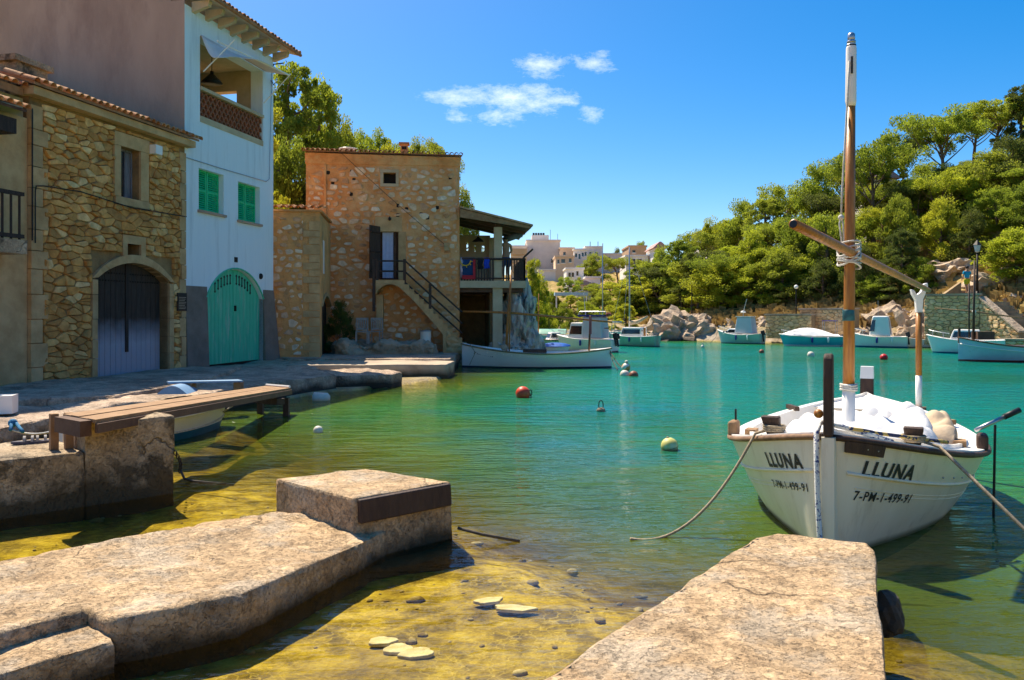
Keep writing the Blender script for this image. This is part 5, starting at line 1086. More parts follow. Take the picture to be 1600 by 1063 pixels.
mb = MB(); mb.tube([LW(2.6 + .9 * k / 10, -.25 + .12 * math.sin(k / 10 * math.pi), .62 + .10 * math.sin(k / 10 * math.pi)) for k in range(11)], .055, 8); tag(mb.build('rolled_cloth', mat('grey_roll', (.42, .40, .42), (.34, .33, .36), 5, .9), None, True), 'rolled grey cloth on the after deck of the boat', 'cloth')
# mooring lines of this boat
def line(pts, r, m_, label): return tag(MB().tube(pts, r, 6).build('mooring_rope', m_, None, True), label, 'rope')
e1_ = PZ(985, 842, .01); line([qL + Vector((0, 0, .06))] + catenary(LW(.12 * BL, -(hb(.12) + .045), zsh(.12) + .035), e1_, .28, 18), .013, rope_tan, 'slack mooring rope from the boat bow into the water')
e2_ = PZ(715, 825, .12); e3_ = PZ(812, 846, .005); line([e2_, e2_.lerp(e3_, .4) + Vector((0, 0, -.01)), e3_], .013, rope_dark, 'dark mooring rope tied to the low pier block')
line([qR + Vector((0, 0, .06)), LW(.16 * BL, hb(.16) + .045, zsh(.16) + .035), P(1640, 865, 4.9)], .013, rope_tan, 'taut tan mooring rope running to the picture edge')

# ---------------------------------------------------------------- other boats
teal_hull = mat('teal_hull_paint', (.34, .56, .53), (.27, .48, .46), 2, .35, c3=(.3, .42, .4), s3=3, k3=(.58, .8)); green_hull = mat('green_hull_paint', (.26, .50, .36), (.20, .42, .30), 2, .35); cyan_hull = mat('turquoise_hull_paint', (.06, .50, .54), (.05, .43, .48), 2, .3)
navy_m = mat('navy_canvas', (.02, .035, .28), (.015, .025, .2), 4, .8); blue_tarp = mat('blue_tarpaulin', (.012, .13, .50), (.01, .08, .36), 3, .55, .3, 6); dark_bottom = mat('dark_antifouling', (.02, .03, .07), (.015, .02, .05), 4, .6); blue_bottom = mat('blue_antifouling', (.012, .16, .27), (.01, .12, .21), 4, .5); red_in = mat('red_inside_paint', (.40, .085, .05), (.30, .06, .035), 4, .6); red_bottom = mat('red_antifouling', (.25, .06, .04), (.18, .04, .03), 4, .6); llaut_white = mat('white_hull_paint', (.86, .84, .78), (.78, .77, .71), 1.2, .35, c3=(.66, .66, .60), s3=2.5, k3=(.6, .85)); blue_hull = mat('blue_hull_paint', (.50, .62, .65), (.42, .55, .59), 2, .4, c3=(.4, .5, .52), s3=3, k3=(.56, .7))
BOATS = []
def hull_fn(L_, B_, fb, bow, stern, transom, pw=.7):
    def half(s):
        if transom: return B_ * (math.sin(math.pi / 2 * min(1, s / .55)) ** pw if s < .55 else 1 - (1 - transom) * ((s - .55) / .45) ** 2)
        u_ = s / .5 * .5 if s < .5 else s; return B_ * max(0, math.sin(math.pi * s)) ** pw
    def zs_(s): return fb + (bow - fb) * max(0, 1 - s / .6) ** 2 + (stern - fb) * max(0, (s - .55) / .45) ** 2
    def pt(s, t_, sg, off=0.0):
        e = .32 + .5 * (max(0, 1 - s / .5) ** 2 if transom else (abs(s - .5) * 2) ** 2.2)
        return Vector((L_ / 2 - s * L_ - (.10 * L_ * (1 - t_) * max(0, 1 - s * 8) if transom else 0), sg * (half(s) * t_ ** e + off), -.25 + (zs_(s) + .25) * t_))
    return half, zs_, pt
def boat(label, at_, rz, L_, B_, fb, bow, stern, transom, mh, mbot, wl=.10, mtrim=white_paint, min_=white_paint, well=(.25, .9), wd=.30, cat='boat', pw=.7, name='moored_boat', sc_=(1, 1, 1)):
    t_ = thing(name, label, cat, (at_[0], at_[1], 0), rz, 'boats moored in the cove'); half, zs_, pt = hull_fn(L_, B_, fb, bow, stern, transom, pw)
    ss = [0, .01, .03, .06, .1, .15] + list(np.linspace(.2, .9, 12)) + [.95, .98, 1.0]
    mb = MB()
    for sg in (-1, 1): mb.grid([[pt(s, q, sg) for q in np.linspace(0, 1, 10)] for s in ss])
    if transom: mb.add([pt(1, q, sg) for sg in (-1, 1) for q in np.linspace(0, 1, 10)], [(i, i + 1, 11 + i, 10 + i) for i in range(9)])
    h_ = mb.build('hull', mh, t_, True)
    mb = MB()
    for sg in (-1, 1): mb.grid([[pt(s, (q + .25) / (zs_(s) + .25), sg, .006) for q in np.linspace(-.2, wl, 4)] for s in ss])
    if transom: mb.add([pt(1, (q + .25) / (zs_(1) + .25), sg) + Vector((-.006, 0, 0)) for sg in (-1, 1) for q in np.linspace(-.2, wl, 4)], [(i, i + 1, 5 + i, 4 + i) for i in range(3)])
    mb.build('boot_top', mbot, h_, True)
    for sg in (-1, 1): MB().tube([pt(s, 1, sg, .01) for s in ss], .028, 6).build('gunwale', mtrim, t_, True)
    mb = MB()
    for sg in (-1, 1):
        rows = []
        for s in ss:
            b = half(s); z_ = zs_(s); iw = max(b - .14, b * .3); wz = z_ - wd if well[0] < s < well[1] else z_ + .015
            rows.append([Vector((L_ / 2 - s * L_, sg * b, z_)), Vector((L_ / 2 - s * L_, sg * iw, z_ + .02)), Vector((L_ / 2 - s * L_, sg * iw * .96, wz)), Vector((L_ / 2 - s * L_, 0, wz + .02))])
        mb.grid(rows)
    mb.build('deck', min_, t_)
    if transom and L_ > 3.3:         # bow rail, fenders and a bow line
        MB().tube([pt(s, 1, -1, -.04) + Vector((0, 0, .30)) for s in (.30, .2, .1, .03)] + [pt(s, 1, 1, -.04) + Vector((0, 0, .30)) for s in (.03, .1, .2, .30)], .016, 5).build('bow_rail', steel, t_)
        for s in (.08, .22):
            for sg in (-1, 1): MB().tube([pt(s, 1, sg, -.04), pt(s, 1, sg, -.04) + Vector((0, 0, .30))], .013, 5).build('rail_post', steel, t_)
        for s in (.5, .75):
            for sg in (-1, 1): q_ = pt(s, .8, sg, .09); MB().tube([q_ + Vector((0, 0, .16)), q_ + Vector((0, 0, .12)), q_ - Vector((0, 0, .16)), q_ - Vector((0, 0, .2))], [.02, .075, .075, .02], 8).build('fender', navy_m if s == .5 else white_paint, t_, True)
        MB().tube([pt(.02, 1, 1), pt(.02, .6, 1) + Vector((.35, 0, -.05)), Vector((L_ / 2 + .75, .1, -.1))], .012, 5).build('bow_line', rope_dark, t_)
    t_.scale = sc_; BOATS.append(t_); return t_, half, zs_, pt
def at_px(px, py): q = PZ(px, py); return (q.x, q.y)
# white rowing boat with folded lateen rig
cx = at_px(838, 574); wb, half, zs_, pt = boat('long white wooden boat with a crossed yard, moored at the landing block', cx, R(176), 5.15, .92, .50, .80, .66, 0, llaut_white, dark_bottom, .05, mat('olive_strake', (.26, .22, .12), (.16, .13, .07), 6, .7), white_paint, (.16, .86), .2, pw=.75)
mx_ = 1.05
MB().tube([(mx_, 0, .3), (mx_ - .05, 0, 1.4), (mx_ - .20, 0, 3.35)], [.05, .045, .03], 8).build('mast', varnish, wb, True); MB().tube([(mx_ - .12, .10, .5), (mx_ - .18, .05, 3.1)], [.03, .02], 6).build('crutch', varnish, wb, True)
MB().tube([(2.55, -.1, 1.92), (mx_ - .1, -.1, 1.88), (-2.6, -.1, 1.55)], [.03, .045, .03], 8).build('yard', varnish, wb, True)
MB().tube([(-1.8, .2, .55), (-1.85, .2, 1.78)], .035, 8).build('crutch', beam_wood, wb, True); MB().box(-1.89, -1.80, .17, .23, 1.15, 1.75).build('flag', mat('faded_flag', (.5, .12, .13), (.38, .08, .09), 5, .9), wb)
MB().ball((mx_ + .05, .1, .68), .12).build('rope_coil', rope_tan, wb, True); MB().box(-.35, .45, -.25, .25, .5, .62).build('hatch', beam_wood, wb)
for i in range(13): MB().ball(pt(.18 + i * .055, (zs_(.18 + i * .055) - .12 + .25) / (zs_(.18 + i * .055) + .25), 1, .004), .016).build('scupper', white_paint, wb)
MB().tube([pt(.06, 1, 1, .02) + Vector((0, 0, .06)), pt(.10, .8, 1, .12), pt(.06, .35, 1, .25)], .012, 6).build('painter', rope_tan, wb)
def flat_text(txt, parent, p0, dx, dz, size):
    cu = bpy.data.curves.new('t', 'FONT'); cu.body = txt; cu.size = size; cu.shear = .15; cu.offset = size * .015; ob = bpy.data.objects.new('t', cu); C.objects.link(ob); dg = bpy.context.evaluated_depsgraph_get(); me = bpy.data.meshes.new_from_object(ob.evaluated_get(dg)); C.objects.unlink(ob); bpy.data.objects.remove(ob)
    for v in me.vertices: v.co = Vector(p0) + Vector(dx) * v.co.x + Vector(dz) * v.co.y
    me.materials.clear(); me.materials.append(black_ink); return link('number_lettering', me, parent)
a = pt(.085, .74, 1, .018); b = pt(.24, .70, 1, .018); flat_text('7ª PM 1-294-93', wb, a, (b - a).normalized(), (0, .12, 1), .12)
line(catenary((cx[0] + 2.5, cx[1] - .2, .6), PZ(976, 577, .05), .10), .018, rope_dark, 'dark mooring rope from the white boat stern to the twin buoys'); line(catenary((cx[0] + 2.5, cx[1] - .15, .55), PZ(965, 578, .02), .06), .018, rope_dark, 'second dark stern rope entering the water short of the buoys')
# cabin cruiser with blue bimini
def cabin(t_, x0, x1, hw, z0, z1, m_=white_paint, rake=.25):
    c = MB().hexa([(x0, -hw, z0), (x1 + rake, -hw, z0), (x1 + rake, hw, z0), (x0, hw, z0), (x0, -hw * .9, z1), (x1, -hw * .9, z1), (x1, hw * .9, z1), (x0, hw * .9, z1)]).build('cabin', m_, t_); bv = c.modifiers.new('b', 'BEVEL'); bv.width = .06; bv.segments = 2
    for sg in (-1, 1):
        MB().hexa([(x0 + .12, sg * hw * .955, z0 + .30 * (z1 - z0)), (x1 + rake * .3, sg * hw * .955, z0 + .30 * (z1 - z0)), (x1 + rake * .3, sg * hw * 1.0, z0 + .30 * (z1 - z0)), (x0 + .12, sg * hw * 1.0, z0 + .30 * (z1 - z0)), (x0 + .12, sg * hw * .90, z0 + .8 * (z1 - z0)), (x1 - .05, sg * hw * .90, z0 + .8 * (z1 - z0)), (x1 - .05, sg * hw * .94, z0 + .8 * (z1 - z0)), (x0 + .12, sg * hw * .94, z0 + .8 * (z1 - z0))]).build('side_window', glass_dark, c)
    MB().hexa([(x1 + rake * .72, -hw * .8, z0 + .3 * (z1 - z0)), (x1 + rake * .78, -hw * .8, z0 + .3 * (z1 - z0)), (x1 + rake * .78, hw * .8, z0 + .3 * (z1 - z0)), (x1 + rake * .72, hw * .8, z0 + .3 * (z1 - z0)), (x1 + rake * .22, -hw * .75, z0 + .8 * (z1 - z0)), (x1 + rake * .28, -hw * .75, z0 + .8 * (z1 - z0)), (x1 + rake * .28, hw * .75, z0 + .8 * (z1 - z0)), (x1 + rake * .22, hw * .75, z0 + .8 * (z1 - z0))]).build('windscreen', glass_dark, c)
    return c
def outboard(t_, x, y, z):
    g = MB(); g.cbox((x, y, z + .22), .30, .26, .34, ry=.25); g.cbox((x - .03, y, z - .15), .14, .12, .5, ry=.2); o_ = g.build('outboard_motor', black_ink, t_); bv = o_.modifiers.new('b', 'BEVEL'); bv.width = .05; bv.segments = 2
clear_m = mat('clear_vinyl_canvas', (.62, .60, .62), (.55, .53, .55), 2, .3)
cc = at_px(915, 549); t_, half, zs_, pt = boat('white cabin cruiser with clear tent and navy canopy', cc, R(150), 4.6, .92, .75, 1.0, .72, .9, white_paint, dark_bottom, .06, sc_=(.68, .68, .80))
cabin(t_, -.1, .9, .66, .75, 1.75); tent = MB().hexa([(-1.6, -.70, .8), (-.05, -.70, .8), (-.05, .70, .8), (-1.6, .70, .8), (-1.45, -.62, 2.1), (-.05, -.62, 2.1), (-.05, .62, 2.1), (-1.45, .62, 2.1)]).build('canvas_tent', clear_m, t_); bv = tent.modifiers.new('b', 'BEVEL'); bv.width = .08; bv.segments = 2
MB().box(-1.5, .3, -.68, .68, 2.12, 2.22).build('canopy', navy_m, t_); MB().tube([(-1.4, -.6, 2.2), (-1.3, -.55, 2.42), (.2, -.55, 2.42), (.3, -.6, 2.2)], .03, 6).build('roof_rack', steel, t_); MB().tube([(-1.4, .6, 2.2), (-1.3, .55, 2.42), (.2, .55, 2.42), (.3, .6, 2.2)], .03, 6).build('roof_rack', steel, t_)
MB().tube([(.0, 0, 2.2), (.15, 0, 3.6)], .02, 5).build('antenna', white_paint, t_); outboard(t_, -2.35, .15, .75); outboard(t_, -2.35, -.25, .7)
MB().tube([(-1.7, -.5, 2.25), (-1.9, .5, 2.25)], .10, 8).build('rolled_cover', red_in, t_, True); MB().lathe((-1.85, .5, 1.4), [(.16, 0), (.16, .06)], 14).build('life_ring', red_in, t_, True)
for yy in (-.45, .1): MB().tube([(-2.0, yy, .7), (-2.1, yy, 1.9)], .022, 6).build('stanchion', steel, t_)
# dinghy under a blue tarpaulin
cx = at_px(866, 552); t_, half, zs_, pt = boat('small dinghy wrapped in a bright blue tarpaulin', cx, R(5), 2.4, .55, .35, .45, .36, .8, llaut_white, dark_bottom, .05, sc_=(.6, .7, .75))
rows = [[Vector((1.25 - i * .18, (j / 4 - 1) * (.58 * math.sin(min(1, (i + .6) / 5) * math.pi / 2)), .40 + .26 * math.cos((j / 4 - 1) * 1.45) * math.sin((i + 1) / 15 * math.pi) ** .5)) for j in range(9)] for i in range(14)]
MB().grid(rows).build('tarpaulin', blue_tarp, t_, True)
# green wooden boats behind
cx = at_px(852, 546); t_, half, zs_, pt = boat('green wooden fishing boat with orange mast behind the grey rock', cx, R(200), 4.4, .85, .60, .95, .75, 0, green_hull, dark_bottom, .05, beam_wood, sc_=(.65, .65, .8)); MB().tube([(.6, 0, .4), (.55, 0, 3.6)], [.06, .04], 8).build('mast', varnish, t_, True); cabin(t_, -1.2, -.4, .4, .6, 1.1)
cx = (at_px(858, 539)[0], at_px(858, 539)[1]); t_, half, zs_, pt = boat('dark green covered boat farther in behind the fishing boat', cx, R(170), 4.6, .9, .75, 1.0, .8, .8, teal_hull, dark_bottom, .05, sc_=(.6, .6, .75)); rows = [[Vector((1.9 - i * .3, (j / 3 - 1) * .8 * math.sin(min(1, (i + 1) / 5) * 1.57), .8 + .45 * math.cos((j / 3 - 1) * 1.4))) for j in range(7)] for i in range(13)]; MB().grid(rows).build('cover', green_hull, t_, True); MB().tube([(0, 0, 1.0), (0, 0, 2.3)], .03, 6).build('post', beam_wood, t_)
cx = (at_px(940, 533)[0] - .05, at_px(940, 533)[1]); t_, half, zs_, pt = boat('white sloop lying far behind the cabin cruiser', cx, R(160), 5.5, .95, .75, 1.0, .8, .7, white_paint, blue_bottom, .08, sc_=(.6, .6, .8)); cabin(t_, -.6, .9, .55, .75, 1.2); q = 2.0; MB().tube([(-.2, 0, .9), (-.2, 0, 8.2)], [.07, .05], 8).build('mast', steel, t_, True); MB().tube([(-.2, 0, 1.6), (-2.4, 0, 1.6)], .06, 8).build('boom', steel, t_, True); MB().tube([(-.2, -.55, 5.2), (-.2, .55, 5.2)], .02, 5).build('spreader', steel, t_)
cx = at_px(990, 541); t_, half, zs_, pt = boat('teal sailing boat with timber cabin door and furled sail', cx, R(146), 5.0, 1.0, .72, .95, .80, .85, green_hull, dark_bottom, .05, sc_=(.58, .58, .75)); cab = cabin(t_, -1.1, .9, .72, .72, 1.42); MB().box(-1.16, -1.105, -.28, .12, .78, 1.40).build('cabin_door', varnish, t_)
MB().tube([(.45, 0, 1.2), (.45, 0, 7.5)], [.075, .055], 8).build('mast', steel, t_, True); MB().tube([(.4, 0, 1.75), (-.5, 0, 1.85), (-1.5, 0, 2.25)], [.16, .15, .06], 8).build('furled_sail', cloth_beige, t_, True); MB().tube([(.45, -.75, 4.6), (.45, .75, 4.6)], .02, 5).build('spreader', steel, t_)
for q in ((-2.4, 0, .9), (.7, .95, .8), (.7, -.95, .8), (2.45, 0, 1.0)): MB().tube([(.45, 0, 7.45), q], .010, 4).build('stay', steel, t_)
ld = MB(); ld.tube([(-2.53, -.1, .8), (-2.53, -.1, .05)], .018, 5); ld.tube([(-2.53, .15, .8), (-2.53, .15, .05)], .018, 5)
for i in range(4): ld.tube([(-2.53, -.1, .12 + i * .18), (-2.53, .15, .12 + i * .18)], .016, 5)
ld.build('ladder', steel, t_); MB().lathe((-1.12, .5, 1.15), [(.11, 0), (.11, .04)], 12).build('life_ring', red_in, t_)
# inflatable at the rocks
cx = at_px(1080, 532); inf = thing('inflatable_dinghy', 'grey white inflatable dinghy lying below the rocks', 'dinghy', (cx[0], cx[1], 0), R(4), 'boats moored in the cove'); MB().tube([(-.85, -.42, .18), (.5, -.42, .2), (.85, -.2, .28), (.95, 0, .3), (.85, .2, .28), (.5, .42, .2), (-.85, .42, .18)], [.12, .17, .17, .17, .17, .17, .12], 10).build('tube', mat('inflatable_grey', (.62, .62, .62), (.5, .5, .5), 3, .5), inf, True); MB().box(-.7, .6, -.34, .34, .08, .13).build('floor', steel, inf)
# right hand row
cx = at_px(1156, 537); t_, half, zs_, pt = boat('teal hulled day boat with white canvas cuddy', cx, R(142), 4.0, .85, .62, .95, .70, .9, teal_hull, dark_bottom, .05, sc_=(.72, .72, .88)); cabin(t_, .0, .75, .6, .65, 1.05, rake=.6); tent = MB().hexa([(-1.35, -.62, .7), (.25, -.62, .7), (.25, .62, .7), (-1.35, .62, .7), (-1.15, -.55, 1.85), (.05, -.55, 1.85), (.05, .55, 1.85), (-1.15, .55, 1.85)]).build('canvas_tent', cloth_beige if False else clear_m, t_); bv = tent.modifiers.new('b', 'BEVEL'); bv.width = .06; bv.segments = 2
MB().box(-1.2, .15, -.6, .6, 1.86, 1.90).build('roof', white_paint, t_); MB().tube([(-.3, 0, 1.9), (-.3, 0, 2.2), (-.7, .2, 3.1)], .025, 5).build('antenna', steel, t_); MB().lathe((-.3, 0, 2.15), [(.2, 0), (.22, .08), (.1, .14)], 14).build('radar', white_paint, t_, True); outboard(t_, -2.05, .1, .55)
for q in (.35, .95): MB().ball((1.25 - q * .4, .79 - q * .05, .82), .07, .03, .07).build('porthole', glass_dark, t_)
cx = at_px(1266, 541); t_, half, zs_, pt = boat('turquoise speedboat under a white fitted cover', cx, R(168), 4.3, .9, .62, .80, .66, .92, cyan_hull, white_paint, .10, sc_=(.78, .78, .85)); rows = [[Vector((2.0 - i * .3, (j / 4 - 1) * .86 * math.sin(min(1, (i + 1) / 6) * 1.57), .68 + (.12 + .42 * math.sin(min(1, i / 12) * math.pi)) * math.cos((j / 4 - 1) * 1.5))) for j in range(9)] for i in range(14)]; MB().grid(rows).build('cover', cloth_white, t_, True); outboard(t_, -2.2, 0, .4); MB().box(-2.1, -1.6, -.7, .7, .45, .62).build('swim_platform', black_ink, t_)
cx = at_px(1306, 541); t_, half, zs_, pt = boat('white runabout with small navy sun top', (cx[0], cx[1] + 1.5), R(150), 3.6, .8, .6, .8, .62, .9, white_paint, dark_bottom, .05, sc_=(.7, .7, .8)); MB().box(-.9, .2, -.6, .6, 1.75, 1.80).build('sun_top', navy_m, t_)
for q in ((-.85, -.55), (.15, -.55), (-.85, .55), (.15, .55)): MB().tube([(q[0], q[1], .6), (q[0], q[1], 1.76)], .02, 5).build('pole', steel, t_)
cx = at_px(1372, 543); t_, half, zs_, pt = boat('white cabin boat with canvas wheelhouse beside the red buoy', cx, R(150), 4.2, .9, .65, .95, .68, .9, white_paint, blue_bottom, .10, sc_=(.70, .70, .88)); tent = MB().hexa([(-.95, -.66, .7), (.6, -.66, .7), (.6, .66, .7), (-.95, .66, .7), (-.75, -.58, 1.95), (.35, -.58, 1.95), (.35, .58, 1.95), (-.75, .58, 1.95)]).build('wheelhouse', white_paint, t_); bv = tent.modifiers.new('b', 'BEVEL'); bv.width = .12; bv.segments = 3
MB().hexa([(-.985, -.5, .8), (-.98, -.5, .8), (-.98, .5, .8), (-.985, .5, .8), (-.80, -.45, 1.8), (-.79, -.45, 1.8), (-.79, .45, 1.8), (-.80, .45, 1.8)]).build('canvas_door', clear_m, t_); outboard(t_, -2.1, .2, .6); MB().tube([(0, 0, 1.95), (0, 0, 2.9)], .015, 5).build('antenna', steel, t_)
for sg in (-1, 1): MB().hexa([(.2, sg * .665, 1.0), (.55, sg * .665, 1.0), (.55, sg * .672, 1.0), (.2, sg * .672, 1.0), (.12, sg * .60, 1.7), (.36, sg * .60, 1.7), (.36, sg * .612, 1.7), (.12, sg * .612, 1.7)]).build('side_window', glass_dark, t_)
cx = at_px(1446, 543); t_, half, zs_, pt = boat('small open white boat with black outboard motor', cx, R(172), 2.9, .66, .48, .66, .5, .9, white_paint, dark_bottom, .04, well=(.2, .92), sc_=(.8, .8, .85)); outboard(t_, -.75, 0, .62)
cx = at_px(1548, 556); t_, half, zs_, pt = boat('white motor boat half hidden behind the blue wooden boat', (cx[0], cx[1] + 2), R(150), 4.2, .9, .7, 1.0, .75, .9, white_paint, blue_bottom, .08, sc_=(.75, .75, .85)); cabin(t_, -.8, .6, .6, .7, 1.3)
cx = at_px(1588, 565); t_, half, zs_, pt = boat('blue wooden boat with white sheer stripe and brown mast, cut by the picture edge', cx, R(172), 4.2, .85, .58, .92, .70, 0, blue_hull, red_bottom, .07, beam_wood, mat('grey_deck', (.42, .4, .38), (.3, .28, .27), 5, .8)); bm_ = t_
for sg in (-1, 1): MB().tube([pt(s, .80, sg, .012) for s in np.linspace(.01, .99, 24)], .022, 5).build('sheer_stripe', white_paint, t_, True)
MB().tube([(1.55, 0, .5), (1.50, 0, 3.9)], [.055, .035], 8).build('mast', dark_brown, t_, True); MB().tube([(1.75, .12, .9), (1.75, .12, 3.0)], .03, 6).build('crutch', dark_brown, t_, True); MB().tube([(2.9, -.1, 2.05), (1.5, -.1, 1.92), (-1.8, -.1, 1.45)], [.025, .035, .025], 6).build('yard', plank_wood, t_, True); MB().box(2.02, 2.10, -.03, .03, .7, 1.28).build('stem_head', dark_brown, t_)
MB().box(.9, 1.5, -.3, .3, .85, 1.15).build('hatch', beam_wood, t_); MB().ball((1.5, -.05, 1.92), .08).build('lashing', rope_white, t_)
# rowing dinghy moored between gangway and quay
rd_bow, rd_mid = P(343, 640, 13.0), PZ(262, 688, 0); hd = math.atan2(13.3 - 11.0, -4.75 + 5.55)
t_, half, zs_, pt = boat('small white rowing boat with blue bottom and red inside', (-5.25, 12.0), hd, 2.9, .60, .36, .50, .40, .75, white_paint, blue_bottom, .12, white_paint, red_in, (.06, .96), .16)
MB().tube([pt(s, .62, -1, .012) for s in np.linspace(.0, .98, 16)], .014, 5).build('side_rope', rope_white, t_); MB().box(-.2, .05, -.5, .5, .26, .30).build('thwart', red_in, t_); MB().cbox((.2, -.5, .36), .1, .05, .12).build('rowlock', plank_wood, t_)
line(catenary(P(343, 646, 13.0), P(372, 627, 12.4), .02), .012, rope_white, 'white painter from the rowing boat up to the gangway')
ub_ = thing('upturned_dinghy', 'light blue dinghy turned over on the quay', 'dinghy', PZ(282, 614, .47), R(95)); ub_.scale = (.6, 1.0, .85); rows = [[Vector((.75 - i * .15, (j / 4 - 1) * .25 * math.sin(min(1, (i + 1.2) / 5) * 1.57), .19 * math.cos((j / 4 - 1) * 1.45))) for j in range(9)] for i in range(11)]
lightblue = mat('light_blue_paint', (.22, .36, .52), (.16, .28, .43), 5, .5, c3=(.05, .12, .3), s3=4, k3=(.62, .7)); MB().grid(rows).build('hull', lightblue, ub_, True); MB().add([rows[-1][j] for j in range(9)], [tuple(range(9))]).build('transom', lightblue, ub_)
bo = thing('paddle_board', 'long pale blue board lying across the upturned dinghy', 'board', PZ(320, 612, .5)); a, b = P(262, 599, 13.9), P(376, 596.5, 14.6); dv = (b - a); sd = Vector((-dv.y, dv.x, 0)).normalized() * .16
MB().hexa([a - sd * .5, b - sd, b + sd, a + sd * .5] + [q + Vector((0, 0, .03)) for q in (a - sd * .5, b - sd, b + sd, a + sd * .5)]).build('board', lightblue, bo); MB().cbox(b.lerp(a, .03) - Vector((0, 0, .14)), .12, .2, .26).build('block', plank_wood, bo); MB().cbox(a.lerp(b, .3) - Vector((0, 0, .05)), .12, .2, .09).build('block', plank_wood, bo)

# ---------------------------------------------------------------- gangway, sandals, chain and buoys
gw = thing('gangway', 'weathered wooden gangway laid from the plastered pier out over the water', 'gangway', (-3.6, 9, .8))
g = [PZ(98, 647, .90), PZ(150, 656, .90), P(455, 606, 14.8), P(415, 601, 15.2)]
g[3].z = g[2].z
npl = 4
for i in range(npl):
    a0, a1 = g[0].lerp(g[1], i / npl + .012), g[0].lerp(g[1], (i + 1) / npl - .012); b0, b1 = g[3].lerp(g[2], i / npl + .012), g[3].lerp(g[2], (i + 1) / npl - .012); dn = Vector((0, 0, -.035)); e = .02 * math.sin(i * 2.1)
    MB().hexa([a0 + dn, a1 + dn, b1 + dn, b0 + dn, a0 + Vector((0, 0, e * .2)), a1 + Vector((0, 0, e * .2)), b1, b0]).build('plank', plank_wood, gw)
for k, nm in ((.02, 'side_beam'), (.9, 'side_beam')):
    a, b = g[0].lerp(g[1], k), g[3].lerp(g[2], k); dv = (g[1] - g[0]) * .1
    if k > .5: dv = (g[1] - g[0]).normalized() * .05; a, b = g[1] - dv * .4, g[2] - dv * .4
    MB().hexa([q + Vector((0, 0, -.12)) for q in (a, a + dv, b + dv, b)] + [q + Vector((0, 0, -.037)) for q in (a, a + dv, b + dv, b)]).build(nm, beam_wood, gw)
for k in (.95,):
    for s in (0, 1): q = g[0].lerp(g[3], k) if s == 0 else g[1].lerp(g[2], k); MB().box(q.x - .05, q.x + .05, q.y - .05, q.y + .05, -1.2, .33).build('post', dark_brown, gw)
q0, q1 = g[0].lerp(g[3], .86), g[1].lerp(g[2], .86); MB().hexa([q0 + Vector((0, 0, -.26)), q1 + Vector((0, 0, -.26)), q1 + Vector((.1, .12, -.26)), q0 + Vector((.1, .12, -.26)), q0 + Vector((0, 0, -.155)), q1 + Vector((0, 0, -.155)), q1 + Vector((.1, .12, -.155)), q0 + Vector((.1, .12, -.155))]).build('cross_beam', dark_brown, gw)
MB().tube([g[3] + Vector((.02, -.02, .02)), g[2] + Vector((-.02, -.02, .02))], .022, 6).build('edge_strip', white_paint, gw)
MB().cbox(g[0].lerp(g[1], .5) + Vector((-.03, -.05, -.08)), .10, .52, .14, math.atan2(g[1].y - g[0].y, g[1].x - g[0].x) + R(90)).build('end_beam', beam_wood, gw)
for (px, py), lab, rz in (((42, 693), 'grey sandal on the pier, nearer the picture edge', .45), ((62, 692), 'grey sandal on the pier, nearer the gangway post', .55)):
    q = PZ(px, py, .532); s_ = thing('sandal', lab, 'sandal', q, rz, 'pair of grey sandals'); pts = [(.14 * math.cos(a), (.048 + .010 * math.cos(a)) * math.sin(a), 0) for a in np.linspace(0, 2 * math.pi, 20)[:-1]]
    MB().prism(pts, (0, 0, .025)).build('sole', mat('sandal_sole', (.10, .09, .12), (.06, .055, .075), 8, .8), s_)
    for x in (.05, -.02): MB().grid([[Vector((x + w_, .056 * math.cos(a), .022 + .055 * math.sin(a))) for a in np.linspace(0, math.pi, 9)] for w_ in (-.012, .012)]).build('strap', grey_wood_l, s_, True)
a = PZ(-10, 655, .56); b = PZ(100, 667, .62); line(catenary(PZ(20, 672, .5), b, .06), .011, rope_white, 'white rope slung between the pier post and the blue knot')
mb = MB(); k0 = PZ(20, 668, .53); mb.tube([k0 + Vector((-.02, .05, .06)), k0 + Vector((.06, -.02, .04)), k0 + Vector((.16, -.12, .0)), k0 + Vector((.24, -.2, -.02))], .022, 6); mb.tube([k0 + Vector((-.02, .0, .07)), k0 + Vector((.02, -.06, .03)), k0 + Vector((.1, -.2, .0))], .02, 6); mb.ball(k0 + Vector((0, 0, .05)), .05); tag(mb.build('blue_rope', rope_blue, None, True), 'bright blue rope knotted at the channel edge', 'rope')
chn = thing('chain', 'rusty chain hanging from the plastered pier corner', 'chain', PZ(272, 740, .2)); c0 = f1 + Vector((.02, .0, .42)); c1 = PZ(282, 735, .10)
for i in range(11):
    q = c0.lerp(c1, i / 10) + Vector((.03 * math.sin(i / 10 * math.pi), -.02, 0)); a = (i % 2) * math.pi / 2
    MB().tube([q + Vector((.014 * math.cos(w_) * math.cos(a), .014 * math.cos(w_) * math.sin(a), .026 * math.sin(w_))) for w_ in np.linspace(0, 2 * math.pi, 9)], .006, 5, False).build('link', iron, chn)
line([c1, PZ(288, 748, .03), PZ(300, 752, 0), PZ(365, 758, -.02)], .014, rope_dark, 'dark rope trailing from the chain into the shallow water')
def q0(px, py, wpx): q = PZ(px, py, .0); return q, wpx / FPX * q.y / 2
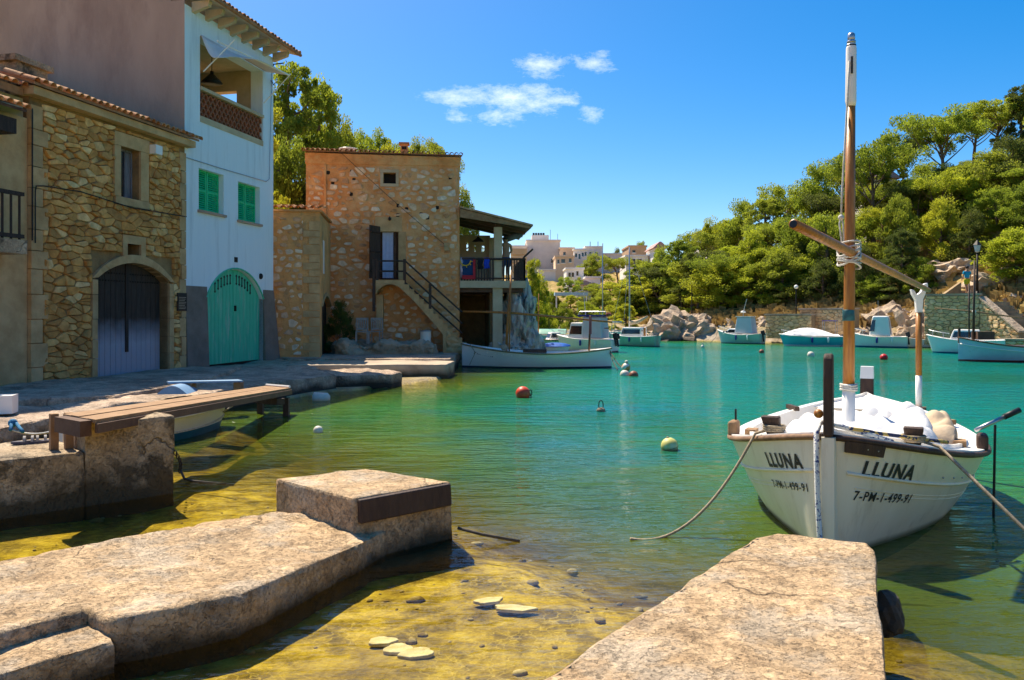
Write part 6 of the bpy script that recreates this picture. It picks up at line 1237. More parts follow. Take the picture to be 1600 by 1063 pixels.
def buoy(px, py, wpx, m_, label, k=.75, ring=False, tall=1.0):
    q, r = q0(px, py, wpx); b_ = thing('mooring_buoy', label, 'buoy', q, 0.0, 'mooring buoys'); MB().ball((0, 0, r * (k - .3)), r, r, r * tall, 18, 12).build('float', m_, b_, True)
    if ring: MB().tube([(r * .35 * math.cos(a), 0, r * (k - .3 + tall * .98) + r * .45 + r * .55 * math.sin(a)) for a in np.linspace(0, 2 * math.pi, 17)], r * .09, 6, False).build('ring', iron, b_, True)
    return b_, r
red_b = mat('red_buoy', (.72, .085, .025), (.60, .05, .02), 4, .45, c3=(.5, .16, .05), s3=4, k3=(.55, .7)); yel_b = mat('yellowed_buoy', (.66, .62, .22), (.55, .48, .12), 3, .5, c3=(.68, .66, .5), s3=2.5, k3=(.5, .6)); wht_b = mat('white_buoy', (.70, .66, .56), (.55, .5, .4), 4, .5); or_b = mat('orange_white_buoy', (.62, .24, .07), (.72, .68, .6), 3.2, .5, lo=.48, hi=.5, detail=1); brown_b = mat('brown_buoy', (.30, .10, .05), (.2, .06, .03), 4, .5)
tide(yel_b, -.01, .06, (.10, .09, .02), 3, .01)
b_, r = buoy(817, 621, 23, red_b, 'orange red can buoy with an iron ring, in the middle of the cove', .8, False); MB().tube([(r * 1.0 + r * .22 * math.cos(a), 0, r * .62 + r * .4 * math.sin(a)) for a in np.linspace(0, 2 * math.pi, 15)], r * .08, 6, False).build('ring', iron, b_, True); MB().tube([(r * .9, 0, r * .6), (r * 1.15, 0, r * .1), (r * .95, 0, -r * .3)], r * .08, 6).build('rope', rope_dark, b_)
b_, r = buoy(939, 643, 14, mat('barnacled_buoy', (.30, .24, .16), (.14, .11, .07), 9, .9), 'small crusted buoy with a tall iron loop', .5, False, .7); MB().tube([(r * .5 * math.cos(a), 0, r * 1.4 + r * 1.05 * math.sin(a)) for a in np.linspace(0, 2 * math.pi, 19)], r * .12, 6, False).build('loop', iron, b_, True)
b_, r = buoy(1046, 703, 27, yel_b, 'round yellowed buoy floating between the slack rope and the boat', .72); MB().lathe((-r * .2, 0, r * 1.34), [(r * .16, 0), (r * .14, r * .14), (r * .06, r * .2)], 10).build('eye', rope_tan, b_, True)
mb = MB(); mb.tube([(r * .99 * math.cos(a), r * .99 * math.sin(a) * .97, r * .42 + r * .7 * math.cos(a) * .35 - r * .2) for a in np.linspace(0, 2 * math.pi, 30)], r * .035, 5, False); mb.build('seam', rope_dark, b_)
buoy(497, 676, 15, wht_b, 'small cream ball buoy in the green shallows', .7); c_, r = q0(502, 626, 27); lo_ = thing('mooring_buoy', 'cream cylinder float lying on its side near the quay', 'buoy', c_, .1, 'mooring buoys'); MB().tube([(-r, 0, .06), (-r * .85, 0, .06), (r * .7, 0, .05), (r, 0, .05)], [.06, .12, .11, .05], 12).build('float', wht_b, lo_, True)
buoy(976, 587, 15, wht_b, 'low white float beside the brown one at the boat stern', .45); buoy(990, 588, 15, brown_b, 'low brown crusted float at the boat stern', .42); b_, r = buoy(978, 581, 14, or_b, 'orange and white ball buoy above the paired floats', 1.25); MB().tube([(r * .15, 0, r * 1.9), (r * .15, 0, r * 2.1)], r * .3, 10).build('neck', black_ink, b_); MB().ball((r * .15, 0, r * 2.25), r * .42, r * .42, r * .3).build('cap', wht_b, b_, True)
buoy(1190, 552, 8, brown_b, 'small brown ball buoy on the far water', .8); buoy(1267, 557, 11, wht_b, 'white ball buoy off the turquoise speedboat', .7); buoy(1381, 562, 12, mat('bright_red_buoy', (.62, .012, .016), (.5, .01, .012), 4, .4), 'bright red ball buoy near the white cabin boat', .8); b_, r = buoy(1098, 543, 5.5, wht_b, 'tiny white pick-up buoy near the inflatable', .7); MB().tube([(0, 0, r), (0, 0, r * 2.6)], r * .35, 8).build('neck', wht_b, b_)
blk_ = thing('concrete_block', 'small white concrete block on the quay at the picture edge', 'block', PZ(4, 645, .40)); q = PZ(4, 646, .42); MB().cbox(q + Vector((-.12, .1, .12)), .42, .3, .26, .3).build('block', white_paint if False else plaster_w if 'plaster_w' in globals() else white_paint, blk_)
# loose stones on the bed of the shallows
mb = MB(); rr = random.Random(77); k_ = 0
while k_ < 420:
    x_, y_ = rr.uniform(-4.5, 2.6), rr.uniform(2.6, 8.6); d_ = drop(x_, y_)
    if d_ > 1.0: continue
    r_ = .010 + .042 * rr.random() ** 3; z_ = terrain_z(x_, y_); i0 = len(mb.v); mb.ball((x_, y_, z_ + r_ * .2), r_ * rr.uniform(.8, 1.5), r_ * rr.uniform(.8, 1.4), r_ * .55, 7, 5); k_ += 1
    for i in range(i0, len(mb.v)): q_ = Vector(mb.v[i]); n_ = noise.noise(q_ * 23) * r_ * .5; mb.v[i] = tuple(q_ + Vector((n_, n_ * .6, 0)))
tag(mb.build('seabed_stones', mat('mossy_pebbles', (.40, .29, .10), (.16, .10, .03), 9, .9, .5, 30, c3=(.58, .47, .27), s3=5, k3=(.5, .62)), None, True), 'small weedy stones on the bed of the golden shallows', 'stones', kind='stuff')
# broken pale slabs lying in the shallows
slab = mat('pale_sunk_slab', (.78, .70, .52), (.56, .46, .28), 9, .9, .5, 30)
for i, (px, py, a_, b_, rz) in enumerate(((764, 944, .095, .055, .3), (803, 956, .135, .055, -.15), (597, 1008, .085, .05, .2), (622, 1020, .085, .055, .1), (652, 1027, .10, .055, .15))):
    q = PZ(px, py, -.09); pts = [(a_ * math.cos(w_) * (1 + .16 * math.sin(3 * w_ + i) + .07 * math.sin(7 * w_ + i * 2)), b_ * math.sin(w_) * (1 + .15 * math.cos(2 * w_ + i) + .08 * math.sin(5 * w_)), 0) for w_ in np.linspace(0, 2 * math.pi, 19)[:-1]]
    o_ = MB().prism(pts, (0, 0, .022)).build('sunken_slab', slab); o_.location = (q.x, q.y, -.082); bv = o_.modifiers.new('b', 'BEVEL'); bv.width = .006; bv.segments = 2; o_.rotation_euler = (.03, -.02, rz)
    tag(o_, ['rounded pale slab in the shallows, beside the long one', 'long pale slab in the shallows off the pier', 'pale broken slab nearest the low pier in the shallows', 'middle pale slab of three in the shallows', 'pale slab in the shallows, outermost of three'][i], 'slab', 'pale slabs in the shallows')
# ---------------------------------------------------------------- trees
def branch_path(a, b, bend, n=6):
    a, b = Vector(a), Vector(b); return [a.lerp(b, i / n) + Vector(bend) * math.sin(math.pi * i / n) for i in range(n + 1)]
def tufts(rg, centres, per, size, flat=.6):
    """small needle sprays scattered through clump volumes, denser near their skins"""
    n = len(centres) * per; ce = np.repeat(np.array([c[:3] for c in centres]), per, 0); ra = np.repeat(np.array([c[3] for c in centres]), per)
    d = rg.normal(size=(n, 3)); d /= np.linalg.norm(d, axis=1)[:, None]; r = rg.random(n) ** .42
    pos = ce + d * (ra * r)[:, None] * np.array([1, 1, flat]); out = d + rg.normal(size=(n, 3)) * .55 + np.array([0, 0, .55]); out /= np.linalg.norm(out, axis=1)[:, None]
    side = np.cross(out, rg.normal(size=(n, 3))); side /= np.linalg.norm(side, axis=1)[:, None]
    ln = size * rg.uniform(.7, 1.4, n)[:, None]; wd = ln * .36
    v = np.stack([pos - side * wd * .35, pos + out * ln * .5 - side * wd, pos + out * ln, pos + out * ln * .55 + side * wd], 1).reshape(-1, 3)
    return v, np.arange(n * 4).reshape(-1, 4)
def tree_meshes(kind, seed, per=240, size=.125):
    rg = np.random.default_rng(seed); rr = random.Random(seed); mb = MB(); cs = []
    def limb(a, b, r0, r1, bend): mb.tube(branch_path(a, b, bend), [r0 + (r1 - r0) * i / 6 for i in range(7)], 6)
    if kind == 'umbrella': H, tz, spread, nb, lo = 8.0, 5.6, 3.0, 13, .62
    elif kind == 'tall': H, tz, spread, nb, lo = 9.0, 7.6, 2.5, 20, .30
    elif kind == 'lean': H, tz, spread, nb, lo = 7.0, 5.2, 2.8, 14, .45
    else: H, tz, spread, nb, lo = 6.0, 4.6, 2.5, 18, .12
    lean = (rr.uniform(-.5, .5), rr.uniform(-.4, .4)); lean = (-2.4, .3) if kind == 'lean' else lean
    tp = Vector((lean[0], lean[1], tz)); bend = Vector((rr.uniform(-.3, .3), rr.uniform(-.3, .3), 0))
    tr = branch_path((0, 0, -.6), tp, bend, 6); mb.tube(tr, [.21 - .022 * i for i in range(7)], 7)
    for i in range(nb):
        f = lo + (1 - lo) * (i + rr.random() * .6) / nb; k = f * 6; j = min(int(k), 5); base = tr[j].lerp(tr[j + 1], k - j)
        a = i * 2.4 + rr.uniform(-.5, .5)
        if kind == 'umbrella': rad = spread * rr.uniform(.45, 1.0); rise = (H - .7 - base.z) * rr.uniform(.6, 1.0) - .35 * (rad / spread) ** 2
        elif kind == 'tall': rad = spread * (1.1 - .75 * (f - lo) / (1 - lo)) * rr.uniform(.55, 1.1); rise = rr.uniform(.3, 1.3)
        elif kind == 'lean': rad = spread * rr.uniform(.4, 1.0); rise = rr.uniform(.2, 1.5)
        else: rad = spread * math.sin(math.pi * (.25 + .7 * (f - lo) / (1 - lo))) * rr.uniform(.6, 1.1); rise = rr.uniform(.1, 1.2)
        e = base + Vector((rad * math.cos(a), rad * math.sin(a), rise)); limb(base, e, .06, .018, (rr.uniform(-.2, .2), rr.uniform(-.2, .2), -.15))
        cr = rr.uniform(.45, .95) * (1.1 if kind in ('umbrella', 'round') else .85)
        cs.append((*e, cr))
        for q in range(4): m_ = base.lerp(e, rr.uniform(.6, 1.05)); cs.append((m_.x + rr.uniform(-.9, .9), m_.y + rr.uniform(-.9, .9), m_.z + rr.uniform(-.3, .5), cr * rr.uniform(.35, .75)))
    cs.append((*(tp + Vector((0, 0, .5))), .9))
    trunk = mb.mesh('trunk', bark, True, False); v, f = tufts(rg, cs, per, size, .72)
    cm = bpy.data.meshes.new('crown'); cm.from_pydata(v.tolist(), [], f.tolist())
    return trunk, cm, H
def with_mat(me, m_): c = me.copy(); c.materials.clear(); c.materials.append(m_); return c
KINDS_ = {}
for kd, sd in (('umbrella', 1), ('umbrella', 2), ('tall', 3), ('tall', 4), ('round', 5), ('round', 6), ('round', 7), ('lean', 8)):
    tk, cm, H = tree_meshes(kd, sd); KINDS_.setdefault(kd, []).append((tk, {k: with_mat(cm, m_) for k, m_ in (('a', needle_a), ('b', needle_b), ('d', needle_d))}, H))
def tree(px, ytop, Y, wpx, kind, tone, label, var=0, z0=None, group='pines on the hillside', rz=None, name='pine_tree', cat='tree'):
    while z0 is None and px > 985 and Y < 70 and float(sea_dist(np.array([(px - 800) / FPX * Y]), np.array([float(Y)]))[0]) < 5.0: Y += .5
    x = (px - 800) / FPX * Y; zt_ = EYE + (HORIZON - ytop) / FPX * Y; zg = terrain_z(x, Y) if z0 is None else z0
    tk, cms, H = KINDS_[kind][var % len(KINDS_[kind])]; h = max(zt_ - zg, 1.0); sz = h / (H + .2); base_w = {'umbrella': 6.6, 'tall': 5.6, 'round': 5.8, 'lean': 6.4}[kind]; sx = wpx / FPX * Y / base_w
    sx = min(max(sx * 1.25, sz * .5), sz * 2.2)
    o = thing(name, label, cat, (x, Y, zg), random.Random(px * 7 + Y).uniform(0, 6.28) if rz is None else rz, group); o.scale = (sx, sx, sz)
    link('trunk', tk, o); link('crown', cms[tone], o); return o
# pines and far trees: photo column, top row, distance, width, habit, tone
SKY = [(1032, 378, 70, 60, 'round', 'a', 'round pine at the low end of the hill skyline'), (1066, 366, 66, 70, 'tall', 'a', 'pine with bare trunk left of the red porch house'), (1098, 352, 72, 60, 'umbrella', 'a', 'pine crown just above the red porch house'),
 (1128, 330, 74, 60, 'umbrella', 'b', 'small umbrella pine on the skyline right of the porch house'), (1160, 306, 72, 74, 'round', 'a', 'dense pine on the skyline between porch house and mast'), (1200, 300, 66, 80, 'tall', 'a', 'tall pine below the middle skyline'), (1236, 276, 70, 90, 'umbrella', 'a', 'spreading pine on the skyline left of the mast'),
 (1276, 250, 66, 90, 'round', 'a', 'full pine crown directly left of the mast top half'), (1318, 232, 68, 80, 'umbrella', 'a', 'pine crown right behind the mast'), (1365, 210, 60, 110, 'umbrella', 'a', 'broad umbrella pine with bare trunk right of the mast'),
 (1412, 200, 70, 70, 'umbrella', 'd', 'dark pine crown on the skyline behind the umbrella pine'), (1474, 160, 64, 110, 'umbrella', 'a', 'airy umbrella pine with sky showing between its branches'), (1522, 166, 70, 90, 'umbrella', 'b', 'flat pine crown in the upper right skyline'), (1556, 146, 66, 100, 'umbrella', 'a', 'large pine crown near the upper right corner'), (1592, 128, 64, 70, 'tall', 'd', 'highest dark pine at the right picture edge'), (1640, 140, 60, 100, 'round', 'a', 'pine crown cut by the right picture edge')]
for i, (px, yt, Y_, w_, kd, tn_, lab) in enumerate(SKY): tree(px, yt, Y_, w_, kd, tn_, lab, i)
MID = [(1020, 425, 60, 70, 'lean', 'b', 'yellow green pine leaning over the sailing boat'), (1050, 432, 58, 64, 'lean', 'b', 'second leaning pine above the grey rocks'), (1000, 440, 64, 60, 'round', 'a', 'bushy pine behind the sailing boat mast'), (1080, 392, 62, 60, 'tall', 'a', 'slim pine with a bare dark trunk above the inflatable'),
 (1130, 405, 56, 90, 'round', 'b', 'bright round pine above the teal day boat'), (1170, 412, 54, 70, 'round', 'b', 'bright bushy pine right of the day boat antenna'), (1130, 455, 52, 70, 'round', 'b', 'low bright shrub pine over the shore path'), (1215, 385, 54, 80, 'round', 'a', 'olive pine mass behind the yard end'), (1245, 330, 58, 80, 'round', 'a', 'dense pine halfway up the slope left of the mast'),
 (1195, 345, 62, 70, 'umbrella', 'a', 'pine crown halfway up the slope'), (1285, 320, 56, 80, 'round', 'a', 'dense pine crown left against the mast'), (1290, 400, 50, 60, 'round', 'd', 'dark bushy oak below the yard'), (1345, 380, 52, 50, 'round', 'd', 'dark bush right of the mast rope lashing'), (1400, 290, 54, 60, 'round', 'a', 'pine in front of the white hill house'), (1405, 350, 50, 60, 'tall', 'd', 'dark young pine on the open slope'),
 (1445, 250, 60, 80, 'round', 'a', 'pine below the airy umbrella pine'), (1500, 262, 56, 100, 'round', 'b', 'bright pine crown in the middle of the right slope'), (1470, 300, 52, 70, 'round', 'b', 'yellow green pine with leaning trunk on the slope'), (1545, 230, 56, 90, 'round', 'a', 'dense pine under the upper right skyline'), (1585, 205, 56, 90, 'round', 'd', 'dark pine mass by the right picture edge'), (1520, 320, 50, 60, 'round', 'd', 'dark pine standing low on the right slope'), (1560, 290, 52, 70, 'round', 'a', 'mid green pine below the dark mass'), (1610, 270, 50, 80, 'round', 'a', 'pine cut by the edge above the bright bush'),
 (1585, 350, 44, 110, 'round', 'b', 'big bright green bush right of the lamp post'), (1570, 410, 43, 80, 'round', 'b', 'low bright bush hanging over the stone stairs'), (1620, 380, 42, 90, 'round', 'b', 'bright bush cut by the right picture edge'), (1330, 455, 46, 60, 'round', 'd', 'grey green shrub beside the mast above the boats'), (1240, 440, 50, 60, 'round', 'd', 'dark shrub over the terrace wall'), (1395, 430, 46, 70, 'round', 'd', 'olive shrub above the sea cave'), (1365, 425, 48, 60, 'round', 'a', 'green shrub between mast and crutch'), (1440, 400, 48, 50, 'round', 'a', 'low shrub on the bare slope left of the steps')]
for i, (px, yt, Y_, w_, kd, tn_, lab) in enumerate(MID): tree(px, yt, Y_, w_, kd, tn_, lab, i + 1, rz=0.0 if kd == 'lean' else None)
FAR = [(928, 392, 100, 48, 'round', 'a', 'round pine in front of the white apartment block'), (965, 398, 96, 50, 'umbrella', 'a', 'broad pine right of the tall mast'), (884, 428, 84, 38, 'lean', 'a', 'leaning pine above the waterside terrace'), (850, 468, 72, 40, 'round', 'b', 'yellow green bush at the head of the cove'), (880, 470, 70, 34, 'round', 'a', 'dark green bush behind the cabin cruiser roof'), (915, 466, 70, 44, 'round', 'b', 'bright bush left of the sailing boat masts'), (940, 452, 74, 50, 'round', 'a', 'green shrub mass between the masts'), (975, 455, 70, 46, 'round', 'b', 'low yellow green pine at the shore bend'), (830, 398, 60, 34, 'tall', 'b', 'flowering shrub tree beside the balcony'), (842, 418, 62, 26, 'round', 'b', 'pale bush below the apartment block'), (818, 462, 38, 34, 'round', 'd', 'dark creeper on top of the grey rock'), (1000, 372, 130, 20, 'round', 'a', 'tiny tree on the skyline by the orange villa'), (965, 385, 130, 20, 'round', 'd', 'tiny dark tree on the skyline left of the orange villa'), (905, 432, 92, 16, 'round', 'a', 'small green bush by the white villa wall'), (1005, 400, 84, 40, 'round', 'a', 'pine below the orange villa')]
for i, (px, yt, Y_, w_, kd, tn_, lab) in enumerate(FAR): tree(px, yt, Y_, w_, kd, tn_, lab, i, z0=1.6 if px == 818 else None, group='trees at the head of the cove')
LEFT = [(455, 80, 36, 130, 'tall', 'a', 'tall pine behind the blue house', 3.5), (500, 96, 38, 90, 'tall', 'a', 'second tall pine with open feathery crown above the annex', 3.5), (440, 190, 33, 100, 'round', 'a', 'dense lower pine crown against the blue house', 2.5), (470, 265, 34, 90, 'round', 'd', 'dark pine foliage behind the stair house corner', 1.0), (520, 170, 40, 70, 'umbrella', 'a', 'pine crown sloping down to the stair house roof', 4.0), (586, 190, 46, 56, 'umbrella', 'a', 'small pine rising behind the stair house roof', 5.5), (615, 215, 44, 44, 'umbrella', 'b', 'bright low pine left of the chimney', 5.5), (664, 203, 46, 60, 'umbrella', 'a', 'open pine crown right of the chimney', 5.5), (692, 238, 46, 30, 'umbrella', 'a', 'small pine at the stair house roof end', 5.0), (722, 282, 44, 24, 'round', 'a', 'pine sprig behind the stair house corner', 4.0), (395, 150, 30, 90, 'tall', 'b', 'pine seen through the loggia opening', 2.0)]
for i, (px, yt, Y_, w_, kd, tn_, lab, zg) in enumerate(LEFT): tree(px, yt, Y_, w_, kd, tn_, lab, i, z0=zg, group='pines behind the houses')
FILL = random.Random(31)
for i in range(46):                  # the rest of the stand, crown behind crown
    px = 1010 + 14.2 * i + FILL.uniform(-6, 6); sk = float(np.interp(px, [1010, 1100, 1200, 1300, 1400, 1470, 1600, 1680], [390, 352, 300, 240, 205, 170, 130, 130])); f = (.28, .55, .42)[i % 3] + FILL.uniform(-.08, .08)
    if 1400 < px < 1540 and f > .45: f = .3
    tree(px, sk + (470 - sk) * f, FILL.uniform(58, 68) - 10 * f, FILL.uniform(60, 90), FILL.choice(['round', 'tall', 'umbrella', 'umbrella']), FILL.choice('aabd'), 'pine in the close stand covering the hillside', i)
for i, (px, yt, Y_, w_) in enumerate(((862, 452, 82, 30), (895, 458, 76, 34), (925, 440, 84, 40), (955, 438, 82, 44), (985, 428, 80, 44), (1010, 440, 66, 50), (845, 442, 100, 22), (975, 470, 62, 40), (935, 478, 60, 30))): tree(px, yt, Y_, w_, ('round', 'tall')[i % 2], 'abab'[i % 4], 'green tree in the thicket at the head of the cove', i, group='trees at the head of the cove')
# low scrub and dry grass on the slope
rg = random.Random(21); shrub_l = 'low scrub bush on the dry hillside'
for i in range(150):
    Y_ = rg.uniform(40, 72); px = rg.uniform(985, 1660); x = (px - 800) / FPX * Y_; d_ = float(sea_dist(np.array([x]), np.array([Y_]))[0])
    if d_ < 3.0 or (d_ < 8 and rg.random() < .75) or (1485 < px < 1540 and d_ < 10) or (1405 < px < 1600 and d_ < 9 and rg.random() < .75): continue
    h = rg.uniform(.5, 1.7); tk, cms, H = KINDS_['round'][i % 3]; o = thing('scrub_bush', shrub_l, 'shrub', (x, Y_, terrain_z(x, Y_) - .25), rg.uniform(0, 6.28), 'scrub on the dry hillside'); s = h / 4.5; o.scale = (s * rg.uniform(1.1, 1.9), s * rg.uniform(1.1, 1.9), s); link('trunk', tk, o); link('crown', cms[rg.choice('aabd')], o)
mbv = []; mbf = []; k = 0; rg2 = np.random.default_rng(5)
for i in range(15000):
    Y_ = rg2.uniform(40, 75); px = rg2.uniform(980, 1680); x = (px - 800) / FPX * Y_; z_ = terrain_z(x, Y_)
    if z_ < 1.0 or (1488 < px < 1534 and Y_ < 50): continue
    h = rg2.uniform(.2, .55); a = rg2.uniform(0, 6.28); w_ = rg2.uniform(.06, .16); dx, dy = math.cos(a) * w_, math.sin(a) * w_
    mbv += [(x - dx, Y_ - dy, z_ - .05), (x + dx, Y_ + dy, z_ - .05), (x + dx * 2 + rg2.uniform(-.1, .1), Y_ + dy * 2, z_ + h), (x - dx * 2, Y_ - dy * 2, z_ + h * .8)]; mbf.append((k, k + 1, k + 2, k + 3)); k += 4
me = bpy.data.meshes.new('dry_grass'); me.from_pydata(mbv, [], mbf); me.materials.append(dry_grass); tag(link('dry_grass', me), 'dry golden grass tufts between the pines', 'grass', kind='stuff')
def shrub(name, label, loc, sx, sz, tone='d', cat='shrub'):
    tk, cms, H = KINDS_['round'][1]; o = thing(name, label, cat, loc, .4); o.scale = (sx / 5.8, sx / 5.8, sz / 6.0); link('trunk', tk, o); link('crown', cms[tone], o); return o
shrub('leafy_shrub', 'dark green shrub in the corner between annex and stair house', F3.W(hu(530, .9), G3, .9), 1.1, 1.9)

# ---------------------------------------------------------------- shore rocks, walls and steps of the far side
RB = [boulder(s, rock_m, 4, .45) for s in (1.3, 4.4, 7.9, 9.2)] ; rg = random.Random(8)
pts = [Vector((*p_, 0)) for p_ in SEA[14:22]]; n_r = 0
for a, b in zip(pts, pts[1:]):
    L_ = (b - a).length; k = max(2, int(L_ / .75))
    for i in range(k):
        q = a.lerp(b, (i + rg.random() * .7) / k); nrm = Vector((-(b - a).y, (b - a).x, 0)).normalized() * rg.uniform(-.2, 2.4)
        if terrain_z(q.x - nrm.x * 2, q.y - nrm.y * 2) > terrain_z(q.x + nrm.x * 2, q.y + nrm.y * 2): nrm = -nrm
        o = link('shore_rock', RB[rg.randrange(4)]); s = rg.uniform(.5, 1.2); o.location = (q.x + nrm.x, q.y + nrm.y, rg.uniform(.0, .5)); o.scale = (s * rg.uniform(.9, 1.5), s * rg.uniform(.8, 1.3), s * rg.uniform(.7, 1.15)); o.rotation_euler = (rg.uniform(-.3, .3), rg.uniform(-.3, .3), rg.uniform(0, 6.28)); tag(o, 'pale limestone boulder on the far shore', 'rock', 'boulders along the far shore'); n_r += 1
for px, py, Y_, sx, sz, lab in ((1060, 512, 56, 2.6, 1.9, 'big pale slanting rock left of the dark cave'), (1085, 508, 56, 1.7, 1.5, 'grey rock face over the inflatable'), (1425, 510, 43, 1.7, 2.0, 'rounded grey rock beside the sea cave'), (1455, 528, 42.5, 1.3, 1.3, 'pale rock right of the sea cave'), (1380, 500, 45, 2.0, 1.4, 'brown rock behind the white cabin boat'), (1555, 440, 47, 2.6, 1.7, 'bare white rock face below the lamp post'), (1475, 422, 50, 2.0, 1.2, 'pale rock outcrop left of the walker'), (1590, 455, 44, 1.8, 1.4, 'ochre rock above the stone stairs')):
    Y_ = Y_ + (3.0 if Y_ < 46 else 0); x = (px - 800) / FPX * Y_; o = link('shore_rock', RB[int(px) % 4]); o.location = (x, Y_, EYE + (HORIZON - py) / FPX * Y_ - sz * .35); o.scale = (sx, sx * .9, sz); o.rotation_euler = (.1, .05, px * .7); tag(o, lab, 'rock')
rw = mat('terrace_stone', (.95, .9, .85), (.6, .55, .5), 3.0, .9, .6, 9, rnd=[(.90, .60, .30), (1, .74, .42)]); rw_m = mat('terrace_mortar', (.40, .28, .15), (.28, .19, .10), 3, .95)
def terrace(label, p0, p1, z0, z1, z1b=None, cw=.33, chh=.19, seed=1):
    a, b = Vector(p0), Vector(p1); F = Frame(a.x, a.y, b.x - a.x, b.y - a.y); L_ = (b - a).length; rr = random.Random(seed); w_ = thing('terrace_wall', label, 'wall', (a.x, a.y, z0)); z1b = z1 if z1b is None else z1b
    MB().hexa([F.W(0, z0, 0), F.W(L_, z0, 0), F.W(L_, z0, -.5), F.W(0, z0, -.5), F.W(0, z1, 0), F.W(L_, z1b, 0), F.W(L_, z1b, -.5), F.W(0, z1, -.5)]).build('core', rw_m, w_); ps = []
    for pl in voronoi(.0, L_, z0, max(z1, z1b), cw, chh, [], rr):
        pl = clip(pl, -(z1b - z1) / L_, 1, z1 - .02)
        if len(pl) > 2 and area(pl) > .02: ps.append(pl)
    stones(F, ps, rw, w_, rr, .012, (.03, .09), most=110)
    MB().hexa([F.W(-.05, z1, .1), F.W(L_ + .05, z1b, .1), F.W(L_ + .05, z1b, -.5), F.W(-.05, z1, -.5), F.W(-.05, z1 + .1, .1), F.W(L_ + .05, z1b + .1, .1), F.W(L_ + .05, z1b + .1, -.5), F.W(-.05, z1 + .1, -.5)]).build('coping', rock_m, w_)
    return w_
def XY(px, Y_): return ((px - 800) / FPX * Y_, Y_, 0)
def zy(py, Y_): return EYE + (HORIZON - py) / FPX * Y_
terrace('high rubble terrace wall behind the blue wooden boat', XY(1444, 43.2), XY(1531, 41.6), .2, zy(462, 42.4), seed=2)
terrace('sloping rubble wall flanking the stone stairs', XY(1531.5, 41.55), XY(1592, 39.6), .2, zy(466, 41.5), zy(520, 39.8), seed=3)
terrace('low rubble wall along the shore path behind the day boat', XY(1196, 50.2), XY(1268, 48.0), .3, zy(493, 49), seed=4); terrace('rubble wall continuing the shore path behind the mast', XY(1250, 49.6), XY(1335, 46.6), .6, zy(484, 48), seed=5)
terrace('low quay wall at the foot of the stone stairs', XY(1560, 39.2), XY(1680, 37.5), -.3, zy(533, 38.5), seed=6)
st_ = thing('stone_stairs', 'stone stairs climbing beside the sloping rubble wall', 'staircase', XY(1580, 41)); n = 11
for i in range(n):
    f = i / (n - 1); px, Y_ = 1622 - 72 * f, 40.2 + 2.2 * f; z_ = zy(534, 40.2) + (zy(472, 42.4) - zy(534, 40.2)) * f; q = Vector(XY(px, Y_)); MB().cbox(Vector((q.x, q.y, z_ - .35)), 1.5, 1.1, .7, R(-38)).build('step', mat('stair_stone', (.42, .30, .18), (.28, .19, .11), 2, .9, .5, 8) if i == 0 else bpy.data.materials['stair_stone'], st_)
rk2 = link('shore_rock', RB[1]); rk2.location = (*XY(1618, 44)[:2], 1.6); rk2.scale = (2.4, 1.6, 1.6); tag(rk2, 'ochre rock bank inside the stone stairs', 'rock')
Yp = next(y_ for y_ in np.arange(42.0, 56.0, .1) if terrain_z(XY(1511, y_)[0], y_) + .15 >= zy(457.5, y_)); zp = terrain_z(XY(1511, Yp)[0], Yp) + .15
us_ = thing('stone_stairs', 'short upper flight of steps under the walker', 'staircase', XY(1511, Yp))
for i in range(6): q = Vector(XY(1507 + i * .9, Yp - 1.5 + i * .36)); MB().cbox(Vector((q.x, q.y, zp - (4.5 - i) * .16 - .5)), 1.3, .5, 1.0, R(-8)).build('step', bpy.data.materials['stair_stone'], us_)
a = Vector(XY(1474, Yp - 1.8)); b = Vector(XY(1502, Yp - .3)); MB().hexa([Vector((a.x, a.y, 1.0)), Vector((b.x, b.y, 1.0)), Vector((b.x, b.y + .3, 1.0)), Vector((a.x, a.y + .3, 1.0)), Vector((a.x, a.y, zy(461, a.y))), Vector((b.x, b.y, zy(441, b.y))), Vector((b.x, b.y + .3, zy(441, b.y))), Vector((a.x, a.y + .3, zy(461, a.y)))]).build('parapet', rw_m, us_)
lp = thing('lamp_post', 'old black lamp post rising behind the blue wooden boat', 'street lamp', XY(1527, 44)); q = Vector(XY(1527, 44)); z1_ = zy(395, 44)
MB().tube([Vector((q.x, q.y, zy(455, 44))), Vector((q.x, q.y, z1_))], [.07, .045], 8).build('pole', iron, lp, True); MB().tube([Vector((q.x, q.y, 1.0)), Vector((q.x, q.y, zy(455, 44)))], .085, 8).build('base', iron, lp, True)
MB().lathe(Vector((q.x, q.y, z1_)), [(.05, 0), (.12, .05), (.20, .40), (.19, .41)], 6).build('lantern', mat('lantern_glass', (.55, .55, .52), (.45, .45, .42), 3, .2), lp); MB().lathe(Vector((q.x, q.y, z1_ + .42)), [(.24, 0), (.10, .18), (.03, .26), (.02, .34)], 6).build('lamp_cap', iron, lp)
for px, py, Y_, lab in ((1081, 445, 58, 'black lamp post with white globe above the inflatable'), (1244, 451, 50, 'twin lamp post on the shore path behind the day boat')):
    q = Vector(XY(px, Y_)); lp = thing('lamp_post', lab, 'street lamp', q); g = terrain_z(q.x, q.y); MB().tube([Vector((q.x, q.y, g - .2)), Vector((q.x, q.y, zy(py, Y_)))], .04, 6).build('pole', iron, lp); MB().ball(Vector((q.x, q.y, zy(py, Y_) + .1)), .13).build('globe', white_paint, lp, True)

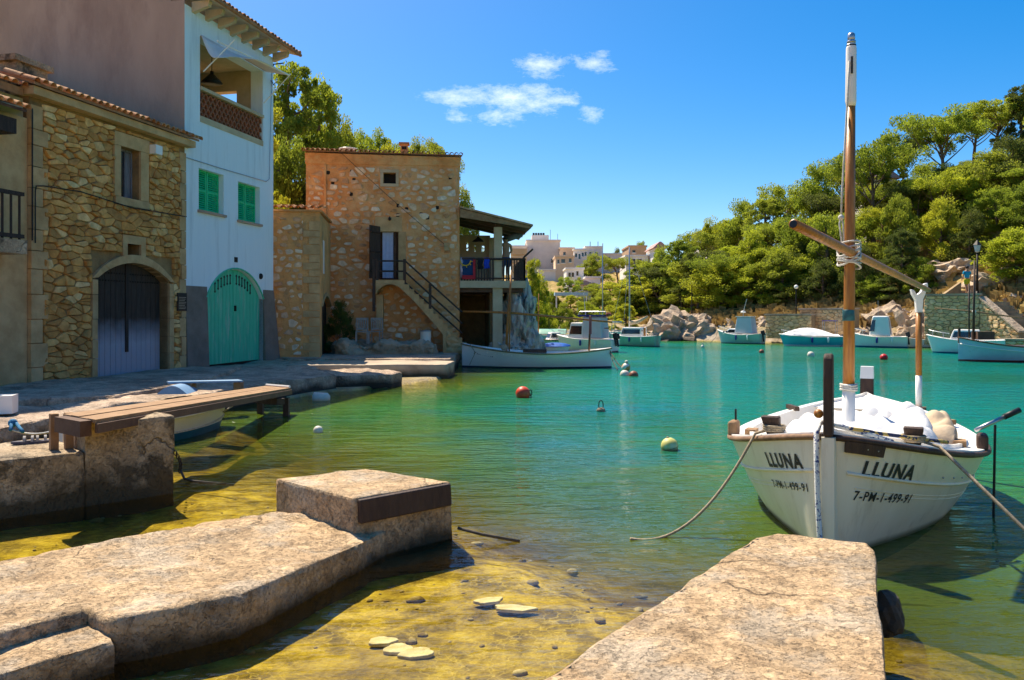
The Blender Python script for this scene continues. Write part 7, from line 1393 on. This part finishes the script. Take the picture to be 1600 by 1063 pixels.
# ---------------------------------------------------------------- people
skin = mat('skin', (.46, .26, .16), (.40, .22, .13), 6, .6); cyan_cloth = mat('cyan_shirt', (.01, .34, .55), (.008, .28, .46), 5, .9); lime_cloth = mat('lime_shorts', (.50, .55, .02), (.42, .46, .015), 5, .9); hair_m = mat('dark_hair', (.025, .018, .014), (.015, .01, .008), 20, .7)
def skin_mesh(name, verts, edges, rad, m_, parent, root=0, lev=2):
    me = bpy.data.meshes.new(name); me.from_pydata(verts, edges, []); o = link(name, me, parent); md = o.modifiers.new('skin', 'SKIN')
    for i, sv in enumerate(me.skin_vertices[0].data): sv.radius = rad[i] if isinstance(rad[i], tuple) else (rad[i], rad[i]); sv.use_root = (i == root)
    o.modifiers.new('sub', 'SUBSURF').levels = lev; o.modifiers['sub'].render_levels = lev; me.materials.append(m_); return o
def person(label, loc, rz, shirt, shorts, stride=.12, arms=None):
    p_ = thing('person', label, 'person', loc, rz); L_ = Vector
    V = [(0, 0, .92), (0, 0, 1.10), (0, 0, 1.30), (0, 0, 1.44), (0, .01, 1.53), (0, .02, 1.62), (0, .02, 1.72)]; E = [(i, i + 1) for i in range(6)]; Rr = [(.15, .11), (.13, .10), (.16, .11), (.10, .09), (.055, .055), (.085, .10), (.075, .09)]
    for sg in (-1, 1):
        k = len(V); st = stride * sg; V += [(sg * .09, 0, .86), (sg * .10, st * .5 + .03, .48), (sg * .10, st, .09), (sg * .10, st + .14, .04)]; E += [(0, k), (k, k + 1), (k + 1, k + 2), (k + 2, k + 3)]; Rr += [.088, .06, .04, (.04, .03)]
        k = len(V); a = arms or ((.25, .0, 1.16), (.27, .10, .92)); V += [(sg * .18, 0, 1.40), (sg * a[0][0], a[0][1], a[0][2]), (sg * a[1][0], a[1][1], a[1][2]), (sg * a[1][0], a[1][1] + .05, a[1][2] - .09)]; E += [(3, k), (k, k + 1), (k + 1, k + 2), (k + 2, k + 3)]; Rr += [.06, .045, .032, (.04, .022)]
    skin_mesh('body', V, E, Rr, skin, p_)
    if shirt:
        V = [(0, 0, .95), (0, 0, 1.12), (0, 0, 1.30), (0, 0, 1.43)]; E = [(0, 1), (1, 2), (2, 3)]; Rr = [(.19, .14), (.17, .135), (.195, .14), (.13, .115)]
        for sg in (-1, 1): k = len(V); V += [(sg * .19, 0, 1.39), (sg * .245, 0, 1.22)]; E += [(3, k), (k, k + 1)]; Rr += [.085, .07]
        skin_mesh('shirt', V, E, Rr, shirt, p_)
    V = [(0, 0, .98), (0, 0, .88)]; E = [(0, 1)]; Rr = [(.175, .13), (.175, .14)]
    for sg in (-1, 1): k = len(V); V += [(sg * .10, 0, .80), (sg * .105, stride * sg * .4 + .02, .55)]; E += [(1, k), (k, k + 1)]; Rr += [.115, .095]
    skin_mesh('shorts', V, E, Rr, shorts, p_); MB().ball((0, -.005, 1.70), .098, .115, .11).build('hair', hair_m, p_, True); MB().cbox((0, .135, 1.63), .025, .03, .04).build('nose', skin, p_)
    return p_
q = Vector(XY(1511, Yp)); wk = person('person in a cyan shirt and lime shorts walking up the steps', (q.x, q.y, zp - .09), .05, cyan_cloth, lime_cloth, .13); wk.scale = (.88, .88, .88)
q = F3.W(hu(790.5, -.9), zf1, -.9); person('bare-backed person with dark hair leaning at the balcony rail', (q.x, q.y, zf1), .2, None, navy, .03, ((.24, .12, 1.18), (.2, .32, 1.12)))

# ---------------------------------------------------------------- buildings beyond the cove
def bmat(n, c): return mat(n, c, tuple(x * .86 for x in c), .8, .9, .1, 6)
beige, peach, whit, pink, rose, orange = bmat('beige_block', (.76, .64, .54)), bmat('peach_block', (.76, .56, .38)), bmat('white_block', (.88, .82, .74)), bmat('pink_block', (.84, .74, .66)), bmat('rose_roof', (.52, .30, .26)), bmat('orange_block', (.58, .36, .20)); ora_wall = bmat('ochre_block', (.60, .40, .22))
def building(label, px0, px1, ytop, ybot, Y_, dep, m_, wins=(), roof=None, ry=.25, name='apartment_building'):
    a = Vector(XY(px0, Y_)); wd = (px1 - px0) / FPX * Y_; F = Frame(a.x, a.y, 1, 0); zt_, zb_ = zy(ytop, Y_), min(zy(ybot, Y_), terrain_z(a.x + wd / 2, Y_)) - .5; b_ = thing(name, label, 'building', (a.x + wd / 2, Y_, zb_))
    hs_ = [((w_[0] - 800) / FPX * Y_ - a.x, (w_[1] - 800) / FPX * Y_ - a.x, zy(w_[3], Y_), zy(w_[2], Y_)) for w_ in wins]
    mb = wall(F, 0, wd, zb_, zt_, -.4, 0, hs_); mb.fbox(F, 0, .3, zb_, zt_, -dep, -.4); mb.fbox(F, wd - .3, wd, zb_, zt_, -dep, -.4); mb.build('wall', m_, b_); MB().fbox(F, .3, wd - .3, zt_ - .2, zt_ - .004, -dep, -.4).build('flat_roof', m_, b_)
    for h in hs_:
        w_ = pane(F, *h, -.25, b_, glass_dark, 'window'); MB().fbox(F, h[0] - .08, h[1] + .08, h[2] - .12, h[2] - .003, -.2, .12).build('sill', whit, w_)
    MB().fbox(F, -.12, wd + .12, zt_, zt_ + .22, -dep, .15).build('parapet', m_, b_)
    if roof: r_ = MB().hexa([F.W(-.4, zt_ + .23, .5), F.W(wd + .4, zt_ + .23, .5), F.W(wd + .4, zt_ + .23, -dep), F.W(-.4, zt_ + .23, -dep), F.W(wd * .5 - .1, zt_ + .23 + roof, .4), F.W(wd * .5 + .1, zt_ + .23 + roof, .4), F.W(wd * .5 + .1, zt_ + .23 + roof, -dep), F.W(wd * .5 - .1, zt_ + .23 + roof, -dep)]).build('roof', rose, b_)
    return b_, F, wd, zt_
b_, F, wd, zt_ = building('big windowless beige apartment block', 823, 875, 377, 500, 120, 12, beige, [(861, 865, 405, 411), (868, 873, 405, 411)]); MB().fbox(F, .8, 3.4, zt_ + .22, zt_ + 1.1, -6, -2).build('roof_hut', pink, b_)
for i in range(5): MB().cbox(F.W(1.1 + i * .38, zt_ + 1.3, -2.5), .3, .3, .35).build('water_tank', iron, b_)
MB().tube([F.W(3.6, zt_ + .2, -1), F.W(3.6, zt_ + 1.8, -1)], .03, 5).build('antenna', iron, b_); MB().tube([F.W(4.7, zt_ + .2, -1), F.W(4.7, zt_ + 1.2, -1)], .03, 5).build('antenna', iron, b_)
b_, F, wd, zt_ = building('terraced cream block with balconies beside the beige one', 798, 823, 386, 500, 118, 8, whit, [(803, 806, 392, 397), (809, 813, 390, 396), (816, 820, 389, 395), (803, 807, 404, 410), (812, 816, 404, 410), (804, 808, 440, 446), (812, 817, 440, 446), (804, 808, 456, 462), (813, 818, 456, 462)])
for py in (399, 412, 426, 449, 465): s_ = MB().fbox(F, 0, wd, zy(py, 118), zy(py, 118) + .2, 0, 1.2).build('balcony', ora_wall, b_); MB().fbox(F, 0, wd, zy(py, 118) + .2, zy(py, 118) + .9, 1.1, 1.2).build('balcony_front', ora_wall, s_)
building('low cream annex wall under the beige block', 842, 868, 423, 500, 112, 6, pink, [(849, 853, 448, 453)])
b_, F, wd, zt_ = building('peach house with arched terrace right of the beige block', 868, 897, 402, 460, 112, 6, peach, [(871, 874, 406, 412), (877, 883, 405, 411), (889, 893, 404, 410)]); building('upper peach storey set back', 875, 897, 389, 420, 118, 8, peach, [(880, 884, 394, 399)])
building('white block with dark windows on the skyline', 897, 918, 391, 440, 116, 8, whit, [(898.5, 902, 396, 402), (904, 907, 397, 405), (909, 912, 395, 401), (913.5, 916.5, 394, 400)]); b_, F, wd, zt_ = building('pale brown flat-roofed block behind the round pine', 915, 941, 387, 440, 122, 8, pink, [(921, 924, 394, 399), (930, 934, 394, 399)])
for u_ in (.8, 2.0): MB().tube([F.W(u_, zt_ + .2, -1), F.W(u_, zt_ + 1.0, -1)], .05, 5).build('antenna', iron, b_)
building('long low wall of a villa right of the mast', 938, 985, 398, 440, 125, 6, pink, [(950, 953, 402, 406)])
building('white villa wall behind the leaning pine', 885, 912, 421, 470, 96, 5, whit, [(900.5, 904, 424, 431), (888, 892, 426, 433), (893, 897, 426, 433)], name='villa'); building('small white house above the pink gable', 916, 938, 435, 470, 92, 5, whit, [(923, 930, 442, 446)], name='villa')
building('pink gabled hut above the blue pergola', 901, 926, 449, 480, 88, 5, pink, [(905, 909, 450, 454)], .5, name='hut')
pg = thing('pergola', 'waterside pergola with a light blue roof edge', 'pergola', XY(890, 80)); a = Vector(XY(867, 80)); F = Frame(a.x, a.y, 1, 0); MB().fbox(F, 0, 3.3, zy(462, 80), zy(457, 80), -3, 0).build('roof', mat('pale_blue_trim', (.42, .58, .66), (.36, .5, .6), 2, .7), pg)
for u_ in (.1, 1.1, 2.2, 3.1): MB().fbox(F, u_, u_ + .12, zy(490, 80), zy(462, 80), -.2, -.08).build('post', whit, pg)
building('white boat house at the head of the cove', 842, 866, 462, 500, 84, 5, whit, [(846, 851, 470, 480), (855, 860, 468, 474)], name='boat_house')
building('orange flat-roofed villa on the skyline', 983, 1010, 386, 425, 112, 7, orange, [(988, 993, 391, 395)], name='villa'); b_, F, wd, zt_ = building('white villa with dark arches under the orange one', 978, 1012, 401, 430, 104, 6, whit, [(986, 993, 405, 415), (996, 1003, 405, 415)], name='villa')
building('white gabled house between the pines', 1024, 1038, 391, 420, 100, 6, whit, [(1028, 1032, 394, 400)], .8, name='villa')
b_, F, wd, zt_ = building('hill house with dark red glazed porch', 1104, 1162, 363, 398, 76, 6, pink, [(1110, 1118, 368, 384), (1120, 1130, 368, 384), (1132, 1141, 368, 384)], .7, name='hill_house')
for px in (1107, 1118.5, 1131, 1143): u_ = XY(px, 76)[0] - F.x; MB().fbox(F, u_ - .1, u_ + .1, zy(386, 76), zy(366, 76), .02, .2).build('porch_post', mat('dark_red_paint', (.16, .03, .03), (.11, .02, .02), 4, .6), b_)
building('white hill house with orange tiled roof among the pines', 1368, 1398, 284, 330, 66, 6, whit, [(1376, 1381, 292, 300)], .8, name='hill_house')
building('white wall of a house low on the hill', 1086, 1096, 402, 425, 68, 4, whit, [(1089, 1092, 406, 412)], name='hill_house')
